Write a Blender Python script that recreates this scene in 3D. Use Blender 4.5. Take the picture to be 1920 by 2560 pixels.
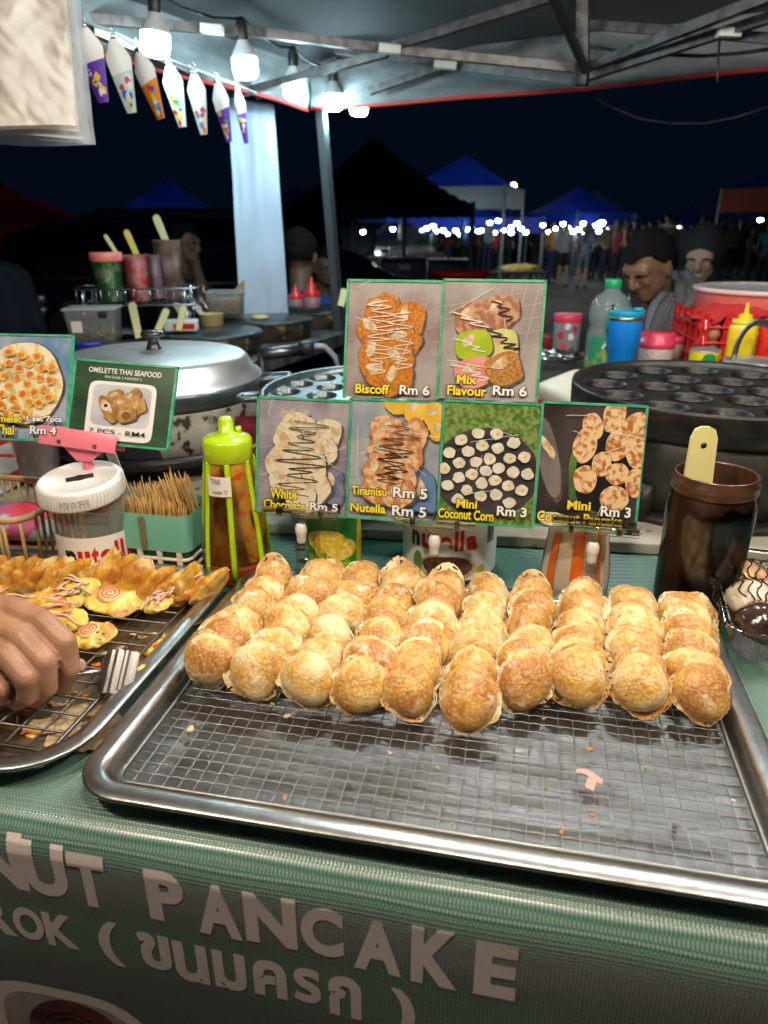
import bpy, bmesh, math, random
from mathutils import Vector, Matrix, noise
sc = bpy.context.scene
for o in list(bpy.data.objects): bpy.data.objects.remove(o)
PI = math.pi
COLD_S, WARM_S, FAR_S = 105.0, 410.0, 85.0   # radiance of the string bulbs, the counter bulbs, the far bulbs
V = Vector
# ------------------------------------------------------------------ camera
FPX, CAMH = 1775.0, 1.42                       # focal length in photo pixels, lens height
PITCH = math.atan(720 / FPX)
CS, CC = math.sin(PITCH), math.cos(PITCH)
cam = bpy.data.cameras.new('camera'); cam_o = bpy.data.objects.new('camera', cam)
sc.collection.objects.link(cam_o); sc.camera = cam_o
cam_o.location = (0, 0, CAMH); cam_o.rotation_euler = (PI / 2 - PITCH, 0, 0)
cam.sensor_fit = 'HORIZONTAL'; cam.sensor_width = 36; cam.lens = 36 * FPX / 1920
cam.clip_start = .02; cam.clip_end = 500
cam.dof.use_dof = True; cam.dof.focus_distance = .86; cam.dof.aperture_fstop = 7.5
# ------------------------------------------------------------------ night sky
w = bpy.data.worlds.new('World'); sc.world = w; w.use_nodes = True
nt = w.node_tree; bg = nt.nodes['Background']
bg.inputs[0].default_value = (.0008, .0030, .0072, 1); bg.inputs[1].default_value = 1.0     # clear night, city glow
# ------------------------------------------------------------------ exposure
sc.view_settings.view_transform = 'Standard'; sc.view_settings.look = 'None'
sc.view_settings.exposure = 0.0; sc.view_settings.gamma = 1
sc.render.engine = 'CYCLES'
sc.cycles.use_denoising = True; sc.cycles.max_bounces = 10; sc.cycles.transparent_max_bounces = 14
sc.cycles.diffuse_bounces = 3; sc.cycles.glossy_bounces = 4; sc.cycles.transmission_bounces = 6
sc.cycles.sample_clamp_indirect = 4; sc.cycles.caustics_refractive = False; sc.cycles.blur_glossy = .5
sc.cycles.use_adaptive_sampling = True; sc.cycles.adaptive_threshold = .015

# ------------------------------------------------------------------ placing by measured bearings
def ray(u, v):
    x = (u - 960) / FPX; y = (1280 - v) / FPX
    return V((x, CC + y * CS, -CS + y * CC))
C0 = V((0, 0, CAMH))
def PD(u, v, d): return C0 + ray(u, v) * d                    # at distance d along the view axis
def PZ(u, v, z): r = ray(u, v); return C0 + r * ((z - CAMH) / r.z)
def PP(u, v, p, n): r = ray(u, v); return C0 + r * ((p - C0).dot(n) / r.dot(n))
def S(d): return d / FPX                                      # metres per photo pixel at distance d

# ------------------------------------------------------------------ materials
MATS = {}
def rgb(c): return (c[0], c[1], c[2], 1) if len(c) == 3 else c
def mat(n, c, r=.5, m=0, c2=None, ns=30, lo=.4, hi=.6, b=0, bs=120, coat=0, e=0, ec=None, spec=.5, sss=0, rnd=False, alpha=1, c3=None, ns3=9, lo3=.5, hi3=.65, aniso=None, det=3):
    if n in MATS: return MATS[n]
    M_ = bpy.data.materials.new(n); M_.use_nodes = True; t = M_.node_tree; p = t.nodes['Principled BSDF']
    L = t.links.new; N = t.nodes.new
    p.inputs['Base Color'].default_value = rgb(c); p.inputs['Roughness'].default_value = r
    p.inputs['Metallic'].default_value = m; p.inputs['Specular IOR Level'].default_value = spec
    p.inputs['Coat Weight'].default_value = coat; p.inputs['Coat Roughness'].default_value = .15
    p.inputs['Alpha'].default_value = alpha
    if sss: p.inputs['Subsurface Weight'].default_value = sss; p.inputs['Subsurface Radius'].default_value = (.006, .003, .001); p.inputs['Subsurface Scale'].default_value = 1
    if e: p.inputs['Emission Color'].default_value = rgb(ec or c); p.inputs['Emission Strength'].default_value = e
    if c2 or b:
        co = N('ShaderNodeTexCoord'); vec = co.outputs['Object']
        if rnd:
            oi = N('ShaderNodeObjectInfo'); mu = N('ShaderNodeVectorMath'); mu.operation = 'SCALE'; mu.inputs[0].default_value = (3.1, 1.7, 2.3)
            L(oi.outputs['Random'], mu.inputs['Scale']); ad = N('ShaderNodeVectorMath'); L(vec, ad.inputs[0]); L(mu.outputs[0], ad.inputs[1]); vec = ad.outputs[0]
        if aniso:
            ma = N('ShaderNodeMapping'); ma.inputs['Scale'].default_value = aniso; L(vec, ma.inputs[0]); vec = ma.outputs[0]
    def nz(scale, lo, hi, ca, cb):
        a = N('ShaderNodeTexNoise'); a.inputs['Scale'].default_value = scale; a.inputs['Detail'].default_value = det; L(vec, a.inputs['Vector'])
        mr = N('ShaderNodeMapRange'); mr.inputs[1].default_value = lo; mr.inputs[2].default_value = hi; L(a.outputs[0], mr.inputs[0])
        mx = N('ShaderNodeMix'); mx.data_type = 'RGBA'; L(mr.outputs[0], mx.inputs[0])
        for s_, cc in ((6, ca), (7, cb)):
            if isinstance(cc, (tuple, list)): mx.inputs[s_].default_value = rgb(cc)
            else: L(cc, mx.inputs[s_])
        return mx.outputs[2]
    if c2:
        out = nz(ns, lo, hi, c, c2)
        if c3: out = nz(ns3, lo3, hi3, out, c3)
        L(out, p.inputs['Base Color'])
    if b:
        a = N('ShaderNodeTexNoise'); a.inputs['Scale'].default_value = bs; a.inputs['Detail'].default_value = 3; L(vec, a.inputs['Vector'])
        bu = N('ShaderNodeBump'); bu.inputs['Strength'].default_value = b; bu.inputs['Distance'].default_value = .002
        L(a.outputs[0], bu.inputs['Height']); L(bu.outputs[0], p.inputs['Normal'])
    MATS[n] = M_; return M_
def clear(n, c=(1, 1, 1), r=.06, f=1.45, k=1.0):
    """thin clear plastic or glass: transparent with a Fresnel gloss"""
    if n in MATS: return MATS[n]
    M_ = bpy.data.materials.new(n); M_.use_nodes = True; t = M_.node_tree; L = t.links.new; N = t.nodes.new
    t.nodes.remove(t.nodes['Principled BSDF']); out = t.nodes['Material Output']
    tr = N('ShaderNodeBsdfTransparent'); tr.inputs[0].default_value = rgb(c)
    gl = N('ShaderNodeBsdfGlossy'); gl.inputs['Roughness'].default_value = r
    fr = N('ShaderNodeFresnel'); fr.inputs[0].default_value = f
    mu = N('ShaderNodeMath'); mu.operation = 'MULTIPLY'; mu.inputs[1].default_value = k; mu.use_clamp = True
    mx = N('ShaderNodeMixShader'); L(fr.outputs[0], mu.inputs[0]); L(mu.outputs[0], mx.inputs[0]); L(tr.outputs[0], mx.inputs[1]); L(gl.outputs[0], mx.inputs[2]); L(mx.outputs[0], out.inputs[0])
    MATS[n] = M_; return M_
def milky(n, c, tr=.4, r=.3, **kw):
    """translucent plastic: part diffuse, part see-through"""
    if n in MATS: return MATS[n]
    M_ = mat(n, c, r, **kw); t = M_.node_tree; p = t.nodes['Principled BSDF']; out = t.nodes['Material Output']
    a = t.nodes.new('ShaderNodeBsdfTransparent'); a.inputs[0].default_value = rgb([min(1, .5 + x) for x in c]); mx = t.nodes.new('ShaderNodeMixShader'); mx.inputs[0].default_value = tr
    t.links.new(p.outputs[0], mx.inputs[1]); t.links.new(a.outputs[0], mx.inputs[2]); t.links.new(mx.outputs[0], out.inputs[0])
    return M_
def emit(n, c, s):
    if n in MATS: return MATS[n]
    M_ = bpy.data.materials.new(n); M_.use_nodes = True; t = M_.node_tree; t.nodes.remove(t.nodes['Principled BSDF'])
    e = t.nodes.new('ShaderNodeEmission'); e.inputs[0].default_value = rgb(c); e.inputs[1].default_value = s
    t.links.new(e.outputs[0], t.nodes['Material Output'].inputs[0]); MATS[n] = M_; return M_

# ------------------------------------------------------------------ mesh building
def frame(d, up=V((0, 0, 1))):
    d = d.normalized()
    if abs(d.dot(up)) > .95: up = V((0, 1, 0))
    x = d.cross(up).normalized(); return x, x.cross(d).normalized()
class MB:
    def __init__(s): s.v = []; s.f = []; s.sm = []; s.mi = []
    def add(s, vs, fs, sm=True, mi=0, xf=None):
        o = len(s.v)
        s.v += [tuple(xf @ V(p)) if xf else tuple(p) for p in vs]
        for f in fs: s.f.append([i + o for i in f]); s.sm.append(sm); s.mi.append(mi)
        return s
    def box(s, c, d, rot=None, bev=0, mi=0):
        xf = Matrix.Translation(c) @ (rot.to_4x4() if rot else Matrix())
        x, y, z = d[0] / 2, d[1] / 2, d[2] / 2
        if not bev:
            vs = [(i * x, j * y, k * z) for i in (-1, 1) for j in (-1, 1) for k in (-1, 1)]
            return s.add(vs, [(0, 1, 3, 2), (4, 6, 7, 5), (0, 4, 5, 1), (2, 3, 7, 6), (0, 2, 6, 4), (1, 5, 7, 3)], False, mi, xf)
        bm = bmesh.new(); bmesh.ops.create_cube(bm, size=1)
        for q in bm.verts: q.co = V((q.co.x * d[0], q.co.y * d[1], q.co.z * d[2]))
        bmesh.ops.bevel(bm, geom=bm.edges[:], offset=bev, segments=2, affect='EDGES', profile=.6)
        bm.verts.index_update()
        s.add([q.co.copy() for q in bm.verts], [[q.index for q in f.verts] for f in bm.faces], True, mi, xf); bm.free(); return s
    def lathe(s, prof, seg=32, xf=None, mi=0, sm=True, sq=None):
        """profile [(r,z)]; sq: superellipse exponent for squarish sections"""
        vs = []; n = len(prof)
        for i in range(seg):
            a = 2 * PI * i / seg; ca, sa = math.cos(a), math.sin(a)
            if sq: k = (abs(ca) ** sq + abs(sa) ** sq) ** (-1 / sq); ca *= k; sa *= k
            vs += [(r * ca, r * sa, z) for r, z in prof]
        fs = []
        for i in range(seg):
            j = (i + 1) % seg
            for k in range(n - 1): fs.append((i * n + k, j * n + k, j * n + k + 1, i * n + k + 1))
        if prof[0][0] > 1e-5 and prof[0][0] < 0: pass
        return s.add(vs, fs, sm, mi, xf)
    def tube(s, pts, r, seg=8, closed=False, mi=0, cap=True, flat=1.0, up=V((0, 0, 1)), xf=None):
        pts = [V(p) for p in pts]; n = len(pts); vs = []; fs = []
        for i in range(n):
            a = pts[i - 1] if (i or closed) else pts[0]; b = pts[(i + 1) % n] if (i < n - 1 or closed) else pts[-1]
            x, y = frame(b - a if (b - a).length > 1e-9 else V((0, 0, 1)), up)
            rr = r[i] if isinstance(r, (list, tuple)) else r
            vs += [pts[i] + x * (rr * math.cos(2 * PI * k / seg)) + y * (rr * flat * math.sin(2 * PI * k / seg)) for k in range(seg)]
        for i in range(n if closed else n - 1):
            j = (i + 1) % n
            for k in range(seg): l = (k + 1) % seg; fs.append((i * seg + k, i * seg + l, j * seg + l, j * seg + k))
        if cap and not closed: fs += [tuple(range(seg))[::-1], tuple(range((n - 1) * seg, n * seg))]
        return s.add(vs, fs, True, mi, xf)
    def bar(s, a, b, w, h, mi=0, up=V((0, 0, 1))):
        a, b = V(a), V(b); x, y = frame(b - a, up); x = x * w / 2; y = y * h / 2
        vs = [q + i * x + j * y for q in (a, b) for i, j in ((-1, -1), (1, -1), (1, 1), (-1, 1))]
        return s.add(vs, [(3, 2, 1, 0), (4, 5, 6, 7)] + [(k, (k + 1) % 4, 4 + (k + 1) % 4, 4 + k) for k in range(4)], False, mi)
    def prism(s, poly, d, xf=None, mi=0, sm=False):
        """polygon in XZ, thickness d along Y (front face at y=-d/2)"""
        n = len(poly); vs = [(x, -d / 2, z) for x, z in poly] + [(x, d / 2, z) for x, z in poly]
        return s.add(vs, [tuple(range(n)), tuple(range(2 * n - 1, n - 1, -1))] + [(i, i + n, (i + 1) % n + n, (i + 1) % n) for i in range(n)], sm, mi, xf)
    def grid(s, nu, nv, fn, mi=0, sm=True, wrap=False):
        vs = [fn(i / (nu if wrap else nu - 1), j / (nv - 1)) for i in range(nu) for j in range(nv)]
        fs = [(i * nv + j, (i + 1) % nu * nv + j, (i + 1) % nu * nv + j + 1, i * nv + j + 1) for i in range(nu if wrap else nu - 1) for j in range(nv - 1)]
        return s.add(vs, fs, sm, mi)
    def ell(s, c, r, seg=16, rings=10, mi=0, rot=None, nz=0, nsc=30):
        if not isinstance(r, (tuple, list)): r = (r, r, r)
        xf = Matrix.Translation(c) @ (rot.to_4x4() if rot else Matrix()); vs = []
        for i in range(seg):
            for j in range(rings + 1):
                a = 2 * PI * i / seg; b = PI * j / rings - PI / 2
                p = V((math.cos(b) * math.cos(a) * r[0], math.cos(b) * math.sin(a) * r[1], math.sin(b) * r[2]))
                if nz: p *= 1 + nz * noise.noise((p + V(c)) * nsc)
                vs.append(p)
        k = rings + 1
        return s.add(vs, [(i * k + j, (i + 1) % seg * k + j, (i + 1) % seg * k + j + 1, i * k + j + 1) for i in range(seg) for j in range(rings)], True, mi, xf)
    def mesh(s, name, mats):
        me = bpy.data.meshes.new(name); me.from_pydata(s.v, [], s.f)
        for m in (mats if isinstance(mats, (list, tuple)) else [mats]): me.materials.append(m)
        me.polygons.foreach_set('use_smooth', s.sm); me.polygons.foreach_set('material_index', s.mi); me.update(); return me
    def build(s, name, mats, parent=None, loc=None, rot=None): return link(name, s.mesh(name, mats), parent, loc, rot)
def link(name, me, parent=None, loc=None, rot=None):
    o = bpy.data.objects.new(name, me); sc.collection.objects.link(o)
    if parent: o.parent = parent
    if loc is not None: o.location = loc
    if rot is not None: o.rotation_euler = rot
    return o
def tag(o, label, cat, group=None):
    o['label'] = label; o['category'] = cat
    if group: o['group'] = group
    return o
def thing(name, label, cat, loc=(0, 0, 0), rot=0, group=None):
    o = bpy.data.objects.new(name, None); sc.collection.objects.link(o); o.location = loc; o.empty_display_size = .02
    o.rotation_euler = rot if isinstance(rot, (tuple, list)) else (0, 0, rot)
    return tag(o, label, cat, group)
KIDS = {}
def dup(o, loc=None, rot=None, label=None, group=None, parent=None, scale=None):
    c = o.copy(); sc.collection.objects.link(c)
    if parent: c.parent = parent
    if loc is not None: c.location = loc
    if rot is not None: c.rotation_euler = rot if isinstance(rot, (tuple, list)) else (0, 0, rot)
    if scale is not None: c.scale = scale if isinstance(scale, (tuple, list)) else (scale,) * 3
    if label: c['label'] = label
    if group: c['group'] = group
    for ch in list(o.children): dup(ch, parent=c)
    return c
def struct(o): o['kind'] = 'structure'; return o
def stuff(o): o['kind'] = 'stuff'; return o
TX = {}
def text_mesh(t, off=0.0, shear=0.0, res=4):
    """flat glyph outline in XY, normalised to its own box: returns verts, faces, width/height"""
    k = (t, off, shear)
    if k not in TX:
        cu = bpy.data.curves.new('t', 'FONT'); cu.body = t; cu.offset = off; cu.resolution_u = res; cu.shear = shear
        ob = bpy.data.objects.new('t', cu); me = bpy.data.meshes.new_from_object(ob)
        vs = [q.co.copy() for q in me.vertices]; fs = [tuple(p.vertices) for p in me.polygons]
        bpy.data.objects.remove(ob); bpy.data.curves.remove(cu); bpy.data.meshes.remove(me)
        x0 = min(q.x for q in vs); x1 = max(q.x for q in vs); y0 = min(q.y for q in vs); y1 = max(q.y for q in vs)
        TX[k] = ([(q.x, q.y) for q in vs], fs, (x0, x1, y0, y1))
    return TX[k]
def refine(vs, fs, ml):
    bm = bmesh.new(); q = [bm.verts.new((x, y, 0)) for x, y in vs]
    for f in fs:
        try: bm.faces.new([q[i] for i in f])
        except ValueError: pass
    bmesh.ops.triangulate(bm, faces=bm.faces[:])
    for _ in range(5):
        e = [k for k in bm.edges if k.calc_length() > ml]
        if not e: break
        bmesh.ops.subdivide_edges(bm, edges=e, cuts=1); bmesh.ops.triangulate(bm, faces=[f for f in bm.faces if len(f.verts) > 3])
    bm.verts.index_update(); o = [(w_.co.x, w_.co.y) for w_ in bm.verts], [tuple(w_.index for w_ in f.verts) for f in bm.faces]; bm.free(); return o
def text_on(mb, t, x0, x1, y0, y1, fn, off=0.0, grow=0.0, mi=0, shear=0.0, ml=0):
    """fit glyphs to the rectangle and carry them onto a surface with fn(x, y)"""
    vs, fs, (a, b, c, d) = text_mesh(t, off, shear)
    if ml: vs, fs = refine(vs, fs, ml)
    return mb.add([fn(x0 - grow + (x - a) / (b - a) * (x1 - x0 + 2 * grow), y0 - grow + (y - c) / (d - c) * (y1 - y0 + 2 * grow)) for x, y in vs], fs, False, mi)
def remesh(mb, vox, smooth=4, name='body', mats=None, pick=None, fac=.5):
    """fuse overlapping closed pieces into one continuous skin"""
    me = mb.mesh(name, []); ob = bpy.data.objects.new('r', me); sc.collection.objects.link(ob)
    a = ob.modifiers.new('r', 'REMESH'); a.mode = 'VOXEL'; a.voxel_size = vox
    b = ob.modifiers.new('s', 'SMOOTH'); b.factor = fac; b.iterations = smooth
    dg = bpy.context.evaluated_depsgraph_get(); out = bpy.data.meshes.new_from_object(ob.evaluated_get(dg)); out.name = name
    bpy.data.objects.remove(ob); bpy.data.meshes.remove(me)
    for m in (mats or []): out.materials.append(m)
    out.polygons.foreach_set('use_smooth', [True] * len(out.polygons))
    if pick: out.polygons.foreach_set('material_index', [pick(p.center, p.normal) for p in out.polygons])
    return out
def caps(mb, pts, rs, seg=12, flat=1.0, up=V((0, 0, 1))):
    """closed rounded limb along a chain of joints"""
    P = [V(p) for p in pts]
    for i in range(len(P) - 1):
        d = P[i + 1] - P[i]; x, y = frame(d, up); k = Matrix((x, y, -d.normalized())).transposed()
        mb.tube([P[i], P[i + 1]], [rs[i], rs[i + 1]], seg, flat=flat, up=up)
        for p, r in ((P[i], rs[i]), (P[i + 1], rs[i + 1])): mb.ell(p, (r, r * flat, r), seg, 8, rot=k)
    return mb
def rrect(w, d, r, n=6):
    """rounded rectangle outline, centred"""
    r = min(r, w / 2 - 1e-4, d / 2 - 1e-4); out = []
    for cx, cy, a0 in ((w / 2 - r, d / 2 - r, 0), (-w / 2 + r, d / 2 - r, PI / 2), (-w / 2 + r, -d / 2 + r, PI), (w / 2 - r, -d / 2 + r, 1.5 * PI)):
        out += [(cx + r * math.cos(a0 + PI / 2 * k / n), cy + r * math.sin(a0 + PI / 2 * k / n)) for k in range(n + 1)]
    return out
def rings(mb, loops, close_last=True, close_first=False, mi=0, sm=True):
    """skin a stack of equal-length loops of 3D points"""
    n = len(loops[0]); vs = [p for l in loops for p in l]; fs = []
    for i in range(len(loops) - 1):
        for k in range(n): j = (k + 1) % n; fs.append((i * n + k, i * n + j, (i + 1) * n + j, (i + 1) * n + k))
    if close_last: fs.append(tuple(range((len(loops) - 1) * n, len(loops) * n)))
    if close_first: fs.append(tuple(range(n))[::-1])
    return mb.add(vs, fs, sm, mi)
def rr_loop(w, d, r, z, n=6): return [(x, y, z) for x, y in rrect(w, d, r, n)]
RZ = lambda a: Matrix.Rotation(a, 3, 'Z')
RX = lambda a: Matrix.Rotation(a, 3, 'X')
RY = lambda a: Matrix.Rotation(a, 3, 'Y')
T4 = Matrix.Translation
# ================================================================== common materials
STEEL = mat('stainless_steel', (.54, .535, .525), .3, 1, c2=(.38, .375, .36), ns=60, lo=.35, hi=.75, b=.08, bs=400)
STEEL_F = mat('tray_floor_steel', (.27, .27, .275), .30, .94, c2=(.14, .13, .12), ns=9, lo=.42, hi=.68, b=.3, bs=300, aniso=(1, 5, 1), det=6)
STEEL_S = mat('stained_tray_steel', (.50, .45, .36), .34, .9, c2=(.24, .15, .07), ns=26, lo=.42, hi=.62, b=.2, bs=90)
WIRE = mat('rack_wire', (.32, .315, .30), .36, 1)
WIRE_D = mat('dark_rack_wire', (.16, .14, .13), .35, 1)
BLACKI = mat('black_cast_iron', (.018, .018, .019), .42, .3, c2=(.035, .03, .027), ns=40, b=.25, bs=180)
DARKP = mat('dark_plastic', (.02, .02, .022), .45)
WHITEP = mat('white_plastic', (.72, .72, .70), .38)
CREAM = mat('cream_plastic', (.72, .68, .34), .4)
CLEAR = clear('clear_acrylic', (.97, .98, .98), .05, 1.5, 1.2)
CLEARP = clear('clear_packaging', (.96, .97, .97), .07, 1.45, 1.4)
GLASS = clear('clear_glass', (.9, .93, .92), .03, 1.45)
RUBBER = mat('black_cable', (.012, .012, .012), .5)
ALU = mat('aluminium', (.62, .63, .64), .40, .85, c2=(.5, .5, .5), ns=9, b=.06, bs=60)
ZT = .948; ZR = .972; YAW = math.radians(-11.43)
EX = V((math.cos(YAW), math.sin(YAW), 0)); EY = V((-math.sin(YAW), math.cos(YAW), 0)); TO = V((-.275, .473, 0))
def TL(a, b, z=ZT): return TO + EX * a + EY * b + V((0, 0, z))

# ================================================================== ground
g = MB(); g.grid(2, 2, lambda u, v: (-150 + 300 * u, -40 + 300 * v, 0))
struct(g.build('ground', mat('asphalt', (.035, .035, .037), .85, c2=(.06, .058, .056), ns=1.2, b=.5, bs=40)))

# ================================================================== front table and its printed banner
tb = thing('market_table', 'long folding table under the green printed mesh banner', 'table', TO, YAW)
MB().box((.15, .29, .922), (2.1, .54, .03), bev=.004).build('table_top', mat('table_board', (.25, .18, .12), .6), tb)
for a in (-.8, 1.1):
    for b in (.02, .5): MB().tube([(a, b, .91), (a, b, 0)], .014, 10).build('leg', STEEL, tb)
BPROF = [(1.0, .9475), (.7, ZT), (.5, ZT), (.3, ZT), (.12, ZT), (.03, ZT), (.008, ZT - .0008), (-.006, ZT - .0045), (-.015, ZT - .0115), (-.0205, ZT - .021), (-.0228, ZT - .032), (-.0235, .90), (-.0238, .86), (-.024, .82), (-.0235, .74), (-.022, .64), (-.020, .50), (-.018, .36)]
def bprof_b(z):
    for (b0, z0), (b1, z1) in zip(BPROF, BPROF[1:]):
        if z1 <= z <= z0 and z0 - z1 > 1e-6: t = (z0 - z) / (z0 - z1); return b0 + (b1 - b0) * t
    return -.024
def wavy(a, z): return .0035 * math.sin(a * 9 + 1) * min(1, max(0, (.93 - z) / .2)) + .0003 * math.sin(a * 31)* min(1, max(0, (.95 - z) / .02))
def banner_mat():
    M_ = bpy.data.materials.new('printed_mesh_banner'); M_.use_nodes = True; t = M_.node_tree; p = t.nodes['Principled BSDF']; L = t.links.new; N = t.nodes.new
    co = N('ShaderNodeTexCoord'); sp = N('ShaderNodeSeparateXYZ'); L(co.outputs['Object'], sp.inputs[0])
    def m(op, a, b=None, c=None):
        q = N('ShaderNodeMath'); q.operation = op
        for i, x in enumerate((a, b, c)):
            if x is None: continue
            if isinstance(x, (int, float)): q.inputs[i].default_value = x
            else: L(x, q.inputs[i])
        return q.outputs[0]
    per = 2 * PI / .0032
    hz = m('SUBTRACT', sp.outputs[1], sp.outputs[2])                       # runs along the cloth over the edge
    wx = m('SINE', m('MULTIPLY', sp.outputs[0], per)); wz = m('SINE', m('MULTIPLY', hz, per))
    thr = m('MAXIMUM', wx, wz); dots = m('MULTIPLY', wx, wz)
    nz = N('ShaderNodeTexNoise'); nz.inputs['Scale'].default_value = 6; L(co.outputs['Object'], nz.inputs[0])
    def mix(f, a, b):
        q = N('ShaderNodeMix'); q.data_type = 'RGBA'
        if isinstance(f, (int, float)): q.inputs[0].default_value = f
        else: L(f, q.inputs[0])
        for i, x in ((6, a), (7, b)):
            if isinstance(x, tuple): q.inputs[i].default_value = rgb(x)
            else: L(x, q.inputs[i])
        return q.outputs[2]
    def rng(x, a, b, c=0., d=1.):
        q = N('ShaderNodeMapRange'); L(x, q.inputs[0])
        for i, k in enumerate((a, b, c, d)): q.inputs[i + 1].default_value = k
        return q.outputs[0]
    zz = m('ADD', sp.outputs[2], m('MULTIPLY', m('SUBTRACT', nz.outputs[0], .5), .03))
    # grey sheen painted in below the fold; the print: dark green field, near-black strip, green above the table's back
    c = mix(rng(zz, .775, .80), (.010, .024, .017), (.02, .12, .045))
    c = mix(rng(zz, .845, .87), c, (.014, .05, .034))
    c = mix(rng(zz, .858, .895), c, (.13, .14, .125))
    c = mix(rng(sp.outputs[2], .900, .925), c, (.012, .125, .080))
    # white wave lines printed at the back of the table top
    w2 = m('SINE', m('ADD', m('MULTIPLY', sp.outputs[1], 520.), m('MULTIPLY', m('SINE', m('MULTIPLY', sp.outputs[0], 16.)), 9.)))
    w3 = m('SINE', m('SUBTRACT', m('MULTIPLY', sp.outputs[1], 520.), m('MULTIPLY', m('SINE', m('MULTIPLY', sp.outputs[0], 11.)), 12.)))
    wl = m('MULTIPLY', rng(m('MAXIMUM', w2, w3), .8, .95), m('MULTIPLY', rng(sp.outputs[1], .44, .455), rng(nz.outputs[0], .42, .52)))
    c = mix(m('MULTIPLY', wl, .45), c, (.45, .5, .45))
    kb = rng(sp.outputs[1], .43, .30, .25, 1.)
    c = mix(m('MULTIPLY', rng(thr, -.1, .9, .0, .28), kb), c, (.45, .48, .46))  # pale threads and dots also carry the weave's white sheen as colour
    c = mix(m('MULTIPLY', rng(dots, .35, .9, 0., .55), kb), c, (.70, .72, .69))
    L(c, p.inputs['Base Color']); p.inputs['Roughness'].default_value = .30; p.inputs['Specular IOR Level'].default_value = .9
    bu = N('ShaderNodeBump'); bu.inputs['Strength'].default_value = .55; bu.inputs['Distance'].default_value = .0006; L(thr, bu.inputs['Height']); L(bu.outputs[0], p.inputs['Normal'])
    return M_
bn = MB(); bn.grid(260, len(BPROF), lambda u, v: (lambda a, q: (a, q[0] + wavy(a, q[1]), q[1]))(-1.0 + 2.3 * u, BPROF[round(v * (len(BPROF) - 1))]))
banner = bn.build('table_banner', banner_mat(), None, TO, (0, 0, YAW))
tag(banner, 'green and grey mesh banner printed NUT PANCAKE draped over the front table edge', 'banner')
PRINT = mat('banner_white_print', (.78, .67, .63), .5, b=.25, bs=900)
def face_az(u, v):
    q = PP(u, v, TL(0, -.0235, 0), EY) - TO
    return q.dot(EX), q.z
def on_face(a, z): b = bprof_b(z) if z < .935 else -.016; return (a, b + wavy(a, z) - .0004 - .0009 * max(0, min(1, (z - .90) / .02)), z)
def letter(ch, u0, u1, vt, vb, off=.05, mats=PRINT):
    um = (u0 + u1) / 2; a0 = face_az(u0, (vt + vb) / 2)[0]; a1 = face_az(u1, (vt + vb) / 2)[0]; z1 = face_az(um, vt)[1]; z0 = face_az(um, vb)[1]
    mb = MB(); text_on(mb, ch, a0, a1, z0, z1, on_face, off, ml=.06); mb.build('letter', mats, banner)
for ch, u0, u1, vt, vb in (('N', -70, 57, 2088, 2212), ('U', 60, 163, 2116, 2238), ('T', 176, 264, 2143, 2266), ('P', 367, 460, 2184, 2305), ('A', 492, 600, 2215, 2340), ('N', 612, 740, 2240, 2362), ('C', 752, 858, 2270, 2388), ('A', 884, 1005, 2303, 2428), ('K', 1028, 1147, 2322, 2460), ('E', 1186, 1294, 2357, 2488)):
    letter(ch, u0, u1, vt, vb)
for ch, u0, u1, vt, vb in (('R', -52, 32, 2245, 2330), ('O', 36, 106, 2270, 2348), ('K', 113, 188, 2288, 2368), ('(', 246, 300, 2308, 2415), ('ข', 346, 424, 2338, 2426), ('น', 436, 518, 2362, 2458), ('ม', 534, 614, 2382, 2476), ('ค', 634, 716, 2402, 2492), ('ร', 734, 802, 2420, 2506), ('ก', 822, 904, 2440, 2540), (')', 976, 1040, 2470, 2590)):
    letter(ch, u0, u1, vt, vb, .04)
pm = MB(); cx, cz = face_az(190, 2610); n = 40       # printed photo of a filled box, framed white
def sup(k, sx, sz): return [(cx + sx * math.copysign(abs(math.cos(t)) ** .6, math.cos(t)) + .03 * math.sin(t) * -sx, cz + sz * math.copysign(abs(math.sin(t)) ** .6, math.sin(t)) - .1 * sx * math.cos(t)) for t in [2 * PI * i / k for i in range(k)]]
def disc_on(mb, pts, lift, mi=0):
    o = on_face(*pts[0]); c_ = (sum(p[0] for p in pts) / len(pts), sum(p[1] for p in pts) / len(pts))
    rs = [[(lambda q: (q[0], q[1] - lift, q[2]))(on_face(c_[0] + (p[0] - c_[0]) * k, c_[1] + (p[1] - c_[1]) * k)) for p in pts] for k in (1, .66, .33, .02)]
    rings(mb, rs, True, mi=mi, sm=False)
disc_on(pm, sup(n, .088, .078), .0004); pm.build('printed_frame', PRINT, banner)
pm = MB(); disc_on(pm, sup(n, .074, .065), .0009); pm.build('printed_box', mat('print_grey', (.3, .27, .25), .5, c2=(.4, .36, .33), ns=30), banner)
pm = MB(); disc_on(pm, [(cx + .052 * math.cos(t) + .004, cz + .012 + .052 * math.sin(t)) for t in [2 * PI * i / n for i in range(n)]], .0014); pm.build('printed_filling', mat('print_red_brown', (.23, .035, .025), .45, c2=(.05, .012, .012), ns=22, aniso=(1, 1, 3)), banner)
for k in range(3):
    pm = MB(); pm.tube([on_face(cx + .035 * math.cos(t) * (1 - k * .25), cz + .012 + .035 * math.sin(t) * (1 - k * .25)) for t in [.3 + i * .35 for i in range(12)]], .0022, 5); pm.build('printed_swirl', mat('print_choc', (.03, .01, .01), .4), banner)

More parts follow.
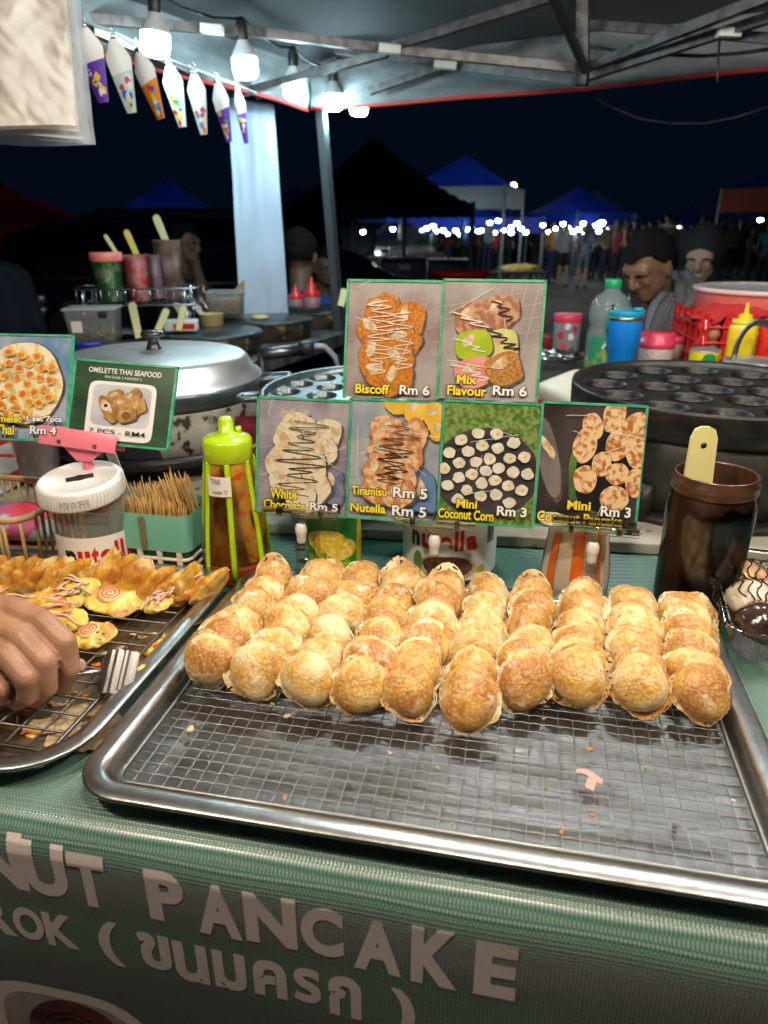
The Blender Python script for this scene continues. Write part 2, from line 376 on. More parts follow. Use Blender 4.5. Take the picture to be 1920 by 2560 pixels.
# ================================================================== trays
def tray(name, label, w, d, r, floor_m, loc, yaw, depth=.0195, step=True):
    t = thing(name, label, 'tray', loc, yaw)
    prof = [(0.0, -.0045, 0), (-.0016, -.003, .002), (-.0018, -.0008, .002), (0, 0, 0), (.004, .0012, 0), (.012, .001, 0), (.0165, 0, 0), (.0195, -.003, 0), (.0215, -depth * .5, 0), (.0235, -depth * .85, 0), (.028, -depth, 0)]
    mb = MB(); lo = []
    for ins, z, _ in prof: lo.append(rr_loop(w - 2 * ins, d - 2 * ins, max(.006, r - ins), z, 8))
    rings(mb, lo, False); mb.build('rim', STEEL, t)
    lo = []
    for ins, z in ((.028, -depth), (.046, -depth), (.050, -depth - .0003), (.054, -depth - .0009), (.058, -depth - .0019), (.062, -depth - .0030), (.066, -depth - .0036), (.070, -depth - .0037), (.12, -depth - .0037)):
        lo.append(rr_loop(w - 2 * ins, d - 2 * ins, max(.006, r - ins * .7), z, 8))
    mb = MB(); rings(mb, lo, True); mb.build('tray_floor', floor_m, t)
    return t
TW, TD = .608, .441
tc = TL(TW / 2, TD / 2, ZR)
tray('serving_tray', 'wide stainless tray holding the domed golden pancakes', TW, TD, .045, STEEL_F, tc, YAW)
# left tray: measured from its right-hand rim
q0 = PZ(135, 1950, .9735); q1 = PZ(603, 1418, .9735); ly = (q1 - q0).normalized(); lx = V((ly.y, -ly.x, 0)); LYAW = math.atan2(lx.y, lx.x); LD = (q1 - q0).length
LW = .62
lc = q0 + ly * LD / 2 - lx * LW / 2
tray('omelette_tray', 'greasy stainless tray of folded omelettes under the hand', LW, LD, .075, STEEL_S, lc, LYAW)
def LT(a, b, z=.958):
    """left tray coordinates: a leftwards from its right rim, b back from its front rim"""
    p = q0 - lx * a + ly * b; return V((p.x, p.y, z))
# ------------------------------------------------------------------ wire racks
def rack(name, label, w, d, nx, ny, r, rf, wm, loc, yaw, crimp):
    t = thing(name, label, 'wire rack', loc, yaw)
    def wire(l, n, ph):
        pts = [(-l / 2 + l * i / (n * 2), 0, crimp * (1 if i % 2 else -1) * ph) for i in range(n * 2 + 1)] if crimp else [(-l / 2, 0, 0), (l / 2, 0, 0)]
        mb = MB(); mb.tube(pts, r, 5); return mb
    m1 = wire(w, nx, 1).mesh('wire', wm); m2 = wire(d, ny, -1).mesh('wire', wm)
    for j in range(1, ny): link('wire', m1, t, (0, -d / 2 + d * j / ny, r * .3))
    for i in range(1, nx): link('wire', m2, t, (-w / 2 + w * i / nx, 0, -r * .8 if not crimp else 0), (0, 0, PI / 2))
    mb = MB(); mb.tube(rr_loop(w + rf, d + rf, .012, 0, 5), rf, 8, closed=True); mb.build('frame', wm, t)
    for sx in (-1, 1):
        for sy in (-1, 1): mb = MB(); mb.tube([(sx * w * .38, sy * d * .38, -.001), (sx * w * .38, sy * d * .38, -.009)], rf * .9, 6); mb.build('foot', wm, t)
    return t
rk = rack('cooling_rack', 'fine crimped wire rack inside the wide pancake tray', .545, .378, 38, 30, .0006, .0022, WIRE, tc + V((0, 0, -.0115)), YAW, .00045)
rack('grill_rack', 'dark thick-wired rack inside the greasy omelette tray', LW - .075, LD - .085, 22, 13, .0015, .0024, WIRE_D, lc + V((0, 0, -.011)), LYAW, 0)

# ================================================================== coconut pancakes
def pancake_mat():
    M_ = bpy.data.materials.new('pancake_crust'); M_.use_nodes = True; t = M_.node_tree; p = t.nodes['Principled BSDF']; L = t.links.new; N = t.nodes.new
    co = N('ShaderNodeTexCoord'); oi = N('ShaderNodeObjectInfo'); sc_ = N('ShaderNodeVectorMath'); sc_.operation = 'SCALE'; sc_.inputs[0].default_value = (2.3, 4.1, 3.7); L(oi.outputs['Random'], sc_.inputs['Scale'])
    ad = N('ShaderNodeVectorMath'); L(co.outputs['Object'], ad.inputs[0]); L(sc_.outputs[0], ad.inputs[1]); vec = ad.outputs[0]
    sp = N('ShaderNodeSeparateXYZ'); L(co.outputs['Object'], sp.inputs[0])
    def no(s, d=3, o=0):
        q = N('ShaderNodeTexNoise'); q.inputs['Scale'].default_value = s; q.inputs['Detail'].default_value = d; q.inputs['Roughness'].default_value = .6; L(vec, q.inputs[0]); return q.outputs[o]
    def rng(x, a, b, c=0., d=1.):
        q = N('ShaderNodeMapRange'); L(x, q.inputs[0])
        for i, k in enumerate((a, b, c, d)): q.inputs[i + 1].default_value = k
        return q.outputs[0]
    def m(op, a, b=0.):
        q = N('ShaderNodeMath'); q.operation = op
        for i, x in enumerate((a, b)):
            if isinstance(x, (int, float)): q.inputs[i].default_value = x
            else: L(x, q.inputs[i])
        return q.outputs[0]
    def mix(f, a, b):
        q = N('ShaderNodeMix'); q.data_type = 'RGBA'; L(f, q.inputs[0])
        for i, x in ((6, a), (7, b)):
            if isinstance(x, tuple): q.inputs[i].default_value = rgb(x)
            else: L(x, q.inputs[i])
        return q.outputs[2]
    wp = N('ShaderNodeMixRGB') if False else None
    vo = N('ShaderNodeTexVoronoi'); vo.inputs['Scale'].default_value = 260; vo.feature = 'SMOOTH_F1'; vo.inputs['Smoothness'].default_value = .35; vo.inputs['Randomness'].default_value = 1
    nv = N('ShaderNodeTexNoise'); nv.inputs['Scale'].default_value = 120; L(vec, nv.inputs[0]); dv = N('ShaderNodeVectorMath'); dv.operation = 'MULTIPLY_ADD'; dv.inputs[1].default_value = (.006, .006, .006); L(nv.outputs['Color'], dv.inputs[0]); L(vec, dv.inputs[2]); L(dv.outputs[0], vo.inputs['Vector'])
    n1 = no(30, 4); n2 = no(85, 4); n3 = no(20, 2); n4 = no(55, 3)
    dome = rng(sp.outputs[2], .001, .017)
    brown = m('ADD', m('ADD', m('MULTIPLY', n1, .88), m('MULTIPLY', n2, .24)), m('MULTIPLY', dome, .16))
    brown = m('ADD', brown, m('MULTIPLY', m('SUBTRACT', oi.outputs['Random'], .5), .20))
    c = mix(rng(brown, .49, .68), (.86, .71, .42), (.66, .37, .075))
    c = mix(rng(brown, .67, .84), c, (.42, .16, .025))
    pale = m('MULTIPLY', rng(n4, .53, .66), rng(n3, .46, .62))
    c = mix(pale, c, (.82, .74, .58))
    cell = rng(vo.outputs['Distance'], .16, .62)
    c = mix(m('MULTIPLY', m('SUBTRACT', 1.0, cell), .34), c, (.84, .68, .38))
    c = mix(m('MULTIPLY', rng(cell, .75, 1.), .16), c, (.50, .22, .05))
    rim = rng(sp.outputs[2], -.001, -.005)
    c = mix(rim, c, (.74, .66, .52))
    lace = m('MULTIPLY', rng(sp.outputs[2], .0012, .0004), rng(n1, .42, .58)); c = mix(m('MULTIPLY', lace, .8), c, (.50, .22, .05))
    sp2 = rng(no(150, 2), .72, .76); c = mix(m('MULTIPLY', sp2, .8), c, (.09, .03, .012))
    L(c, p.inputs['Base Color']); p.inputs['Roughness'].default_value = .42; p.inputs['Specular IOR Level'].default_value = .45
    h = m('ADD', m('MULTIPLY', vo.outputs['Distance'], .8), m('MULTIPLY', n2, .9))
    bu = N('ShaderNodeBump'); bu.inputs['Strength'].default_value = .62; bu.inputs['Distance'].default_value = .0016; L(h, bu.inputs['Height']); L(bu.outputs[0], p.inputs['Normal'])
    return M_
PANC = pancake_mat()
rp = random.Random(11)
PV = []
for k in range(9):
    off = V((k * 3.3, k * 1.7, 0)); mb = MB(); seg = 40; Rr = .0285; Hh = .0215
    def dome(i, j):
        a = 2 * PI * i; t = j
        if t < .7: q = t / .7; r = Rr * math.sin(q * PI / 2) ** .92; z = Hh * math.cos(q * PI / 2) ** .85
        else: q = (t - .7) / .3; r = Rr * (1 - .25 * q * q - (.68 * max(0, q - .55) / .45)); z = -.008 * min(1, q / .6) - .0 * q
        p = V((r * math.cos(a), r * math.sin(a), z)); nn = noise.noise(p * 30 + off) * .0024 + noise.noise(p * 80 + off) * .0006
        rr_ = 1 + .07 * math.sin(2 * a + k) + .035 * math.sin(3 * a + 2 * k)
        return V((p.x * rr_, p.y * rr_, p.z)) + p.normalized() * nn
    mb.grid(seg, 22, dome, wrap=True); body = mb.mesh('body', PANC)
    # crisp lace round the rim, thin and full of holes
    la = MB(); rows = 6; segl = 96; vs = []; keep = []
    for i in range(segl):
        a = 2 * PI * i / segl; e = max(0, .55 + 1.1 * noise.noise(V((math.cos(a) * 1.3, math.sin(a) * 1.3, 0)) + off * 2)) * .0062 + .0010 + .002 * abs(noise.noise(V((math.cos(a) * 6, math.sin(a) * 6, 0)) + off))
        if k in (2, 5): e += .010 * max(0, math.cos(a - PI / 2)) ** 6
        rr_ = 1 + .07 * math.sin(2 * a + k) + .035 * math.sin(3 * a + 2 * k)
        for j in range(rows):
            r = Rr * rr_ * .97 + e * j / (rows - 1); z = .0006 * noise.noise(V((r * 300, a * 4, k))) + .003 * (j / (rows - 1)) ** 2 * noise.noise(V((math.cos(a) * 2, math.sin(a) * 2, 3)) + off)
            vs.append((r * math.cos(a), r * math.sin(a), z))
    fs = []
    for i in range(segl):
        for j in range(rows - 1):
            if j > 0 and noise.noise(V((i * .42, j * .75, k * 5))) > .30: continue
            i2 = (i + 1) % segl; fs.append((i * rows + j, i2 * rows + j, i2 * rows + j + 1, i * rows + j + 1))
    la.add(vs, fs); lace = la.mesh('lace', PANC)
    PV.append((body, lace))
front = [(529, 1652), (645, 1676), (775, 1690), (897, 1713), (1023, 1713), (1169, 1746), (1310, 1699), (1449, 1693), (1603, 1713), (1750, 1730)]
back = [(689, 1432), (806, 1436), (900, 1441), (1005, 1445), (1112, 1456), (1222, 1464), (1337, 1478), (1452, 1486), (1580, 1500), (1716, 1510)]
nrow = [6, 6, 6, 6, 6, 6, 6, 6, 6, 6]
ORD = ['first', 'second', 'third', 'fourth', 'fifth', 'sixth', 'seventh', 'eighth', 'ninth', 'tenth']
ROWN = ['front', 'second', 'third', 'fourth', 'fifth', 'rearmost']
for c_ in range(10):
    p0 = PZ(*front[c_], .987); p1 = PZ(back[c_][0], back[c_][1] + 14, .987)
    for r_ in range(nrow[c_]):
        t = r_ / (nrow[c_] - 1); p = p0.lerp(p1, t) + V((rp.uniform(-.002, .002), rp.uniform(-.003, .003), 0))
        el = math.radians(rp.uniform(33, 46) + (8 if r_ else 0)); side = rp.uniform(-.22, .22) - p.x * .35
        if c_ == 0 and r_ == 0: el = math.radians(22); side = -.25
        nrm = V((math.sin(side), -math.cos(side) * math.cos(el), math.sin(el))).normalized()
        s_ = rp.uniform(.88, 1.0) * (1.04 if r_ == 0 else 1); up = (V((0, 0, 1)) - nrm * nrm.z).normalized()
        z = .9615 + .0285 * s_ * math.sqrt(max(0, 1 - nrm.z ** 2)) + (.0035 if r_ else .003)
        spin = rp.uniform(0, 2 * PI); vi = rp.randrange(9)
        if r_ == 5 and c_ in (0, 3, 4, 6): vi = 2 if c_ % 2 else 5; spin = rp.uniform(-.4, .4)
        elif vi in (2, 5) and r_ == 0: vi += 1
        xx = up.cross(nrm); X = xx * math.cos(spin) + up * math.sin(spin); Y = nrm.cross(X)
        rot = Matrix((X, Y, nrm)).transposed().to_euler()
        o = thing('coconut_pancake', 'domed golden coconut pancake, %s in the %s column from the omelette tray' % (ROWN[r_] if nrow[c_] == 6 else ORD[r_], ORD[c_]), 'pancake', (p.x, p.y, z), (rot.x, rot.y, rot.z), 'coconut pancakes standing in columns on the rack')
        o.scale = (s_ * rp.uniform(.95, 1.05), s_ * rp.uniform(.95, 1.05), rp.uniform(.9, 1.08))
        link('body', PV[vi][0], o); link('lace', PV[vi][1], o)
# crumbs that dropped on the rack and tray
CR = [mat('crumb_brown', (.45, .2, .05), .6), mat('crumb_pink', (.62, .36, .3), .5), mat('crumb_green', (.25, .42, .04), .6), mat('crumb_pale', (.6, .5, .33), .6)]
for k, (u, v, s_, ci, nm) in enumerate(((1475, 1873, 9, 0, 'orange flake of crust on the rack under the seventh column'), (1359, 1797, 6, 0, 'small tan flake beside the sixth column'), (1369, 1972, 5, 0, 'tiny tan flake below the pink sliver'), (1483, 2037, 7, 0, 'amber crumb on the tray floor below the pink sliver'), (1405, 2078, 7, 0, 'amber crumb in the bright crease of the tray'), (1612, 1917, 5, 2, 'green herb speck in the right half of the pancake tray'), (1090, 1918, 5, 2, 'green herb speck under the fifth column'), (1128, 2061, 4, 2, 'lime speck by the front rim of the pancake tray'), (712, 1995, 6, 0, 'brown crumb at the front rim of the pancake tray'), (683, 1760, 6, 2, 'green leek speck below the second column'), (718, 1789, 9, 3, 'pale batter flake below the third column'), (475, 1823, 11, 3, 'pale batter smear near the left wall of the pancake tray'), (972, 1882, 5, 3, 'pale yellow crumb on the rack below the fourth column'), (1830, 2003, 5, 3, 'pale crumb by the right rack wire'))):
    p = PZ(u, v, .9615 if k % 2 else .9625); mb = MB(); mb.ell((0, 0, 0), (s_ * S(.8) * 1.1, s_ * S(.8) * .7, .0012), 10, 6, rot=RZ(k), nz=.8, nsc=260)
    tag(mb.build('crumb', CR[ci], None, p), nm, 'crumb', 'crumbs scattered on the pancake rack')
mb = MB(); mb.grid(9, 4, lambda u, v: (-.012 + .024 * u, -.0035 + .007 * v + .003 * math.sin(u * 4), .0015 + .004 * abs(u - .55) + .0012 * math.sin(v * 5 + u * 6))); mb.grid(5, 3, lambda u, v: (-.001 + .008 * u, -.011 + .009 * v - u * .002, -.001 + .003 * v))
tag(mb.build('meat_sliver', CR[1], None, PZ(1473, 1945, .962), (0, 0, -.5)), 'pink sliver of fish cake lying on the pancake rack', 'food scrap')
# ================================================================== things standing behind the trays
def face(p): return math.atan2(-p[0], p[1])                   # turn a thing's local -Y towards the viewer's side
def cyl(r, lift=.0006, z0=0, k=0): return lambda x, y: ((r + lift + k * (y - z0)) * math.sin(x / r), -(r + lift + k * (y - z0)) * math.cos(x / r), y)
class Pl:
    """a leaning board's plane: local x, z on its face"""
    def __init__(s, o, yaw, lean):
        s.o = V(o); s.rot = (-lean, 0, yaw); s.x = V((math.cos(yaw), math.sin(yaw), 0)); y = V((-math.sin(yaw), math.cos(yaw), 0))
        s.up = y * math.sin(lean) + V((0, 0, math.cos(lean))); s.n = y * math.cos(lean) - V((0, 0, math.sin(lean)))
    def px(s, u, v): q = PP(u, v, s.o, s.n) - s.o; return q.dot(s.x), q.dot(s.up)
def pm_(n, c, c2=None, ns=40, lo=.4, hi=.6, **k): return mat('print_' + n, c, .32, c2=c2, ns=ns, lo=lo, hi=hi, coat=.5, spec=.5, det=5, **k)
PSH = pm_('dish_shade', (.06, .045, .04), (.12, .09, .08), 90); PHL = pm_('dish_highlight', (.70, .58, .42), (.50, .34, .18), 120)  # shadow and highlight tones painted into the food pictures
YEL = pm_('yellow', (.82, .66, .05)); WHT = pm_('white', (.8, .8, .78)); BLK = pm_('black', (.012, .012, .012))
EDGE = mat('green_edge_tape', (.02, .30, .16), .35, c2=(.10, .38, .22), ns=60)
CARDS = []
class Card:
    """a laminated picture card: x right, z up, prints lie on its front (-y)"""
    def __init__(s, parent, x0, x1, z0, z1, bgm, tilt=0, y=0, edges='lrtb', name='picture_card'):
        CARDS.append(s); s.w = x1 - x0; s.h = z1 - z0; s.mb = MB(); s.mb.prism([(0, 0), (s.w, 0), (s.w, s.h), (0, s.h)], .003)
        s.o = s.mb.build(name, bgm, parent, (x0, y, z0), (0, tilt, 0)); s.l = .0018; e = .0032
        eb = MB()
        for k, a, b, c, d in (('l', 0, 0, 0, s.h), ('r', s.w, 0, s.w, s.h), ('t', 0, s.h, s.w, s.h), ('b', 0, 0, s.w, 0)):
            if k in edges: eb.box(((a + c) / 2, -.0004, (b + d) / 2), (abs(c - a) + e, .0052, abs(d - b) + e))
        if edges: eb.build('edge_tape', EDGE, s.o)
    def lift(s): s.l += .00012; return -s.l
    def blob(s, m, cx, cy, rx, ry, rot=0, wob=.12, n=26, seed=0, name='printed_food', fr=3.0, sq=1.0):
        if name == 'printed_food' and rx > .08 and m is not PSH:
            s.blob(PSH, cx + .012, cy - .016, rx * 1.05, ry * 1.05, rot, wob, n, seed, 'printed_shadow', fr, sq)  # painted drop shadow, offset below the dish
            b_ = s.blob(m, cx, cy, rx, ry, rot, wob, n, seed, 'printed_dish', fr, sq); s.blob(PHL, cx - rx * .25, cy + ry * .3 * s.w / s.h, rx * .42, ry * .30, rot + .4, .22, 16, seed + 7, 'printed_highlight', 2); return b_  # pale blob is a highlight painted on the dish
        y = s.lift(); pts = []
        for i in range(n):
            t = 2 * PI * i / n; k = 1 + wob * noise.noise((math.cos(t) * fr * .5, math.sin(t) * fr * .5, seed * 3.7 + cx * 9)) * 2
            a = math.copysign(abs(math.cos(t)) ** sq, math.cos(t)) * rx * s.w * k; b = math.copysign(abs(math.sin(t)) ** sq, math.sin(t)) * ry * s.w * k
            pts.append((min(s.w, max(0, cx * s.w + a * math.cos(rot) - b * math.sin(rot))), y, min(s.h, max(0, cy * s.h + a * math.sin(rot) + b * math.cos(rot)))))
        return MB().add(pts, [tuple(range(n))], False).build(name, m, s.o)
    def lines(s, m, strokes, wd, name='printed_drizzle'):
        y = s.lift(); mb = MB()
        for st in strokes:
            P = [V((a * s.w, y, b * s.h)) for a, b in st]
            vs = []
            for i, p in enumerate(P):
                d = (P[min(i + 1, len(P) - 1)] - P[max(i - 1, 0)]); d = d.normalized() if d.length else V((1, 0, 0)); nn = V((-d.z, 0, d.x)) * wd * s.w / 2; vs += [p + nn, p - nn]
            mb.add(vs, [(2 * i, 2 * i + 1, 2 * i + 3, 2 * i + 2) for i in range(len(P) - 1)], False)
        return mb.build(name, m, s.o)
    def text(s, t, x0, x1, y0, y1, m, out=True, off=.03):
        if out:
            y = s.lift(); mb = MB(); text_on(mb, t, x0 * s.w, x1 * s.w, y0 * s.h, y1 * s.h, lambda a, b: (a, y, b), off + .045, .0009); mb.build('printed_outline', BLK, s.o)
        y = s.lift(); mb = MB(); text_on(mb, t, x0 * s.w, x1 * s.w, y0 * s.h, y1 * s.h, lambda a, b: (a, y, b), off); mb.build('printed_lettering', m, s.o)
def zig(x0, x1, y0, y1, n, amp, seed=0):
    r = random.Random(seed); return [[(x0 + (x1 - x0) * (i / n) + amp * (1 if i % 2 else -1) * r.uniform(.35, 1.15), y0 + (y1 - y0) * i / n + r.uniform(-.012, .012)) for i in range(n + 1)]]
def smooth_st(st, k=5):
    out = []
    for s_ in st:
        o = []
        for i in range(len(s_) - 1):
            p0 = s_[max(i - 1, 0)]; p1 = s_[i]; p2 = s_[i + 1]; p3 = s_[min(i + 2, len(s_) - 1)]
            for j in range(k):
                t = j / k; o.append(tuple(.5 * (2 * b + (c - a) * t + (2 * a - 5 * b + 4 * c - d) * t * t + (3 * b - a - 3 * c + d) * t ** 3) for a, b, c, d in zip(p0, p1, p2, p3)))
        out.append(o + [s_[-1]])
    return out
def gridl(nx, ny, sk): return [[(i / nx, -.0), (min(1, i / nx + sk), 1)] for i in range(1, nx) if i / nx + sk <= 1] + [[(0, j / ny), (1, min(1, j / ny + sk * .8))] for j in range(1, ny) if j / ny + sk * .8 <= 1]
GRID = pm_('wire', (.40, .36, .33)); CHOC = pm_('chocolate', (.028, .016, .014)); WDRZ = pm_('white_drizzle', (.72, .66, .58))

# ---- the large price sign of six cards
PS = Pl(TL(0, .432, 1.0), YAW, math.radians(14))
sign = thing('price_sign', 'stepped green-edged price sign of six pancake photo cards behind the pancakes', 'sign', PS.o, PS.rot)
def rect(u0, v0, u1, v1, P): a = P.px(u0, (v0 + v1) / 2)[0]; b = P.px(u1, (v0 + v1) / 2)[0]; um = (u0 + u1) / 2; return a, b, P.px(um, v1)[1], P.px(um, v0)[1]
def card(q, P, par, bgm, **k): a, b, c, d = rect(*q, P); return Card(par, a, b, c, d, bgm, **k)
rc = random.Random(5)
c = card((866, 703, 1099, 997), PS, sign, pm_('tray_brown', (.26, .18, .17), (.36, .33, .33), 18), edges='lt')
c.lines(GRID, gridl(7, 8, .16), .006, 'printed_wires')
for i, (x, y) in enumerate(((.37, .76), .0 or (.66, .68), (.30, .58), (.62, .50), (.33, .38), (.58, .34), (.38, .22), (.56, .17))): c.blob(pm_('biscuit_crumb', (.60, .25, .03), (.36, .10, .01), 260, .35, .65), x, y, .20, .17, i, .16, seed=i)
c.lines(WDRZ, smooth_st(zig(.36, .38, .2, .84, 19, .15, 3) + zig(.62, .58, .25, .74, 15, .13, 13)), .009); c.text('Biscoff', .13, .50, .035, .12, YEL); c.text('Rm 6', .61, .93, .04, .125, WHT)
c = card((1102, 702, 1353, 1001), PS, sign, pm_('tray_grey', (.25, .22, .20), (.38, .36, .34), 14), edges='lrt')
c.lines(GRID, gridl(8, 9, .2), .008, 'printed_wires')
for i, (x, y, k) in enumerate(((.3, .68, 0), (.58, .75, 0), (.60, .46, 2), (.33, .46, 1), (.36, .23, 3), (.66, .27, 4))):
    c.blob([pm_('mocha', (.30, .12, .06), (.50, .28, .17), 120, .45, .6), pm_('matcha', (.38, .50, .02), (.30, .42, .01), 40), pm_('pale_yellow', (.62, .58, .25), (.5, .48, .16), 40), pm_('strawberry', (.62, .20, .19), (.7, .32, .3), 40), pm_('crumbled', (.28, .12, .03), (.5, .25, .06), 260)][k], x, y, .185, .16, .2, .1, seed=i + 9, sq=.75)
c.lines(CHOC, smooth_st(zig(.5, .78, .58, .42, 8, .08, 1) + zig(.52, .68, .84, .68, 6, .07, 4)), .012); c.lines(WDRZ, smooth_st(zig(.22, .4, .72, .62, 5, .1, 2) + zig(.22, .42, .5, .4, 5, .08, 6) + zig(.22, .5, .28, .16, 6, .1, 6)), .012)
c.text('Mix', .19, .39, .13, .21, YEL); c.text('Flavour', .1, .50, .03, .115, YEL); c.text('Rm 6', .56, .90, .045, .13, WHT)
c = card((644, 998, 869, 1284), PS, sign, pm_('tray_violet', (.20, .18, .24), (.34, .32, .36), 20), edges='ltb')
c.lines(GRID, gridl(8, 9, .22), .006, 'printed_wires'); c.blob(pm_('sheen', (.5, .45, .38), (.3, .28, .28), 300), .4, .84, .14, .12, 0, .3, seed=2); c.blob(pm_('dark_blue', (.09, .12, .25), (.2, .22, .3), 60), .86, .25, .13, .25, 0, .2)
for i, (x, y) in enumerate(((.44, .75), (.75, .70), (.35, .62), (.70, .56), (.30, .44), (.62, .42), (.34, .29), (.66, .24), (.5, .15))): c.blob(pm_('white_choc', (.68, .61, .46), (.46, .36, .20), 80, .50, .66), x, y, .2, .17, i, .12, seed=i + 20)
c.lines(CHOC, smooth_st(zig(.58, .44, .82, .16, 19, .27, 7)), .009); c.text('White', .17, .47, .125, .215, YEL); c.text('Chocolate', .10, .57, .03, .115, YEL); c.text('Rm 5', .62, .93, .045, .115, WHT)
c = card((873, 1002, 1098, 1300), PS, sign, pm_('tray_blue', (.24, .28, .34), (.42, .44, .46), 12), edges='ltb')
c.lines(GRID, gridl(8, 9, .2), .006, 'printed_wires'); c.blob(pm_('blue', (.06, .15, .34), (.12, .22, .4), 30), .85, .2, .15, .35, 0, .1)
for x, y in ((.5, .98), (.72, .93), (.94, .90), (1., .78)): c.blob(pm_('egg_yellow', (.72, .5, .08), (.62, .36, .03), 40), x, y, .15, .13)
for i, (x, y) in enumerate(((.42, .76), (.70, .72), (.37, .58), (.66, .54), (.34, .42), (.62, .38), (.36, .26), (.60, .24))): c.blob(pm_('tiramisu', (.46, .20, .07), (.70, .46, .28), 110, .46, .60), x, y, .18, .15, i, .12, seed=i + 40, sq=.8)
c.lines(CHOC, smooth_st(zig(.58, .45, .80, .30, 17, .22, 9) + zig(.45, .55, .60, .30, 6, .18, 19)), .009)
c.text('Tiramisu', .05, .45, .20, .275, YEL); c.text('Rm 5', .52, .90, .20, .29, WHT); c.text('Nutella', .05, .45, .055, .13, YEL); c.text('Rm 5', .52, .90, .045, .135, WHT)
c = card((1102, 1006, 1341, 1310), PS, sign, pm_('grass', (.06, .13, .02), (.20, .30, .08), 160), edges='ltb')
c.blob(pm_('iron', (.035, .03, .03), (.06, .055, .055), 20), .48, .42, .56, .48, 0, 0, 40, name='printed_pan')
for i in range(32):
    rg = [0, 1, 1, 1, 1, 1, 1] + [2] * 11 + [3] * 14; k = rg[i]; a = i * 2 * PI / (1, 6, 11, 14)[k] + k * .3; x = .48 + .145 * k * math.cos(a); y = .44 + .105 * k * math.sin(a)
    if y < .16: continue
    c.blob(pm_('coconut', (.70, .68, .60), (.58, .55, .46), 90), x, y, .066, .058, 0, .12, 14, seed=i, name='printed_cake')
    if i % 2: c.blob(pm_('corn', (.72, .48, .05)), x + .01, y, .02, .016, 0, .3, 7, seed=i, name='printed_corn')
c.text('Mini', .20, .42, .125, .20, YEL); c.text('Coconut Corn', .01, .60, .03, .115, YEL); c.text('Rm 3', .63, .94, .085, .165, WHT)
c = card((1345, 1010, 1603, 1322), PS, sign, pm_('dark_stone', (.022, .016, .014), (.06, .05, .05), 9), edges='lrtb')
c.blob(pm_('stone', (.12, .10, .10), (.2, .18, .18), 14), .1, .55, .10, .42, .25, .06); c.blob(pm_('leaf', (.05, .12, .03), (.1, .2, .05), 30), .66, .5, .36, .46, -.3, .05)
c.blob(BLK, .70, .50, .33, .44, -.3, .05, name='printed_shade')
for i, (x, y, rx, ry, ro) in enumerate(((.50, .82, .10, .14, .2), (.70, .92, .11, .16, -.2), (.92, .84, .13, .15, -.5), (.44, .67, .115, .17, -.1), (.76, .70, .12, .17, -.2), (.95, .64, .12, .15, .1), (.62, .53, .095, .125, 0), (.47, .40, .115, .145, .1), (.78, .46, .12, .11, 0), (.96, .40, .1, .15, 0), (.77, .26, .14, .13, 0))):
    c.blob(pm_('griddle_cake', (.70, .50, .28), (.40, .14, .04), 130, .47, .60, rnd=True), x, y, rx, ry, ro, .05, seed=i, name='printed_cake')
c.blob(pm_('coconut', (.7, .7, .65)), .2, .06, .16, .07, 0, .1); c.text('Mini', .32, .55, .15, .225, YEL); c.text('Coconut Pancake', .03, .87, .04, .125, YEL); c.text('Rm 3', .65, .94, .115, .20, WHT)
# scratched tape creases across the laminate
TAPE = pm_('crease', (.74, .70, .64))
rcr = random.Random(12)
for cd in CARDS:
    st = []
    for q in range(5):
        x, y, a, l = rcr.uniform(.05, .7), rcr.uniform(.1, .95), rcr.uniform(-.5, .5) + (1.4 if q == 4 else 0), rcr.uniform(.12, .5); st.append([(min(.99, max(.01, x + l * t * math.cos(a))), min(.99, max(.01, y + l * t * math.sin(a) + rcr.uniform(-.006, .006)))) for t in (0, .25, .5, .75, 1)])
    for q in st: cd.lines(TAPE, [q], .0045, 'laminate_crease')
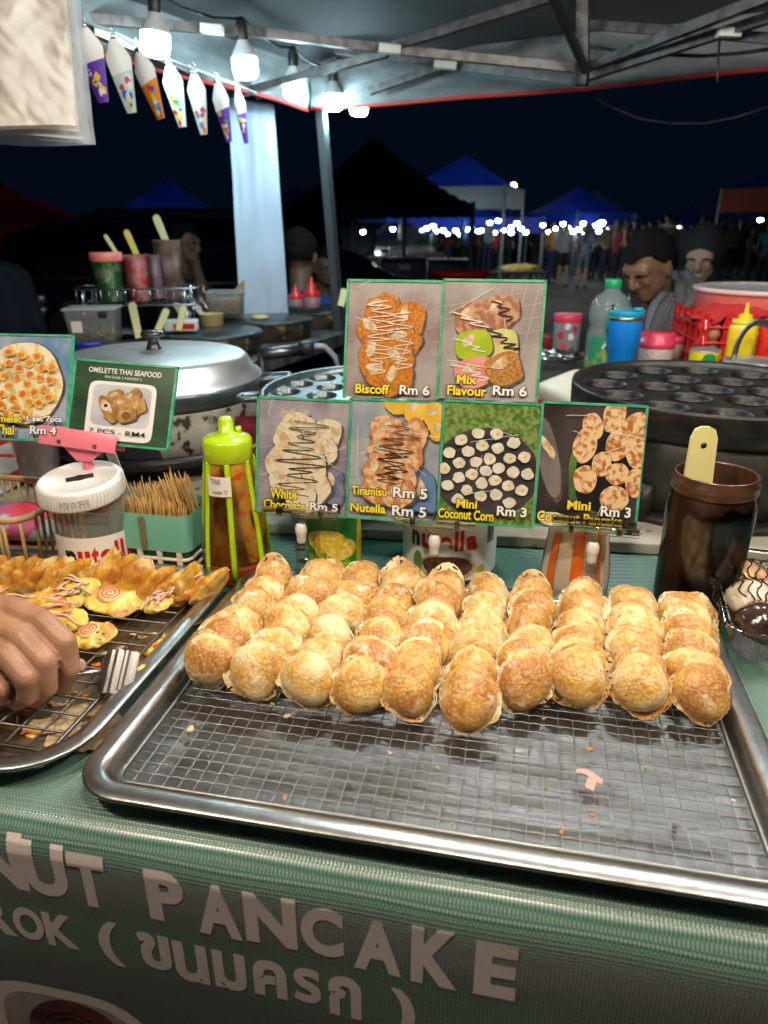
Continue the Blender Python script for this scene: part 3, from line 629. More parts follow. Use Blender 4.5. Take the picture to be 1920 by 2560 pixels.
# ---- acrylic clips holding the sign on the tray's back rim
GRP = 'acrylic sign clips on the back rim'
for u, vj, vb, lb in ((757, 1333, 1418, 'clear acrylic sign clip standing before the corn can'), (1083, 1362, 1448, 'clear acrylic sign clip standing before the full hazelnut spread tub'), (1470, 1380, 1470, 'clear acrylic sign clip standing before the orange striped bottle')):
    pb = PP(u, vb, TL(0, .434, 0), EY); cl = thing('sign_clip', lb, 'sign clip', (pb.x, pb.y, ZR - .004), YAW, GRP)
    j = PP(u, vj, TL(0, .434, 0), EY); hj = j.z - ZR + .004
    mb = MB()
    for sy in (-1, 1): mb.prism([(-.010, 0), (.010, 0), (.0085, .012), (.0055, .020), (.0085, .034), (.010, hj * .72), (-.010, hj * .72), (-.0085, .034), (-.0055, .020), (-.0085, .012)], .002, T4((0, sy * .006, 0)) @ Matrix.Rotation(sy * .1, 4, 'X'))
    mb.box((0, 0, hj * .66), (.012, .01, .006)); mb.build('clamp', CLEAR, cl)
    mb = MB(); mb.tube([(-.008, 0, .022), (.008, 0, .022)], .0035, 10); mb.build('spring', STEEL, cl)
    mb = MB(); mb.lathe([(0, -.014), (.0055, -.014), (.0065, -.011), (.0065, -.002), (.008, .001), (.008, .008), (.0065, .012), (.0055, .014), (0, .014)], 14, T4((0, 0, hj))); mb.build('joint', WHITEP, cl)
    mb = MB(); mb.prism([(-.004, 0), (.004, 0), (.021, .020), (-.021, .020)], .0025, T4((0, .001, hj + .013)))
    mb.box((0, -.005, hj + .034), (.104, .002, .016)); mb.box((0, .012, hj + .034), (.104, .002, .016)); mb.tube([(-.052, 0, hj + .031), (.052, 0, hj + .031)], .0042, 8)
    mb.build('jaw', CLEAR, cl, None, None)
    for sx in (-1, 1): mb = MB(); mb.tube([(sx * .029 - .003, 0, hj + .031), (sx * .029 + .003, 0, hj + .031)], .0056, 10); mb.build('spring_band', mat('dark_steel', (.12, .11, .10), .3, 1), cl)

# ---- hazelnut spread jars
NUT_R = mat('nutella_red', (.55, .012, .012), .4); NUT_K = mat('nutella_black', (.012, .012, .012), .4); LABEL = mat('jar_label', (.80, .78, .75), .42, b=.05, bs=60)
def nut_label(par, r, z0, z1, half, zt0, zt1, x0=None, x1=None):
    mb = MB(); f = cyl(r, .0006); mb.grid(30, 2, lambda u, v: f(-half + 2 * half * u, z0 + (z1 - z0) * v)); mb.build('label', LABEL, par)
    f = cyl(r, .0012); w_ = (x1 - x0)
    mb = MB(); text_on(mb, 'n', x0, x0 + w_ * .155, zt0, zt0 + (zt1 - zt0) * .72, f, .05); mb.build('printed_lettering', NUT_K, par)
    for ch, a, b, h in (('u', .185, .345, .72), ('t', .365, .455, .9), ('e', .47, .635, .72), ('l', .665, .715, 1), ('l', .745, .795, 1), ('a', .83, 1, .72)):
        mb = MB(); text_on(mb, ch, x0 + w_ * a, x0 + w_ * b, zt0, zt0 + (zt1 - zt0) * h, f, .05); mb.build('printed_lettering', NUT_R, par)
p = PZ(1121, 1418, ZT); nj = thing('spread_tub', 'full hazelnut spread tub with white nutella label behind the price sign', 'jar', p, face(p)); R_ = .0672
mb = MB(); mb.lathe([(0, 0), (R_ - .006, 0), (R_, .006), (R_, .108), (R_ - .003, .114), (R_ - .01, .120), (R_ - .01, .124)], 48); mb.build('tub', mat('cocoa_tub', (.055, .022, .012), .2, coat=.6), nj)
mb = MB(); mb.lathe([(R_ - .008, .122), (R_ - .006, .123), (R_ - .006, .127), (0, .127)], 48); mb.build('lid', mat('cocoa_lid', (.05, .02, .012), .3), nj)
nut_label(nj, R_, .012, .098, .100, .058, .088, -.058, .040)
f = cyl(R_, .0013)
def patch(m, x, z, rx, rz, par, f, name, n=20, wob=.06, seed=0):
    pts = []
    for i in range(n): t = 2 * PI * i / n; k = 1 + wob * 2 * noise.noise((math.cos(t), math.sin(t), seed * 5.1 + x * 50)); pts.append((x + rx * k * math.cos(t), z + rz * k * math.sin(t)))
    o = MB(); lo = [[f(x + (a - x) * q, z + (b - z) * q) for a, b in pts] for q in (1, .5, .02)]; rings(o, lo, True, sm=False); return o.build(name, m, par)
patch(mat('label_bread', (.55, .38, .18), .5), -.002, .030, .042, .020, nj, cyl(R_, .0012), 'printed_bread'); patch(mat('label_cocoa', (.07, .025, .015), .35, c2=(.14, .06, .04), ns=60), -.002, .033, .036, .016, nj, cyl(R_, .0017), 'printed_spread'); patch(mat('label_leaf', (.12, .25, .06), .5), -.046, .034, .008, .016, nj, cyl(R_, .0014), 'printed_leaf')
patch(mat('label_yellow', (.65, .5, .03), .5), .048, .026, .008, .006, nj, cyl(R_, .0012), 'printed_mark')
bc = MB(); rr_ = random.Random(3); x = .058
while x < .073: wd = rr_.choice((.0006, .0011, .0016)); bc.grid(2, 2, lambda u, v: cyl(R_, .0012)(x + wd * u, .062 + .032 * v), sm=False); x += wd + rr_.choice((.0007, .0012))
bc.build('printed_barcode', NUT_K, nj)

p = PZ(259, 1422, ZT); lj = thing('spread_jar', 'emptied clear nutella jar with white slotted lid holding the pink clip', 'jar', p, face(p)); R_ = .0555
mb = MB(); mb.lathe([(0, .002), (R_ - .006, .001), (R_, .008), (R_ - .001, .05), (R_, .090), (R_ - .004, .112), (R_ - .010, .124), (R_ - .012, .134)], 48); mb.build('glass', milky('jar_plastic', (.42, .38, .34), .72, .12), lj)
nut_label(lj, R_, .012, .074, .085, .031, .064, -.050, .054)
rx = Matrix.Rotation(.10, 4, 'X') @ Matrix.Rotation(-.08, 4, 'Y')
mb = MB(); mb.lathe([(R_ - .004, .124), (R_ + .0005, .1245), (R_ + .0015, .127), (R_ + .001, .148), (R_ - .002, .1515), (R_ - .006, .1522), (R_ - .008, .1505), (.019, .1502)], 72, rx); mb.lathe([(.019, .1502), (.010, .150)], 72, rx); mb.build('lid', WHITEP, lj)
mb = MB()
for i in range(70): a = 2 * PI * i / 70; mb.box(rx @ V(((R_ + .0016) * math.cos(a), (R_ + .0016) * math.sin(a), .1375)), (.0012, .0012, .019), RZ(a))
mb.build('lid_ridges', WHITEP, lj)
mb = MB(); mb.box(rx @ V((.001, -.001, .1504)), (.036, .013, .0012), rx.to_3x3()); mb.build('lid_slot', DARKP, lj)
for k, t in enumerate(('BF 18A CAL 180527B', 'BB 18A CAL 280528', 'A 2287TMA 106 TAQ')):
    mb = MB(); f = lambda a, b: rx @ V(cyl(R_, .0024)(a, b)); text_on(mb, t, -.030, .006, .1395 - k * .0036, .1417 - k * .0036, f, 0); mb.build('printed_code', NUT_K, lj)
PINK = mat('pink_plastic', (.80, .20, .27), .32, coat=.2)
PL2 = Pl(PD(208, 1090, .985), math.radians(-7), math.radians(24))
pc = thing('pink_clip', 'pink plastic sign clip planted in the slotted jar lid', 'sign clip', PL2.o, (0, 0, math.radians(-7)))
x0, zc = -.051, -.004
mb = MB(); mb.box((-.003, -.010, -.002), (.110, .004, .026), RY(.10) @ RX(-.42), .0012); mb.build('front_jaw', PINK, pc)
mb = MB(); mb.box((.000, .010, -.004), (.112, .004, .026), RY(.10) @ RX(-.42), .0012); mb.prism([(-.025, -.012), (.030, -.018), (.012, -.034), (-.008, -.033)], .012, T4((-.002, -.004, 0))); mb.build('rear_jaw', PINK, pc)
mb = MB(); mb.tube([(-.001, -.002, -.022), (0, 0, -.034), (0, .0, -.052), (0, .002, -.062)], [.006, .0068, .0085, .0085], 14); mb.build('stem', PINK, pc)
mb = MB(); mb.box((.004, .004, -.100), (.040, .004, .034), None, .002); mb.box((.006, .004, -.074), (.022, .004, .03), None, .001); mb.box((.012, .010, -.100), (.036, .004, .03), RZ(.4), .002); mb.build('foot', PINK, pc)
for sx in (-.026, .025): mb = MB(); mb.box((sx - .002, -.012, -.008 - sx * .1), (.005, .008, .007), RY(.1)); mb.build('spring_band', STEEL, pc)
# ---- the two omelette signs in the pink clip
sa = thing('omelette_sign', 'blue omelette price card with green edge in the pink clip', 'sign', PL2.o, PL2.rot)
c = card((-62, 840, 178, 1100), PL2, sa, pm_('plate_blue', (.10, .22, .42), (.35, .42, .5), 14), y=-.003)
c.blob(pm_('egg_white', (.80, .72, .52), (.66, .46, .14), 90, .48, .62), .52, .53, .40, .40, 0, .06, 36)
ro = random.Random(8)
for i in range(30):
    a = i * 2.4; r = .36 * math.sqrt((i + .5) / 30); x = .52 + r * math.cos(a); y = .53 + r * .92 * math.sin(a)
    c.blob(pm_('yolk_halo', (.74, .5, .12)), x, y, .052, .045, 0, .25, 12, i, 'printed_topping'); c.blob(pm_('yolk', (.70, .24, .05), (.6, .14, .04), 60), x, y, .034, .03, 0, .3, 10, i + 3, 'printed_topping')
c.text('Omelet', .24, .57, .15, .225, YEL); c.text('1 set 7pcs', .62, .98, .155, .225, WHT); c.text('Thai', .31, .50, .035, .13, YEL); c.text('Rm 4', .66, .93, .05, .13, WHT)
sb = thing('seafood_sign', 'dark green omelette Thai seafood card in the pink clip', 'sign', PL2.o, PL2.rot)
c = card((172, 900, 426, 1104), PL2, sb, pm_('dark_green', (.012, .045, .022), (.03, .085, .035), 9, aniso=(1, 1, 3)), y=.002, tilt=.06)
c.text('OMELETTE THAI SEAFOOD', .14, .86, .86, .925, WHT, False, .015); c.text('Hoi krok ( หอยครก )', .31, .67, .79, .84, WHT, False, 0)
c.blob(WHT, .50, .405, .335, .275, 0, 0, 60, name='printed_frame', sq=.22); c.blob(pm_('box_grey', (.42, .44, .52), (.6, .62, .66), 12), .50, .47, .29, .195, 0, 0, 60, name='printed_box', sq=.25)
for i, (x, y) in enumerate(((.44, .58), (.60, .57), (.36, .47), (.52, .49), (.67, .48), (.42, .39), (.58, .37))): c.blob(pm_('fried_egg', (.50, .30, .08), (.30, .13, .03), 70, rnd=True), x, y, .095, .075, i, .2, seed=i)
c.blob(pm_('naruto', (.7, .6, .5)), .36, .45, .05, .04); c.blob(BLK, .36, .46, .02, .016); c.blob(pm_('fried_dark', (.2, .09, .02)), .57, .36, .05, .035)
c.text('7 PCS - RM4', .22, .78, .115, .175, BLK, False, .01)

# ---- squeeze bottle of chilli sauce
p = PZ(596, 1432, ZT); sbt = thing('sauce_bottle', 'clear ribbed squeeze bottle of chilli sauce with lime cap', 'bottle', p, face(p)); sbt.scale = (1, 1, .89)
prof = [(0, 0), (.044, 0), (.0465, .004), (.0455, .04), (.042, .09), (.036, .150), (.031, .195), (.030, .199)]
mb = MB(); mb.lathe([(r * .985, z) for r, z in prof], 48); mb.build('sauce', mat('chilli_sauce', (.80, .42, .045), .35, c2=(.80, .50, .10), ns=30, c3=(.72, .15, .02), ns3=55, lo3=.56, hi3=.66, coat=.3), sbt)
mb = MB(); mb.lathe([(r * 1.0, z) for r, z in prof], 48); mb.build('bottle', clear('bottle_plastic', (1, .96, .86), .08, 1.45, 1.5), sbt)
mb = MB(); mb.lathe([(.0468, .003), (.0470, .006), (.0458, .034), (.0452, .037)], 48); mb.build('settled_sauce', mat('settled_sauce', (.16, .022, .006), .25, c2=(.22, .04, .01), ns=40, coat=.5), sbt)
LIME = mat('lime_plastic', (.42, .62, .01), .28, coat=.3)
for k in range(7):
    a = -1.0 + k * .9; mb = MB(); mb.tube([((r + .0008) * math.sin(a), -(r + .0008) * math.cos(a), z) for r, z in prof[2:]], .0042, 6, flat=.3); mb.build('rib', LIME, sbt)
mb = MB(); mb.lathe([(.032, .197), (.0335, .199), (.0335, .226), (.031, .231), (.020, .235), (.0105, .239), (.0098, .258), (.007, .262), (0, .262)], 40); mb.build('cap', LIME, sbt)
mb = MB(); mb.tube([(.016, .004, .232), (.016, .004, .245)], .0045, 10); mb.tube([(.033, 0, .212), (.045, .002, .218), (.056, .0, .236), (.062, 0, .252)], .0026, 6); mb.build('cap_strap', LIME, sbt)
fr_ = lambda x, y: (lambda r: (r * math.sin(x / r), -r * math.cos(x / r), y))(.0335 + (.195 - y) * .105 + .0022)
mb = MB(); mb.grid(12, 6, lambda u, v: fr_(-.034 + .034 * u, .150 + .030 * v)); mb.build('paper_label', mat('paper', (.72, .69, .66), .6), sbt)
fr2 = lambda x, y: (lambda q: (q[0] * 1.012, q[1] * 1.012, q[2]))(fr_(x, y))
for t, x0_, x1_, y0_, y1_ in (('THAI', -.028, -.014, .168, .177), ('made', -.026, -.013, .154, .160), ('♡', -.010, -.005, .154, .160)):
    mb = MB(); text_on(mb, t, x0_, x1_, y0_, y1_, fr2, 0); mb.build('handwriting', NUT_K, sbt)

# ---- toothpick basket
p = PZ(416, 1416, ZT); tk = thing('toothpick_basket', 'small mint plastic-wrapped white lattice basket of toothpicks', 'basket', p, YAW)
BW, BD, BH = .118, .078, .100
LAT = mat('lattice_white', (.70, .62, .56), .4); MINT = milky('mint_wrap', (.18, .52, .42), .15, .22)
for j in range(4):
    mb = MB(); mb.tube(rr_loop(BW, BD, .012, .004 + j * .0145, 4), .0026, 6, closed=True); mb.build('lattice_rail', LAT, tk)
for i in range(4):
    for sy in (-1, 1): mb = MB(); mb.box((-BW / 2 + .014 + i * .030, sy * BD / 2, .027), (.007, .004, .05)); mb.build('lattice_post', LAT, tk)
mb = MB(); rings(mb, [rr_loop(BW - .008, BD - .008, .01, .003, 4), rr_loop(BW - .008, BD - .008, .01, .090, 4)], False, True); mb.build('liner', mat('green_liner', (.02, .16, .05), .4), tk)
mb = MB(); rings(mb, [[(x + .0012 * noise.noise((x * 60, z * 60, y * 60)), y + .002 * noise.noise((x * 50, z * 50 + 3, y * 50)), z + (.004 * noise.noise((x * 30, y * 30, 7)) if z in (.046, BH) else 0)) for x, y, z in rr_loop(BW + .006, BD + .006, .012, zz, 5)] for zz in (.046, .054, .062, .072, .082, .092, BH)], False)
mb.build('wrap', MINT, tk)
mb = MB(); mb.box((-.004, -BD / 2 - .0048, .074), (.009, .0012, .046)); mb.build('tape_strip', mat('brown_tape', (.17, .15, .10), .3), tk)
TP = mat('bamboo', (.62, .38, .14), .55, c2=(.5, .27, .08), ns=60, rnd=True)
mb = MB(); mb.tube([(0, 0, 0), (0, 0, .004), (0, 0, .058), (0, 0, .066)], [.0004, .0011, .0011, .0002], 6); tpm = mb.mesh('toothpick', TP)
rt = random.Random(2); M3 = Matrix.Translation(p) @ Matrix.Rotation(YAW, 4, 'Z')
for k in range(230):
    if k < 62: lx_, ly_ = rt.uniform(.018, .050), rt.uniform(-.016, .03); z0 = .062 + rt.uniform(0, .022); tx, ty = rt.uniform(-.30, -.12) , rt.uniform(-.05, .1)
    elif k < 130: lx_ = -.052 + .104 * rt.random(); ly_ = -.034 + rt.uniform(0, .012); z0 = .044 + rt.uniform(0, .012); tx, ty = rt.uniform(-.08, .1), rt.uniform(-.12, .06)
    else: lx_ = -.052 + .075 * rt.random(); ly_ = rt.uniform(-.024, .034); z0 = .044 + rt.uniform(0, .01) + .012 * (ly_ > 0); tx, ty = rt.uniform(-.1, .1), rt.uniform(-.1, .1)
    o = link('toothpick', tpm, None, M3 @ V((lx_, ly_, z0)), (ty, tx, YAW)); tag(o, 'thin pointed bamboo toothpick standing in the mint basket', 'toothpick', 'toothpicks in the mint basket')

# ---- tan basket at the left
p = PZ(-110, 1425, ZT); tn = thing('tan_basket', 'tan slatted plastic basket behind the folded omelettes', 'basket', (p.x, p.y + .07, ZT), YAW)
TAN = mat('tan_plastic', (.52, .36, .17), .4)
for z, k in ((.092, 0), (.006, -.012)): mb = MB(); mb.tube(rr_loop(.30 + k, .16 + k, .03, z, 6), .004, 8, closed=True, flat=1.3); mb.build('rim' if k == 0 else 'base_ring', TAN, tn)
for x, y in rrect(.30, .16, .03, 2) + [(-.12 + i * .0145, s * .08) for i in range(17) for s in (-1, 1)] + [(s * .15, -.05 + i * .0145) for i in range(8) for s in (-1, 1)]:
    mb = MB(); mb.tube([(x, y, .092), (x * .96, y * .94, .006)], .0027, 6); mb.build('slat', TAN, tn)
mb = MB(); rings(mb, [rr_loop(.288, .148, .03, .004, 6)], True); mb.build('base', TAN, tn)
mb = MB(); mb.ell((.02, .02, .035), (.10, .05, .03), 20, 10, nz=.5, nsc=22); tag(mb.build('red_cloth', mat('red_purple_cloth', (.55, .02, .03), .7, c2=(.25, .10, .25), ns=12, c3=(.35, .42, .45), ns3=16, lo3=.56, hi3=.6), None, (p.x, p.y + .07, ZT)), 'crumpled red and purple cloth inside the tan basket', 'cloth')

# ---- sweetcorn can, orange striped bottle
p = PZ(836, 1424, ZT); cn = thing('corn_can', 'green sweetcorn can with printed yellow cobs behind the price sign', 'can', p, face(p)); R_ = .0405
mb = MB(); mb.lathe([(0, .004), (R_ - .002, .002), (R_, .0), (R_ + .0006, .003), (R_, .006)], 36); mb.lathe([(R_, .006), (R_, .106)], 36, mi=1); mb.lathe([(R_, .106), (R_ + .0008, .109), (R_ - .001, .112), (R_ - .003, .108), (0, .108)], 36)
mb.build('can_body', [ALU, mat('can_green', (.015, .20, .03), .3, c2=(.04, .32, .05), ns=14, coat=.4)], cn)
f = cyl(R_, .0006); CORN = mat('print_corn_yellow', (.66, .44, .03), .35, c2=(.78, .60, .12), ns=160, lo=.45, hi=.55)
for x, z, rx_, rz_ in ((-.012, .062, .030, .018), (.004, .05, .032, .017)): patch(CORN, x, z, rx_, rz_, cn, cyl(R_, .0008 + .0003 * (z < .06)), 'printed_cob')
patch(mat('husk_green', (.12, .25, .02), .4, c2=(.3, .4, .05), ns=60), -.012, .030, .034, .016, cn, cyl(R_, .0009), 'printed_husk'); patch(mat('can_yellow', (.70, .58, .02), .35), .044, .05, .008, .05, cn, cyl(R_, .0006), 'printed_strip')
patch(mat('badge_green', (.25, .55, .02), .4), .018, .02, .012, .012, cn, cyl(R_, .0014), 'printed_badge')
mb = MB(); text_on(mb, 'NO', .011, .025, .018, .025, cyl(R_, .002), .02); mb.build('printed_lettering', mat('can_red', (.5, .03, .01), .4), cn)
p = PZ(1431, 1474, ZT); ob = thing('striped_bottle', 'cream squeeze bottle with broad orange stripes behind the price sign', 'bottle', p, face(p))
pf = [(0, 0), (.0425, 0), (.0455, .004), (.0455, .03), (.043, .06), (.039, .09), (.036, .12), (.034, .15), (.033, .165)]
mb = MB(); mb.lathe(pf, 40); mb.build('bottle', mat('cream_bottle', (.66, .52, .38), .35, coat=.3), ob)
ORG = mat('orange_stripe', (.80, .16, .01), .35, coat=.3)
for k in range(8):
    a0 = k * PI / 4 - .12; mb = MB(); mb.grid(5, len(pf) - 2, lambda u, v: (lambda q: ((q[0] + .0006) * math.sin(a0 + (.36 if k % 2 == 0 else .30) * u), -(q[0] + .0006) * math.cos(a0 + .36 * u), q[1]))(pf[2 + round(v * (len(pf) - 3))])); mb.build('stripe', ORG, ob)
mb = MB(); mb.lathe([(.034, .164), (.035, .168), (.035, .188), (.03, .192), (.01, .196), (.008, .215), (0, .216)], 32); mb.build('cap', ORG, ob)

# ---- open jar of chocolate sauce with spatula
p = PZ(1731, 1512, ZT); cj = thing('chocolate_jar', 'open ribbed-neck jar coated with dark chocolate sauce', 'jar', p, face(p)); cj.scale = (.9, .9, 1)
pj = [(0, .001), (.050, .001), (.056, .006), (.057, .02), (.0565, .10), (.0585, .135), (.0575, .150), (.0535, .160), (.0525, .163), (.0565, .166), (.0572, .169), (.055, .172), (.0572, .175), (.0572, .178), (.054, .181), (.0548, .186), (.0535, .1875), (.051, .186)]
CHJ = mat('chocolate_inside', (.045, .016, .008), .34, c2=(.09, .035, .018), ns=24, coat=.5, spec=.6)
mb = MB(); mb.lathe(pj, 56); mb.lathe([(.051, .186), (.0505, .165), (.053, .15), (.053, .13), (.0, .125)], 56); mb.build('jar', CHJ, cj)
mb = MB(); mb.lathe([(r + .0012, z) for r, z in pj[2:9]], 56); mb.build('glass_wall', GLASS, cj)
CREAM2 = mat('cream_spatula', (.76, .70, .30), .36, coat=.2)
def spatula(name, label, p0, p1, w0, w1, t=.004, hole=True, grp=None, m=CREAM2, th=0):
    d = (p1 - p0); L_ = d.length; o = thing(name, label, 'spatula', p0, 0, grp)
    x, y = frame(d, V((0, 1, 0)) if th == 0 else V((math.sin(th), math.cos(th), 0))); o.rotation_euler = Matrix((x, -y if False else d.normalized().cross(x), d.normalized())).transposed().to_euler()
    pl = [(-w0 / 2, 0), (w0 / 2, 0), (w1 / 2, L_ * .9), (w1 / 2 * .75, L_ * .975), (w1 / 2 * .3, L_), (-w1 / 2 * .3, L_), (-w1 / 2 * .75, L_ * .975), (-w1 / 2, L_ * .9)]
    mb = MB(); mb.prism(pl, t); mb.build('handle', m, o)
    if hole: mb = MB(); mb.tube([(0, -t * .56, L_ * .84), (0, t * .56, L_ * .84)], w1 * .12, 10); mb.build('hanging_hole', DARKP, o)
    return o
spatula('spatula', 'cream plastic spatula standing in the open chocolate jar', p + V((-.022, -.004, .10)), PD(1764, 1066, (p.y - .005) * CC - (1.175 - CAMH) * CS), .040, .032, .005)

# ---- clear clamshell with topped pancakes
p = PZ(1975, 1560, ZT + .025); cb = thing('clamshell_box', 'clear hinged clamshell box resting on the right tray rim', 'box', p, YAW - .10)
def shell(w0, d0, w1, d1, h, r): 
    mb = MB(); lo = [rr_loop(w0, d0, r, 0, 5), rr_loop(w0 + .004, d0 + .004, r, .004, 5)]
    n = len(lo[0])
    for zz in (.3, .6, .95): lo.append([(x * (1 + .02 * math.sin(i * 2.2)), y * (1 + .02 * math.sin(i * 2.2)), z) for i, (x, y, z) in enumerate(rr_loop(w0 + (w1 - w0) * zz, d0 + (d1 - d0) * zz, r, h * zz, 5))])
    lo += [rr_loop(w1, d1, r, h, 5), rr_loop(w1 + .012, d1 + .012, r + .004, h + .001, 5), rr_loop(w1 + .014, d1 + .014, r + .004, h - .003, 5)]
    rings(mb, lo, False, True); return mb
shell(.150, .200, .168, .226, .042, .022).build('base', CLEARP, cb)
lid = shell(.150, .200, .168, .226, .030, .022); lid.build('lid', CLEARP, cb, (.165, 0, .05), (0, -PI * .80, 0))
mb = MB()
for k in range(26): mb.box((-.090 - .002 * math.sin(k), -.100 + k * .0080, .041), (.010, .0018, .005), RZ(.5))
mb.build('hinge_ridges', CLEARP, cb)
for k, (lx_, ly_, c1, c2_, nm) in enumerate(((-.046, .060, (.55, .33, .17), (.42, .22, .10), 'tan mocha pancake drizzled with chocolate in the clamshell box'), (-.044, .002, (.72, .64, .52), (.66, .55, .4), 'white chocolate pancake with dark drizzle in the clamshell box'), (-.042, -.055, (.030, .013, .010), (.06, .03, .022), 'dark chocolate coated pancake in the clamshell box'), (.030, .04, (.5, .2, .06), (.35, .12, .04), 'golden crumb pancake deep in the clamshell box'), (.03, -.02, (.6, .2, .2), (.7, .35, .3), 'pink glazed pancake deep in the clamshell box'))):
    w_ = cb.matrix_basis @ V((lx_, ly_, .012)); tp = thing('topped_pancake', nm, 'pancake', w_, YAW, 'topped pancakes in the clamshell box')
    mb = MB(); mb.ell((0, 0, .014), (.031, .028, .024), 24, 14, nz=.14, nsc=60); mb.build('body', mat('topping%d' % k, c1, .3 if k != 2 else .16, c2=c2_, ns=50, coat=.4 if k == 2 else .1, b=.4, bs=140), tp)
    if k < 2:
        for q in range(7):
            st = [(-.028 + .009 * q + .004 * math.sin(i * 1.3 + q), -.026 + .0052 * i) for i in range(11)]
            pts = [(x, y, .014 + .0255 * math.sqrt(max(0, 1 - (x / .0325) ** 2 - (y / .0295) ** 2))) for x, y in st if (x / .0315) ** 2 + (y / .0285) ** 2 < .97]
            if len(pts) > 2: mb = MB(); mb.tube(pts, .0010, 5); mb.build('drizzle', mat('drizzle_choc', (.03, .012, .008), .25), tp)
# ================================================================== omelettes on the left rack
EGG = mat('fried_egg_skin', (.70, .40, .055), .42, c2=(.48, .18, .025), ns=55, lo=.42, hi=.62, c3=(.76, .56, .20), ns3=34, lo3=.52, hi3=.64, b=.8, bs=120, rnd=True, coat=.35)
EGGY = mat('yellow_egg', (.72, .50, .04), .4, c2=(.78, .62, .20), ns=60, c3=(.52, .22, .03), ns3=36, lo3=.52, hi3=.64, b=.9, bs=160, rnd=True, coat=.2)
SURIMI = mat('pink_fish_strip', (.68, .34, .26), .4, c2=(.72, .48, .36), ns=80, rnd=True, coat=.2); SWO = mat('orange_swirl', (.72, .20, .035), .4, coat=.2); SWP = mat('swirl_pale', (.75, .50, .28), .4); HERB = mat('chopped_herb', (.10, .22, .02), .5)
OM = []
for k in range(5):
    off = V((k * 4.1, 2.2, k)); mb = MB()
    def half(i, j, sgn):
        th = PI * i; rho = j; L_, H_ = .030, .046
        fr = 1 + .16 * noise.noise(V((math.cos(th) * 2.2, math.sin(th) * 2.2, 0)) + off) * rho + .10 * noise.noise(V((th * 6, 0, 1)) + off) * rho ** 3
        x = L_ * rho * math.cos(th) * fr; z = .004 + H_ * rho * (math.sin(th) ** .8 if math.sin(th) > 0 else 0) * fr
        y = sgn * (.014 * math.sqrt(max(0, 1 - rho ** 2)) * (1 - .35 * z / H_) + .0011 * (1 - rho ** 4)) + .004 * rho ** 2 * noise.noise(V((th * 2.2, rho, 2)) + off) + .007 * (z / H_) ** 2 * (1 if k % 2 else -.4)
        return V((x, y, z)) + V((0, 1, 0)) * .0022 * noise.noise(V((x, y, z)) * 70 + off)
    mb.grid(34, 12, lambda i, j: half(i, .02 + .98 * j, -1)); mb.grid(34, 12, lambda i, j: half(1 - i, .02 + .98 * j, 1)); OM.append(mb.mesh('folded_skin', EGG))
ro = random.Random(21)
row = [(20, 1428), (62, 1432), (105, 1432), (146, 1436), (184, 1436), (222, 1432), (262, 1430), (300, 1434), (336, 1444), (376, 1452), (416, 1454), (456, 1456), (512, 1452), (-22, 1430)]
WHO = ['beside the tan basket', 'second along from the tan basket']
for k, (u, v) in enumerate(row):
    p = PZ(u, v + 34, .963); nm = 'thin crisp folded omelette, %s in the standing row counted from the sauce bottle' % (ORD + ['eleventh', 'twelfth', 'thirteenth', 'fourteenth'])[[12, 11, 10, 9, 8, 7, 6, 5, 4, 3, 2, 1, 0, 13][k]]
    o = thing('folded_omelette', nm, 'omelette', p, (ro.uniform(.35, .62), ro.uniform(-.05, .15), math.radians(ro.uniform(62, 84)) + LYAW), 'folded omelettes standing in a row'); s_ = ro.uniform(1.0, 1.15); o.scale = (s_, s_ * 1.0, s_ * ro.uniform(.9, 1.05))
    link('folded_skin', OM[k % 5], o)
    for q in range(ro.randrange(1, 4)):
        mb = MB(); a = ro.uniform(.3, 2.4); x = .026 * math.cos(a); z = .044 * math.sin(a); mb.tube([(x - .006, ro.uniform(-.006, .004), z - .012), (x, ro.uniform(-.004, .004), z), (x + ro.uniform(-.004, .006), ro.uniform(-.006, .006), z + .007)], [.0016, .0018, .0012], 6, flat=.6); mb.build('filling_strip', SURIMI if ro.random() < .7 else SWP, o)
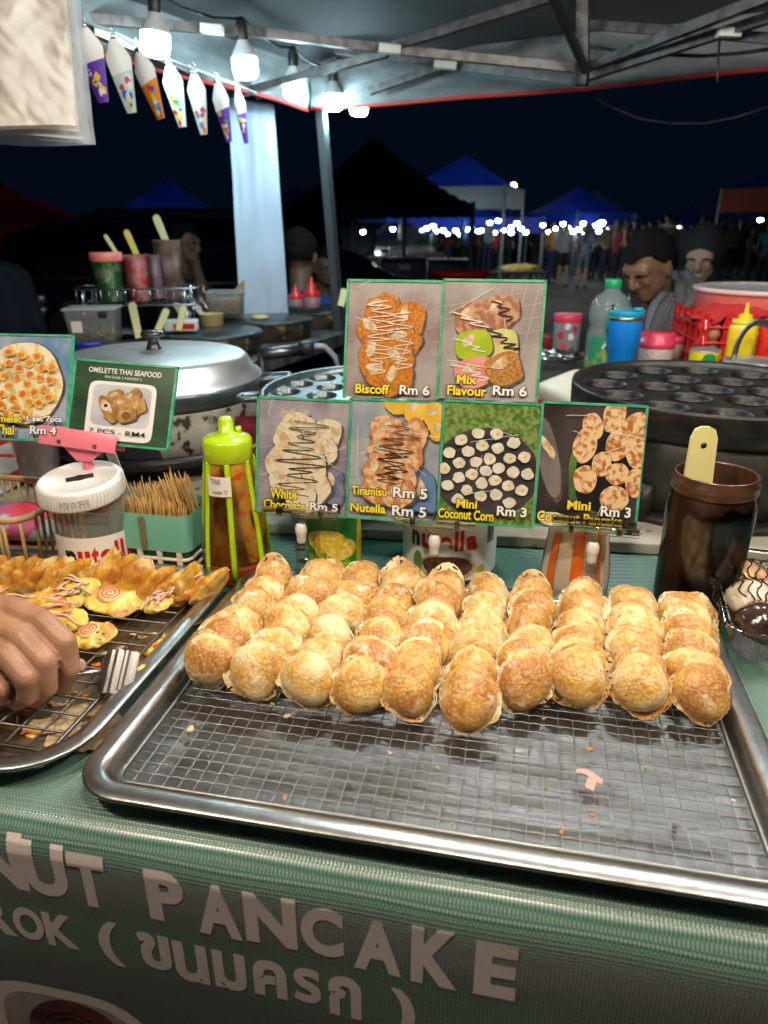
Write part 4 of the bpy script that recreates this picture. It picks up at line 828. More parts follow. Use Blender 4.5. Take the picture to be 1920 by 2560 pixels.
def flat_om(name, label, u, v, z, rx, ry, tilt, yaw, swirl=None, herbs=0, strips=0, m=EGGY, seed=0, th=.009, bits=0):
    p = PZ(u, v, z); o = thing(name, label, 'omelette', p, (tilt[0], tilt[1], yaw)); off = V((seed * 3.3, 1, 2)); mb = MB()
    def f(i, j):
        a = 2 * PI * i; rho = math.sin(j * PI); top = math.cos(j * PI); fr = 1 + .42 * noise.noise(V((math.cos(a) * .9, math.sin(a) * .9, 0)) + off) + .06 * noise.noise(V((math.cos(a) * 9, math.sin(a) * 9, 0)) + off)
        q = V((rx * rho * math.cos(a) * fr, ry * rho * math.sin(a) * fr, th * top * (.4 + .6 * math.sqrt(abs(top)))))
        return q + V((0, 0, .005 * rho ** 2 * noise.noise(V((math.cos(a) * 2, math.sin(a) * 2, 5)) + off) + .0030 * noise.noise(q * 110 + off) + .0012 * noise.noise(q * 260 + off)))
    mb.grid(72, 24, f, wrap=True); mb.build('egg', m, o)
    if swirl:
        sx, sy, sr = swirl; mb = MB(); mb.lathe([(0, 0), (sr, -.0002), (sr * 1.02, -.002)], 28, T4((sx, sy, th + .0012))); mb.build('fish_cake_slice', SWP, o)
        mb = MB(); mb.tube([(sx + sr * (.12 + .86 * t / 40) * math.cos(t * .42), sy + sr * (.12 + .86 * t / 40) * math.sin(t * .42) * .95, th + .0016) for t in range(41)], sr * .062, 6, flat=.35); mb.build('orange_swirl', SWO, o)
    rr_ = random.Random(seed + 50)
    for i in range(herbs): mb = MB(); mb.ell((rr_.uniform(-.7, .7) * rx, rr_.uniform(-.6, .6) * ry, th + .0006), (.0024, .0016, .0008), 8, 5, nz=.4, nsc=300); mb.build('herb', HERB, o)
    for i in range(strips):
        x, y, a = rr_.uniform(-.6, .5) * rx, rr_.uniform(-.6, .6) * ry, rr_.uniform(-.6, 1.0); l = rr_.uniform(.012, .024)
        mb = MB(); mb.tube([(x + l * (t - 1) * math.cos(a), y + l * (t - 1) * math.sin(a) + .003 * math.sin(t * 2.5), th + .0025 + .002 * math.sin(t * 3 + i)) for t in (0, .4, .8, 1.2, 1.6, 2)], .0017, 6, flat=.7); mb.build('fish_strip', SURIMI, o)
    for i in range(bits): mb = MB(); mb.box((rr_.uniform(-.5, .6) * rx, rr_.uniform(-.6, .5) * ry, th + .001), (.007, .005, .003), RZ(i), .001); mb.build('carrot_cube', SWO, o)
    return o
flat_om('open_omelette', 'yellow omelette showing a stretched orange fish cake swirl at mid rack', 292, 1500, .972, .034, .027, (.25, .1), .3, (-.008, .003, .0155), 3, 0, EGGY, 1)
flat_om('open_omelette', 'yellow omelette with a round orange fish cake swirl beside the scoop', 232, 1594, .970, .030, .024, (.15, -.05), -.2, (-.004, .002, .0125), 3, 0, EGGY, 2)
flat_om('open_omelette', 'yellow omelette heaped with pink strips and chopped green herbs', 185, 1478, .978, .033, .028, (.45, -.1), .2, None, 9, 8, EGGY, 3)
flat_om('open_omelette', 'chunky omelette with orange carrot cubes beside the knuckles', 155, 1548, .975, .033, .026, (.2, .2), -.3, None, 2, 4, EGGY, 4, .008, 6)
flat_om('browned_omelette', 'deep orange browned omelette just above the hand', 95, 1510, .975, .034, .026, (.2, -.1), .5, None, 0, 1, EGG, 5, .007)
flat_om('browned_omelette', 'browned egg piece with a charred ring between the swirl and the standing row', 300, 1432, .974, .026, .018, (.5, .1), .1, None, 1, 3, EGG, 6, .007)
flat_om('browned_omelette', 'small orange egg piece at the frame edge behind the hand', 8, 1478, .968, .022, .015, (.2, 0), .2, None, 0, 2, EGG, 7, .006)
flat_om('rolled_omelette', 'long rolled omelette with pink strip tail nearest the right rim', 455, 1478, .978, .037, .015, (.1, -.22), .62, None, 0, 7, EGG, 8, .012)
flat_om('rolled_omelette', 'pale folded omelette end lying against the pink tailed roll', 398, 1512, .972, .022, .012, (.1, -.1), .6, None, 0, 8, EGGY, 9, .008)
flat_om('egg_scrap', 'wet yellow egg scrap caught under the scoop blade', 322, 1702, .966, .024, .010, (.1, -.4), .95, None, 0, 0, EGGY, 10, .006)
flat_om('egg_scrap', 'yellow egg scrap with carrot lying against the right tray wall', 392, 1622, .958, .016, .011, (.1, -.2), .5, None, 0, 0, EGGY, 11, .006, 2)
flat_om('egg_scrap', 'curled yellow egg scrap higher along the right tray wall', 425, 1598, .958, .013, .009, (.1, -.2), .5, None, 0, 1, EGGY, 12, .005)
flat_om('crepe_scrap', 'limp beige batter sheet with burnt spots at the tray corner', 212, 1838, .9535, .034, .024, (0, 0), .6, None, 0, 0, mat('beige_batter', (.50, .38, .22), .5, c2=(.35, .24, .12), ns=40, c3=(.08, .06, .05), ns3=50, lo3=.66, hi3=.7, b=.5, bs=140), 13, .0016)
flat_om('crepe_scrap', 'pale beige batter sheet under the rack below the scoop', 175, 1795, .9535, .040, .020, (0, 0), .5, None, 0, 0, MATS['beige_batter'], 14, .0016)
for k, (u, v, l, a, m, nm) in enumerate(((478, 1560, .034, .75, SWO, 'bright orange fish strip against the upper right tray wall'), (395, 1585, .016, .4, SWP, 'white onion sliver under the rack'), (345, 1590, .022, -.1, SWP, 'long pale onion sliver under the rack'), (200, 1735, .02, .1, SWO, 'orange fish strip below the fingertips'), (35, 1765, .03, .1, SURIMI, 'pink fish strip beneath the curled fingers'), (520, 1445, .02, .9, SWP, 'curly white sprout in the far tray corner'), (150, 1760, .016, .9, SURIMI, 'curled pink strip under the rack'), (80, 1830, .02, .5, SWO, 'orange scrap in the bright tray corner'))):
    mb = MB(); mb.tube([(l * (t - .5), .003 * math.sin(t * 6), .0015 * math.cos(t * 5)) for t in (0, .2, .4, .6, .8, 1)], [.001, .002, .0022, .002, .0018, .001], 7, flat=.6); tag(mb.build('food_scrap', m, None, PZ(u, v, .954), (0, 0, a)), nm, 'food scrap', 'scraps in the omelette tray')

rsc = random.Random(77)
for k in range(26):
    u, v = rsc.uniform(60, 400), rsc.uniform(1600, 1880)
    if u > 430 - (v - 1600) * .72 or v < 1600: continue
    mb = MB(); r_ = rsc.uniform(.002, .006); mb.ell((0, 0, 0), (r_ * 1.5, r_, .0012), 12, 6, nz=.8, nsc=200); tag(mb.build('crumb', (EGGY, EGG, SWP, SWO)[k % 4], None, PZ(u, v, .9525), (0, 0, k)), 'small fried egg crumb on the floor of the omelette tray', 'crumb', 'egg crumbs in the omelette tray')
# ================================================================== the hand and its scoop
def HP(u, v, d): return PD(u, v, d)
hm = MB(); k_ = S(.72)
def fin(pts, rp): caps(hm, [HP(*q) for q in pts], [r * k_ * .93 for r in rp], 14)
fin(((25, 1522, .735), (110, 1556, .715), (164, 1606, .705), (176, 1672, .712), (158, 1722, .728)), (38, 33, 29, 25, 20))
fin(((-20, 1560, .722), (60, 1596, .700), (112, 1652, .690), (118, 1718, .700), (88, 1752, .718)), (38, 34, 31, 27, 21))
fin(((-55, 1606, .712), (20, 1640, .690), (66, 1694, .682), (70, 1738, .694), (42, 1758, .712)), (36, 33, 30, 26, 20))
fin(((-95, 1650, .705), (-40, 1680, .69), (0, 1722, .685), (2, 1748, .70)), (32, 28, 24, 19))
fin(((-60, 1640, .755), (60, 1672, .752), (130, 1676, .742), (172, 1668, .735), (196, 1664, .732)), (36, 30, 25, 22, 16))
for a, b in (((-230, 1480, .76), (25, 1530, .735)), ((-230, 1520, .75), (-20, 1566, .722)), ((-230, 1560, .745), (-55, 1610, .712)), ((-230, 1600, .74), (-95, 1650, .708))): caps(hm, [HP(*a), HP(*b)], [44 * k_, 40 * k_], 14)
caps(hm, [HP(-520, 1400, .80), HP(-230, 1540, .75), HP(-120, 1580, .735)], [75 * k_, 62 * k_, 60 * k_], 18)
SKIN = mat('brown_skin', (.34, .175, .10), .42, c2=(.42, .225, .14), ns=45, b=.35, bs=420, sss=.12)
hand_me = remesh(hm, .0014, 2, 'hand', [SKIN])
hand = link('person', hand_me); tag(hand, 'bare right hand of a cook curled round the scoop handle', 'person')
mb = MB(); nl = HP(203, 1662, .7285); mb.ell(nl, (.0045, .0012, .0065), 12, 8, rot=RZ(.5) @ RX(-.3)); mb.build('fingernail', mat('nail', (.55, .36, .28), .3), hand)
sp_ = thing('scoop', 'short fluted stainless scoop held over the omelettes', 'scoop', HP(285, 1675, .742), (-.85, 0, -.12)); S3 = S(.742)
inv = lambda q: Matrix.Rotation(.85, 3, 'X') @ Matrix.Rotation(.12, 3, 'Z') @ (q - V(sp_.location))
mb = MB()
def blade(u, v):
    x = (-52 + 98 * u) * S3; z = (52 - 108 * v) * S3; yb = .010 * (u - .55) ** 2 * 4 - .0022 * abs(math.sin(u * PI * 4.5)) * (1 if .25 < u < .8 else 0)
    if u < .25: z *= .55 + .45 * (u / .25) ** .6
    return V((x, yb + v * .003, z))
mb.grid(40, 10, blade); mb.grid(40, 10, lambda u, v: blade(1 - u, v) + V((0, .0014, 0))); mb.build('blade', mat('polished_steel', (.66, .66, .66), .27, 1), sp_)
mb = MB(); mb.grid(10, 6, lambda u, v: V((-38 * S3 + .028 * u - .01, .006 + .022 * v, (-16 + 8 * v) * S3 - .004 * u))); mb.build('under_blade', STEEL, sp_)
mb = MB(); mb.tube([inv(HP(252, 1678, .742)), inv(HP(215, 1684, .737)), inv(HP(170, 1690, .732)), inv(HP(60, 1702, .724)), inv(HP(-60, 1716, .712))], [.004, .0045, .006, .008, .009], 12, flat=.7); mb.build('handle', STEEL, sp_)
mb = MB(); mb.tube([inv(HP(90, 1700, .726)), inv(HP(20, 1722, .704)), inv(HP(-80, 1738, .70))], [.0085, .0095, .0095], 12); mb.build('grip', mat('grey_grip', (.09, .075, .07), .4), sp_)

# ================================================================== stoves and pans behind
s0 = PZ(660, 1335, ZT); s1 = PZ(1914, 1405, ZT); sx = (s1 - s0).normalized(); sy = V((-sx.y, sx.x, 0)); SYAW = math.atan2(sx.y, sx.x); SZ = ZT + .020
MARB = mat('worn_marble', (.40, .37, .30), .45, c2=(.22, .19, .14), ns=9, lo=.45, hi=.7, c3=(.10, .08, .06), ns3=30, lo3=.62, hi3=.7, b=.15, bs=60)
sl = MB(); sl.box((0, .33, 0), (2.6, .66, .019), None, .003); slab = sl.build('stone_slab', MARB, None, s0 + sx * .25 + V((0, 0, .0108)), (0, 0, SYAW)); tag(slab, 'worn dirty marble slab carrying the black pancake pans', 'slab')
bt = thing('rear_table', 'dark table under the pans behind the front counter', 'table', V((s0.x, s0.y, 0)) + sx * .2 + sy * .4, SYAW); MB().box((0, .05, .915), (2.4, .7, .04), None, .003).build('table_top', DARKP, bt)
for a in (-1.1, 1.1):
    for b in (-.25, .35): MB().tube([(a, b, .9), (a, b, 0)], .016, 8).build('leg', STEEL, bt)
def mold_pan(name, label, u, v, d, R_, tint, rot=0, rk_=.278, nr=4):
    p = PD(u, v, d); o = thing(name, label, 'pancake pan', p, rot)
    mb = MB(); mb.lathe([(R_ * .955, -.002), (R_ * .968, .009), (R_, .011), (R_ * 1.006, .006), (R_, -.03), (R_ * .9, -.05)], 72); mb.build('rim', tint, o)
    cells = []
    for ring, cnt in ((0, 1), (1, 6), (2, 12), (3, 18))[:nr]:
        for i in range(cnt):
            a = 2 * PI * (i + .5 * (ring % 2)) / cnt; cells.append((ring * R_ * rk_ * math.cos(a), ring * R_ * rk_ * math.sin(a)))
    return o, p, cells
def pierced_plate(R_, cells, r, tint, o, dep=.9):
    bm = bmesh.new(); vs = [bm.verts.new((R_ * math.cos(2 * PI * i / 72), R_ * math.sin(2 * PI * i / 72), 0)) for i in range(72)]; ed = [bm.edges.new((vs[i], vs[(i + 1) % 72])) for i in range(72)]
    for cx_, cy_ in cells:
        q = [bm.verts.new((cx_ + r * math.cos(2 * PI * i / 20), cy_ + r * math.sin(2 * PI * i / 20), 0)) for i in range(20)]; ed += [bm.edges.new((q[i], q[(i + 1) % 20])) for i in range(20)]
    bmesh.ops.triangle_fill(bm, use_beauty=True, use_dissolve=False, edges=ed)
    drop = [f for f in bm.faces if any(all((w_.co.xy - V((cx_, cy_))).length < r * 1.02 for w_ in f.verts) for cx_, cy_ in cells)]
    bmesh.ops.delete(bm, geom=drop, context='FACES_ONLY'); me = bpy.data.meshes.new('plate'); bm.to_mesh(me); bm.free(); me.materials.append(tint); link('plate', me, o)
    mb = MB(); mb.lathe([(r * 1.04, .0012), (r, .0), (r * .97, -.004), (r * .82, -.014 * dep), (r * .5, -.022 * dep), (0, -.025 * dep)], 20); cm = mb.mesh('cup', tint)
    for cx_, cy_ in cells: link('cup', cm, o, (cx_, cy_, .0004))
IRONB = mat('oiled_iron', (.016, .015, .015), .40, .4, c2=(.035, .03, .026), ns=26, b=.35, bs=90)
GREYI = mat('wet_grey_iron', (.10, .125, .135), .3, .75, c2=(.16, .19, .2), ns=30, b=.2, bs=120)
o, p, cells = mold_pan('pancake_pan', 'big black cast iron pan of round cups beside the chocolate jar', 1781, 975, 1.25, .24, IRONB, .25, .375, 3); pierced_plate(.232, cells, .0355, IRONB, o, .9); rp_pos = p
PAINTB = mat('sooty_black_pot', (.022, .024, .02), .5, c2=(.05, .048, .032), ns=18, lo=.5, hi=.75, b=.3, bs=60)
mb = MB(); mb.lathe([(.215, -.045), (.225, -.06), (.222, -.12), (.205, -.165), (.198, -.172)], 64); mb.build('stove_drum', PAINTB, o)
mb = MB(); mb.lathe([(.198, -.168), (.228, -.172), (.228, -.182), (.19, -.185), (0, -.186)], 64); mb.build('base_ring', BLACKI, o)
for a in (-2.6, -1.9, -1.2, -.4): mb = MB(); mb.tube([(.215 * math.cos(a), .215 * math.sin(a), -.12), (.222 * math.cos(a), .222 * math.sin(a), -.184)], [.018, .012], 10); mb.build('foot', BLACKI, o)
o, p, cells = mold_pan('pancake_pan', 'grey cast iron pan of round cups half hidden by the price sign', 992, 985, 1.29, .245, GREYI, .1); pierced_plate(.236, cells, .0265, GREYI, o, .8); cp_pos = p
mb = MB(); hpts = [(-.236, .018, .002), (-.275, .016, .0), (-.283, .010, 0), (-.283, -.014, 0), (-.275, -.02, 0), (-.236, -.022, .002)]; mb.tube(hpts, .0055, 8); mb.build('handle', GREYI, o)
mb = MB(); mb.lathe([(.21, -.045), (.215, -.07), (.20, -.15), (.19, -.166), (0, -.166)], 48); mb.build('stove_drum', BLACKI, o)
# lidded pan at the left
p = PD(393, 940, 1.45); lp = thing('lidded_pan', 'aluminium lidded pan on a peeling white stove behind the omelette signs', 'pan', p, 0)
mb = MB(); mb.lathe([(.212, 0), (.211, .004), (.200, .010), (.192, .022), (.184, .038), (.176, .044), (.165, .047), (.08, .053), (0, .055)], 64); mb.build('lid', ALU, lp)
mb = MB(); mb.lathe([(.0, .053), (.017, .054), (.014, .058), (.010, .070), (.012, .076), (.022, .080), (.0235, .085), (.020, .090), (.0, .0915)], 24); mb.build('knob', mat('black_knob', (.025, .025, .027), .25, coat=.5), lp)
mb = MB(); mb.lathe([(.214, .002), (.218, -.004), (.214, -.02), (.200, -.04), (0, -.04)], 64)
for sx_ in (-1, 1): mb.tube([(sx_ * .212, .03, -.003), (sx_ * .236, .022, -.002), (sx_ * .268, .02, 0), (sx_ * .272, -.018, 0), (sx_ * .236, -.02, -.002), (sx_ * .212, -.03, -.003)], .006, 8)
mb.build('pan_body', GREYI, lp)
PEEL = mat('peeling_white_enamel', (.42, .41, .37), .5, c2=(.30, .27, .21), ns=14, c3=(.035, .028, .02), ns3=42, lo3=.53, hi3=.60, b=.3, bs=60, det=6)
zb = SZ - p.z
mb = MB(); mb.lathe([(.205, -.035), (.206, -.05), (.200, zb + .05), (.196, zb + .045)], 56); mb.build('stove_drum', PEEL, lp)
mb = MB(); mb.lathe([(.20, zb + .05), (.215, zb + .046), (.215, zb + .03), (.19, zb + .028), (.185, zb + .004), (0, zb + .003)], 56); mb.build('stove_base', BLACKI, lp)
f = cyl(.2035, .001)
mb = MB(); lo = [[f(-.0 + k2 * (.055 * math.cos(t)), zb + .05 + k2 * .045 * max(0, math.sin(t)) + .0) for t in [PI * i / 16 for i in range(17)]] for k2 in (1, .5, .02)]; rings(mb, lo, False); mb.build('burner_opening', DARKP, lp)
# gas fittings between the pans
gf = thing('gas_tap', 'brass and black gas tap with grey hose beside the griddle table', 'gas tap', PD(735, 880, 1.9), .4)
mb = MB(); mb.tube([(-.09, 0, 0), (.02, 0, .004)], .016, 12); mb.build('pipe', mat('dark_steel2', (.2, .2, .2), .35, 1), gf); mb = MB(); mb.lathe([(0, -.02), (.02, -.02), (.022, .012), (.015, .016), (0, .016)], 14, T4((.035, 0, .01))); mb.build('knob', DARKP, gf)
mb = MB(); mb.tube([(.05, 0, .012), (.085, .0, .010), (.115, 0, -.02), (.13, 0, -.075)], .008, 10); mb.build('hose', mat('grey_hose', (.28, .30, .38), .35), gf); mb = MB(); mb.tube([(-.09, 0, 0), (-.09, 0, -.14)], .01, 8); mb.build('stand', BLACKI, gf)
# ================================================================== griddle table at the back left
TYAW = math.radians(-26); tx = V((math.cos(TYAW), math.sin(TYAW), 0)); ty = V((-math.sin(TYAW), math.cos(TYAW), 0))
GR = [(336, 862, 2.13), (526, 829, 2.49), (668, 800, 2.83), (790, 768, 3.15)]; GP = [PD(*q) for q in GR]; GZ = 1.075
ga = GP[0]; gdir = (GP[3] - GP[0]); gdir.z = 0; gl = gdir.length; gdir.normalize(); gn = V((gdir.y, -gdir.x, 0)); GY = math.atan2(gdir.y, gdir.x)
gt = thing('griddle_table', 'greasy steel angle-frame table under the round griddles', 'table', V((ga.x, ga.y, 0)), GY)
GREASE = mat('greasy_steel', (.20, .21, .21), .4, .6, c2=(.09, .07, .05), ns=16, c3=(.30, .25, .17), ns3=60, lo3=.58, hi3=.66, b=.5, bs=90)
mb = MB(); mb.box((gl / 2 + .05, -.02, .995), (gl + .75, .46, .012)); mb.build('deck', GREASE, gt)
for s_ in (-1, 1): mb = MB(); mb.box((gl / 2 + .05, -.02 + s_ * .235, .990), (gl + .75, .012, .05), None, .003); mb.build('angle_rail', mat('steel_rail', (.28, .31, .33), .35, .7, c2=(.15, .15, .15), ns=20), gt)
for a in (-.3, gl + .4):
    for s_ in (-1, 1): mb = MB(); mb.bar((a, -.02 + s_ * .22, .98), (a, -.02 + s_ * .22, 0), .03, .03); mb.build('leg', BLACKI, gt)
GTOP = mat('griddle_plate', (.045, .055, .062), .3, .4, c2=(.09, .10, .11), ns=8, b=.08, bs=60)
GSIDE = mat('burnt_burner_side', (.06, .045, .03), .6, c2=(.02, .018, .016), ns=22, c3=(.30, .20, .10), ns3=26, lo3=.57, hi3=.66, b=.4, bs=80)
for k, q in enumerate(GP):
    o = thing('crepe_griddle', 'round black crepe griddle on scorched burner, %s from the lidded pan' % ['nearest one', 'second one', 'third one', 'fourth one'][k], 'griddle', (q.x, q.y, 1.001), GY, 'round griddles in a line on the steel table')
    mb = MB(); mb.lathe([(.178, .062), (.180, .066), (.178, .072), (.174, .074), (0, .074)], 56); mb.build('plate', GTOP, o)
    mb = MB(); mb.lathe([(.174, .062), (.172, .055), (.170, .004), (.16, .0)], 56); mb.build('burner_body', GSIDE, o)
    mb = MB(); mb.box((0, -.171, .035), (.05, .01, .04), RX(0), .003); mb.build('control_panel', DARKP, o)
# ================================================================== things at the back right
def lathed(name, label, cat, u, v, d, prof, m, part='body', seg=36, grp=None, sq=None):
    p = PD(u, v, d); o = thing(name, label, cat, p, face(p), grp); mb = MB(); mb.lathe(prof, seg, sq=sq); mb.build(part, m, o); return o
def add(o, name, m, *fs):
    mb = MB()
    for f_ in fs: f_(mb)
    return mb.build(name, m, o)
bz = 1.015
rt_ = thing('side_table', 'low dark table crowded with jars beyond the black pan', 'table', (.95, 2.05, 0), -.2); MB().box((.12, .1, .995), (1.45, .55, .03), None, .003).build('table_top', mat('dark_table', (.06, .055, .05), .5), rt_)
for a in (-.5, .75):
    for b in (-.1, .3): MB().bar((a, b, .98), (a, b, 0), .03, .03).build('leg', BLACKI, rt_)
def bd(u, v, z): r = ray(u, v); return (z - CAMH) / r.z
RED = mat('red_plastic', (.62, .015, .015), .35, coat=.2); REDP = mat('deep_pink_lid', (.70, .05, .11), .35, coat=.2)
# oil bottle
o = lathed('oil_bottle', 'large clear cooking oil bottle with green cap and label', 'bottle', 1508, 930, 1.92, [(0, 0), (.050, 0), (.054, .006), (.054, .10), (.050, .112), (.048, .125), (.054, .145), (.052, .175), (.038, .198), (.022, .208), (.019, .218), (.019, .232)], milky('oil_plastic', (.40, .46, .46), .68, .12), 'bottle')
add(o, 'cap', mat('green_cap', (.01, .30, .10), .35), lambda m: m.lathe([(.0205, .218), (.021, .22), (.021, .238), (.019, .240), (0, .240)], 24))
add(o, 'oil', mat('cooking_oil', (.34, .30, .04), .2), lambda m: m.lathe([(0, .003), (.0515, .003), (.0515, .035), (0, .035)], 32))
f = cyl(.054, .0008); add(o, 'label', mat('oil_label', (.03, .26, .12), .4, c2=(.35, .38, .05), ns=30, lo=.52, hi=.6), lambda m: m.grid(16, 2, lambda u, v: f(-.05 + .10 * u, .028 + .072 * v)))
add(o, 'label_lettering', WHITEP, lambda m: text_on(m, 'Alif', -.012, .040, .070, .092, cyl(.054, .0016), .03)); add(o, 'handle', MATS['green_cap'], lambda m: m.tube([(.0, -.056, .110), (.002, -.064, .128), (.004, -.066, .16), (.006, -.058, .182)], [.005, .008, .008, .005], 8))
# blue tumbler
o = lathed('tumbler', 'tall bright blue insulated tumbler with straw', 'tumbler', 1550, 917, 1.85, [(0, 0), (.033, 0), (.0345, .003), (.036, .045), (.0415, .052), (.0435, .118), (.0435, .120)], mat('blue_tumbler', (.005, .22, .72), .4), 'cup')
add(o, 'steel_band', STEEL, lambda m: m.lathe([(.0438, .119), (.0442, .121), (.0442, .127), (.043, .129)], 36)); add(o, 'lid', mat('teal_lid', (.01, .30, .45), .3, coat=.3), lambda m: m.lathe([(.0435, .128), (.045, .131), (.0455, .140), (.044, .144), (.04, .141), (0, .140)], 36), lambda m: m.box((.028, 0, .146), (.022, .02, .008), None, .002))
add(o, 'straw', clear('straw', (.8, .9, .9), .1), lambda m: m.tube([(.006, 0, .13), (.003, 0, .185)], .004, 8))
# jars
o = lathed('lattice_jar', 'white lattice jar with deep pink screw lid', 'jar', 1632, 925, 1.92, [(0, 0), (.042, 0), (.044, .004), (.045, .06), (.043, .066)], mat('white_lattice', (.62, .55, .52), .45, c2=(.40, .28, .27), ns=330, lo=.46, hi=.54), 'body'); add(o, 'lid', REDP, lambda m: m.lathe([(.046, .062), (.0475, .064), (.0475, .080), (.0455, .081), (.0455, .098), (.044, .101), (0, .101)], 36))
o = lathed('small_jar', 'small pinkish jar with deep pink lid behind the lattice jar', 'jar', 1678, 900, 2.05, [(0, 0), (.028, 0), (.029, .05), (.027, .055)], mat('pinkish_jar', (.45, .30, .27), .4), 'body'); add(o, 'lid', REDP, lambda m: m.lathe([(.030, .05), (.031, .052), (.031, .066), (.029, .068), (0, .068)], 28))
o = lathed('flower_jar', 'clear jar printed with flowers under a pink lid', 'jar', 1412, 884, 2.25, [(0, 0), (.038, 0), (.040, .004), (.042, .098), (.040, .104)], milky('frosted_jar', (.35, .34, .36), .35), 'body'); add(o, 'lid', REDP, lambda m: m.lathe([(.042, .098), (.0435, .101), (.0435, .120), (.042, .122), (0, .122)], 32))
for k, (x, z, cc) in enumerate(((-.018, .062, (.55, .02, .02)), (.014, .058, (.7, .68, .68)), (-.006, .03, (.55, .05, .05)), (.024, .08, (.65, .6, .62)), (.002, .088, (.7, .68, .68)))): patch(mat('flower%d' % (k % 3), cc, .5), x, z, .009, .011, o, cyl(.041, .002), 'printed_flower', 12, .25, k)
o = lathed('red_tub', 'short red tub beside the flower jar', 'tub', 1368, 884, 2.35, [(0, 0), (.03, 0), (.032, .05), (.033, .055), (.033, .062), (0, .062)], mat('dull_red', (.28, .03, .035), .45), 'body')
# egg trays with eggs
ep = PD(1838, 915, 2.02); EGGM = mat('brown_egg', (.48, .22, .10), .5); NE = 5
for lv in range(4):
    o = thing('egg_tray', 'red plastic egg tray, %s in the stack' % ['bottom one', 'second up', 'third up', 'topmost'][lv], 'egg tray', ep + V((0, 0, lv * .040)), -.12, 'stacked red egg trays')
    mb = MB(); nx = 41
    mb.grid(nx, nx, lambda u, v: (-.145 + .29 * u, -.145 + .29 * v, .022 + .010 * math.cos(u * NE * 2 * PI) * math.cos(v * NE * 2 * PI))); mb.build('cup_sheet', RED, o)
    for k in range(NE + 1):
        for sd in (0, 1): mb = MB(); mb.prism([(-.019, 0), (.019, 0), (.009, .022), (.012, .036), (-.012, .036), (-.009, .022)], .004, (T4((-.145 + .29 * k / NE, -.147, .002)) if sd == 0 else T4((-.147, -.145 + .29 * k / NE, .002)) @ Matrix.Rotation(PI / 2, 4, 'Z'))); mb.build('peak', RED, o)
    mb = MB(); mb.tube(rr_loop(.298, .298, .01, .004, 3), .0035, 6, closed=True); mb.build('edge', RED, o)
    if lv < 3:
        for i in range(NE):
            for j in range(2): e_ = MB(); e_.ell((0, 0, 0), (.019, .019, .025), 16, 10); w_ = o.matrix_basis @ V((-.116 + .058 * i, -.128 + .058 * j, .030)); tag(e_.build('egg', EGGM, None, w_, (.3 * math.sin(i), .2, i)), 'brown hen egg sitting in the red trays, %s tray up, %s row, %s along' % (ORD[lv], ['front', 'next'][j], ORD[i]), 'egg', 'eggs in the red trays')
mb = MB(); mb.grid(24, 20, lambda u, v: (-.16 + .17 * u + .012 * math.sin(v * 9), -.15 + .16 * v, .007 * noise.noise((u * 6, v * 5, 1)) + .004 * noise.noise((u * 13, v * 12, 4)) - .050 * max(0, .35 - u) ** 1 * 2.0 - .05 * max(0, .25 - v) * 2)); tag(mb.build('red_cloth', mat('red_rag', (.50, .02, .02), .8, b=.3, bs=300), None, ep + V((.0, 0, .176)), (0, 0, -.1)), 'crumpled red rag draped over the corner of the egg trays', 'cloth')
p = PD(1902, 772, 2.0); o = thing('lobed_container', 'pink lobed snack container with clear frosted lid on the egg trays', 'container', p, 0); SALM = mat('salmon_plastic', (.78, .20, .17), .4)
def lob(r, z): return [(r * (1 + .035 * abs(math.cos(1.5 * t + .4)) ** .5) * math.cos(t), r * (1 + .035 * abs(math.cos(1.5 * t + .4)) ** .5) * math.sin(t), z) for t in [2 * PI * i / 96 for i in range(96)]]
mb = MB(); rings(mb, [lob(.165, 0), lob(.172, .004), lob(.176, .046), lob(.178, .050)], False, True); mb.build('bowl', SALM, o)
mb = MB(); rings(mb, [lob(.180, .047), lob(.184, .049), lob(.184, .056), lob(.180, .060)], False); mb.build('lid_rim', mat('pale_pink', (.75, .45, .42), .35), o); mb = MB(); rings(mb, [lob(.180, .058), lob(.174, .054), lob(.03, .056)], True); mb.build('lid', mat('frosted_lid', (.60, .60, .62), .3, c2=(.4, .4, .42), ns=40), o)
# squeeze bottles right
for u, m, nm in ((1836, mat('mustard_yellow', (.72, .50, .01), .35, coat=.2), 'yellow square-shouldered squeeze bottle before the egg trays'), (1912, mat('ketchup_red', (.68, .02, .01), .35, coat=.2), 'bright red squeeze bottle before the egg trays')):
    o = lathed('squeeze_bottle', nm, 'bottle', u, 945, 1.76, [(0, 0), (.030, 0), (.032, .003), (.032, .118), (.030, .128), (.0285, .130)], m, 'bottle', 40, 'square squeeze bottles', 4.0)
    add(o, 'cap', m, lambda b: b.lathe([(.0275, .128), (.0285, .131), (.028, .142), (.016, .144), (.015, .152), (.006, .156), (.003, .180), (0, .1805)], 28))
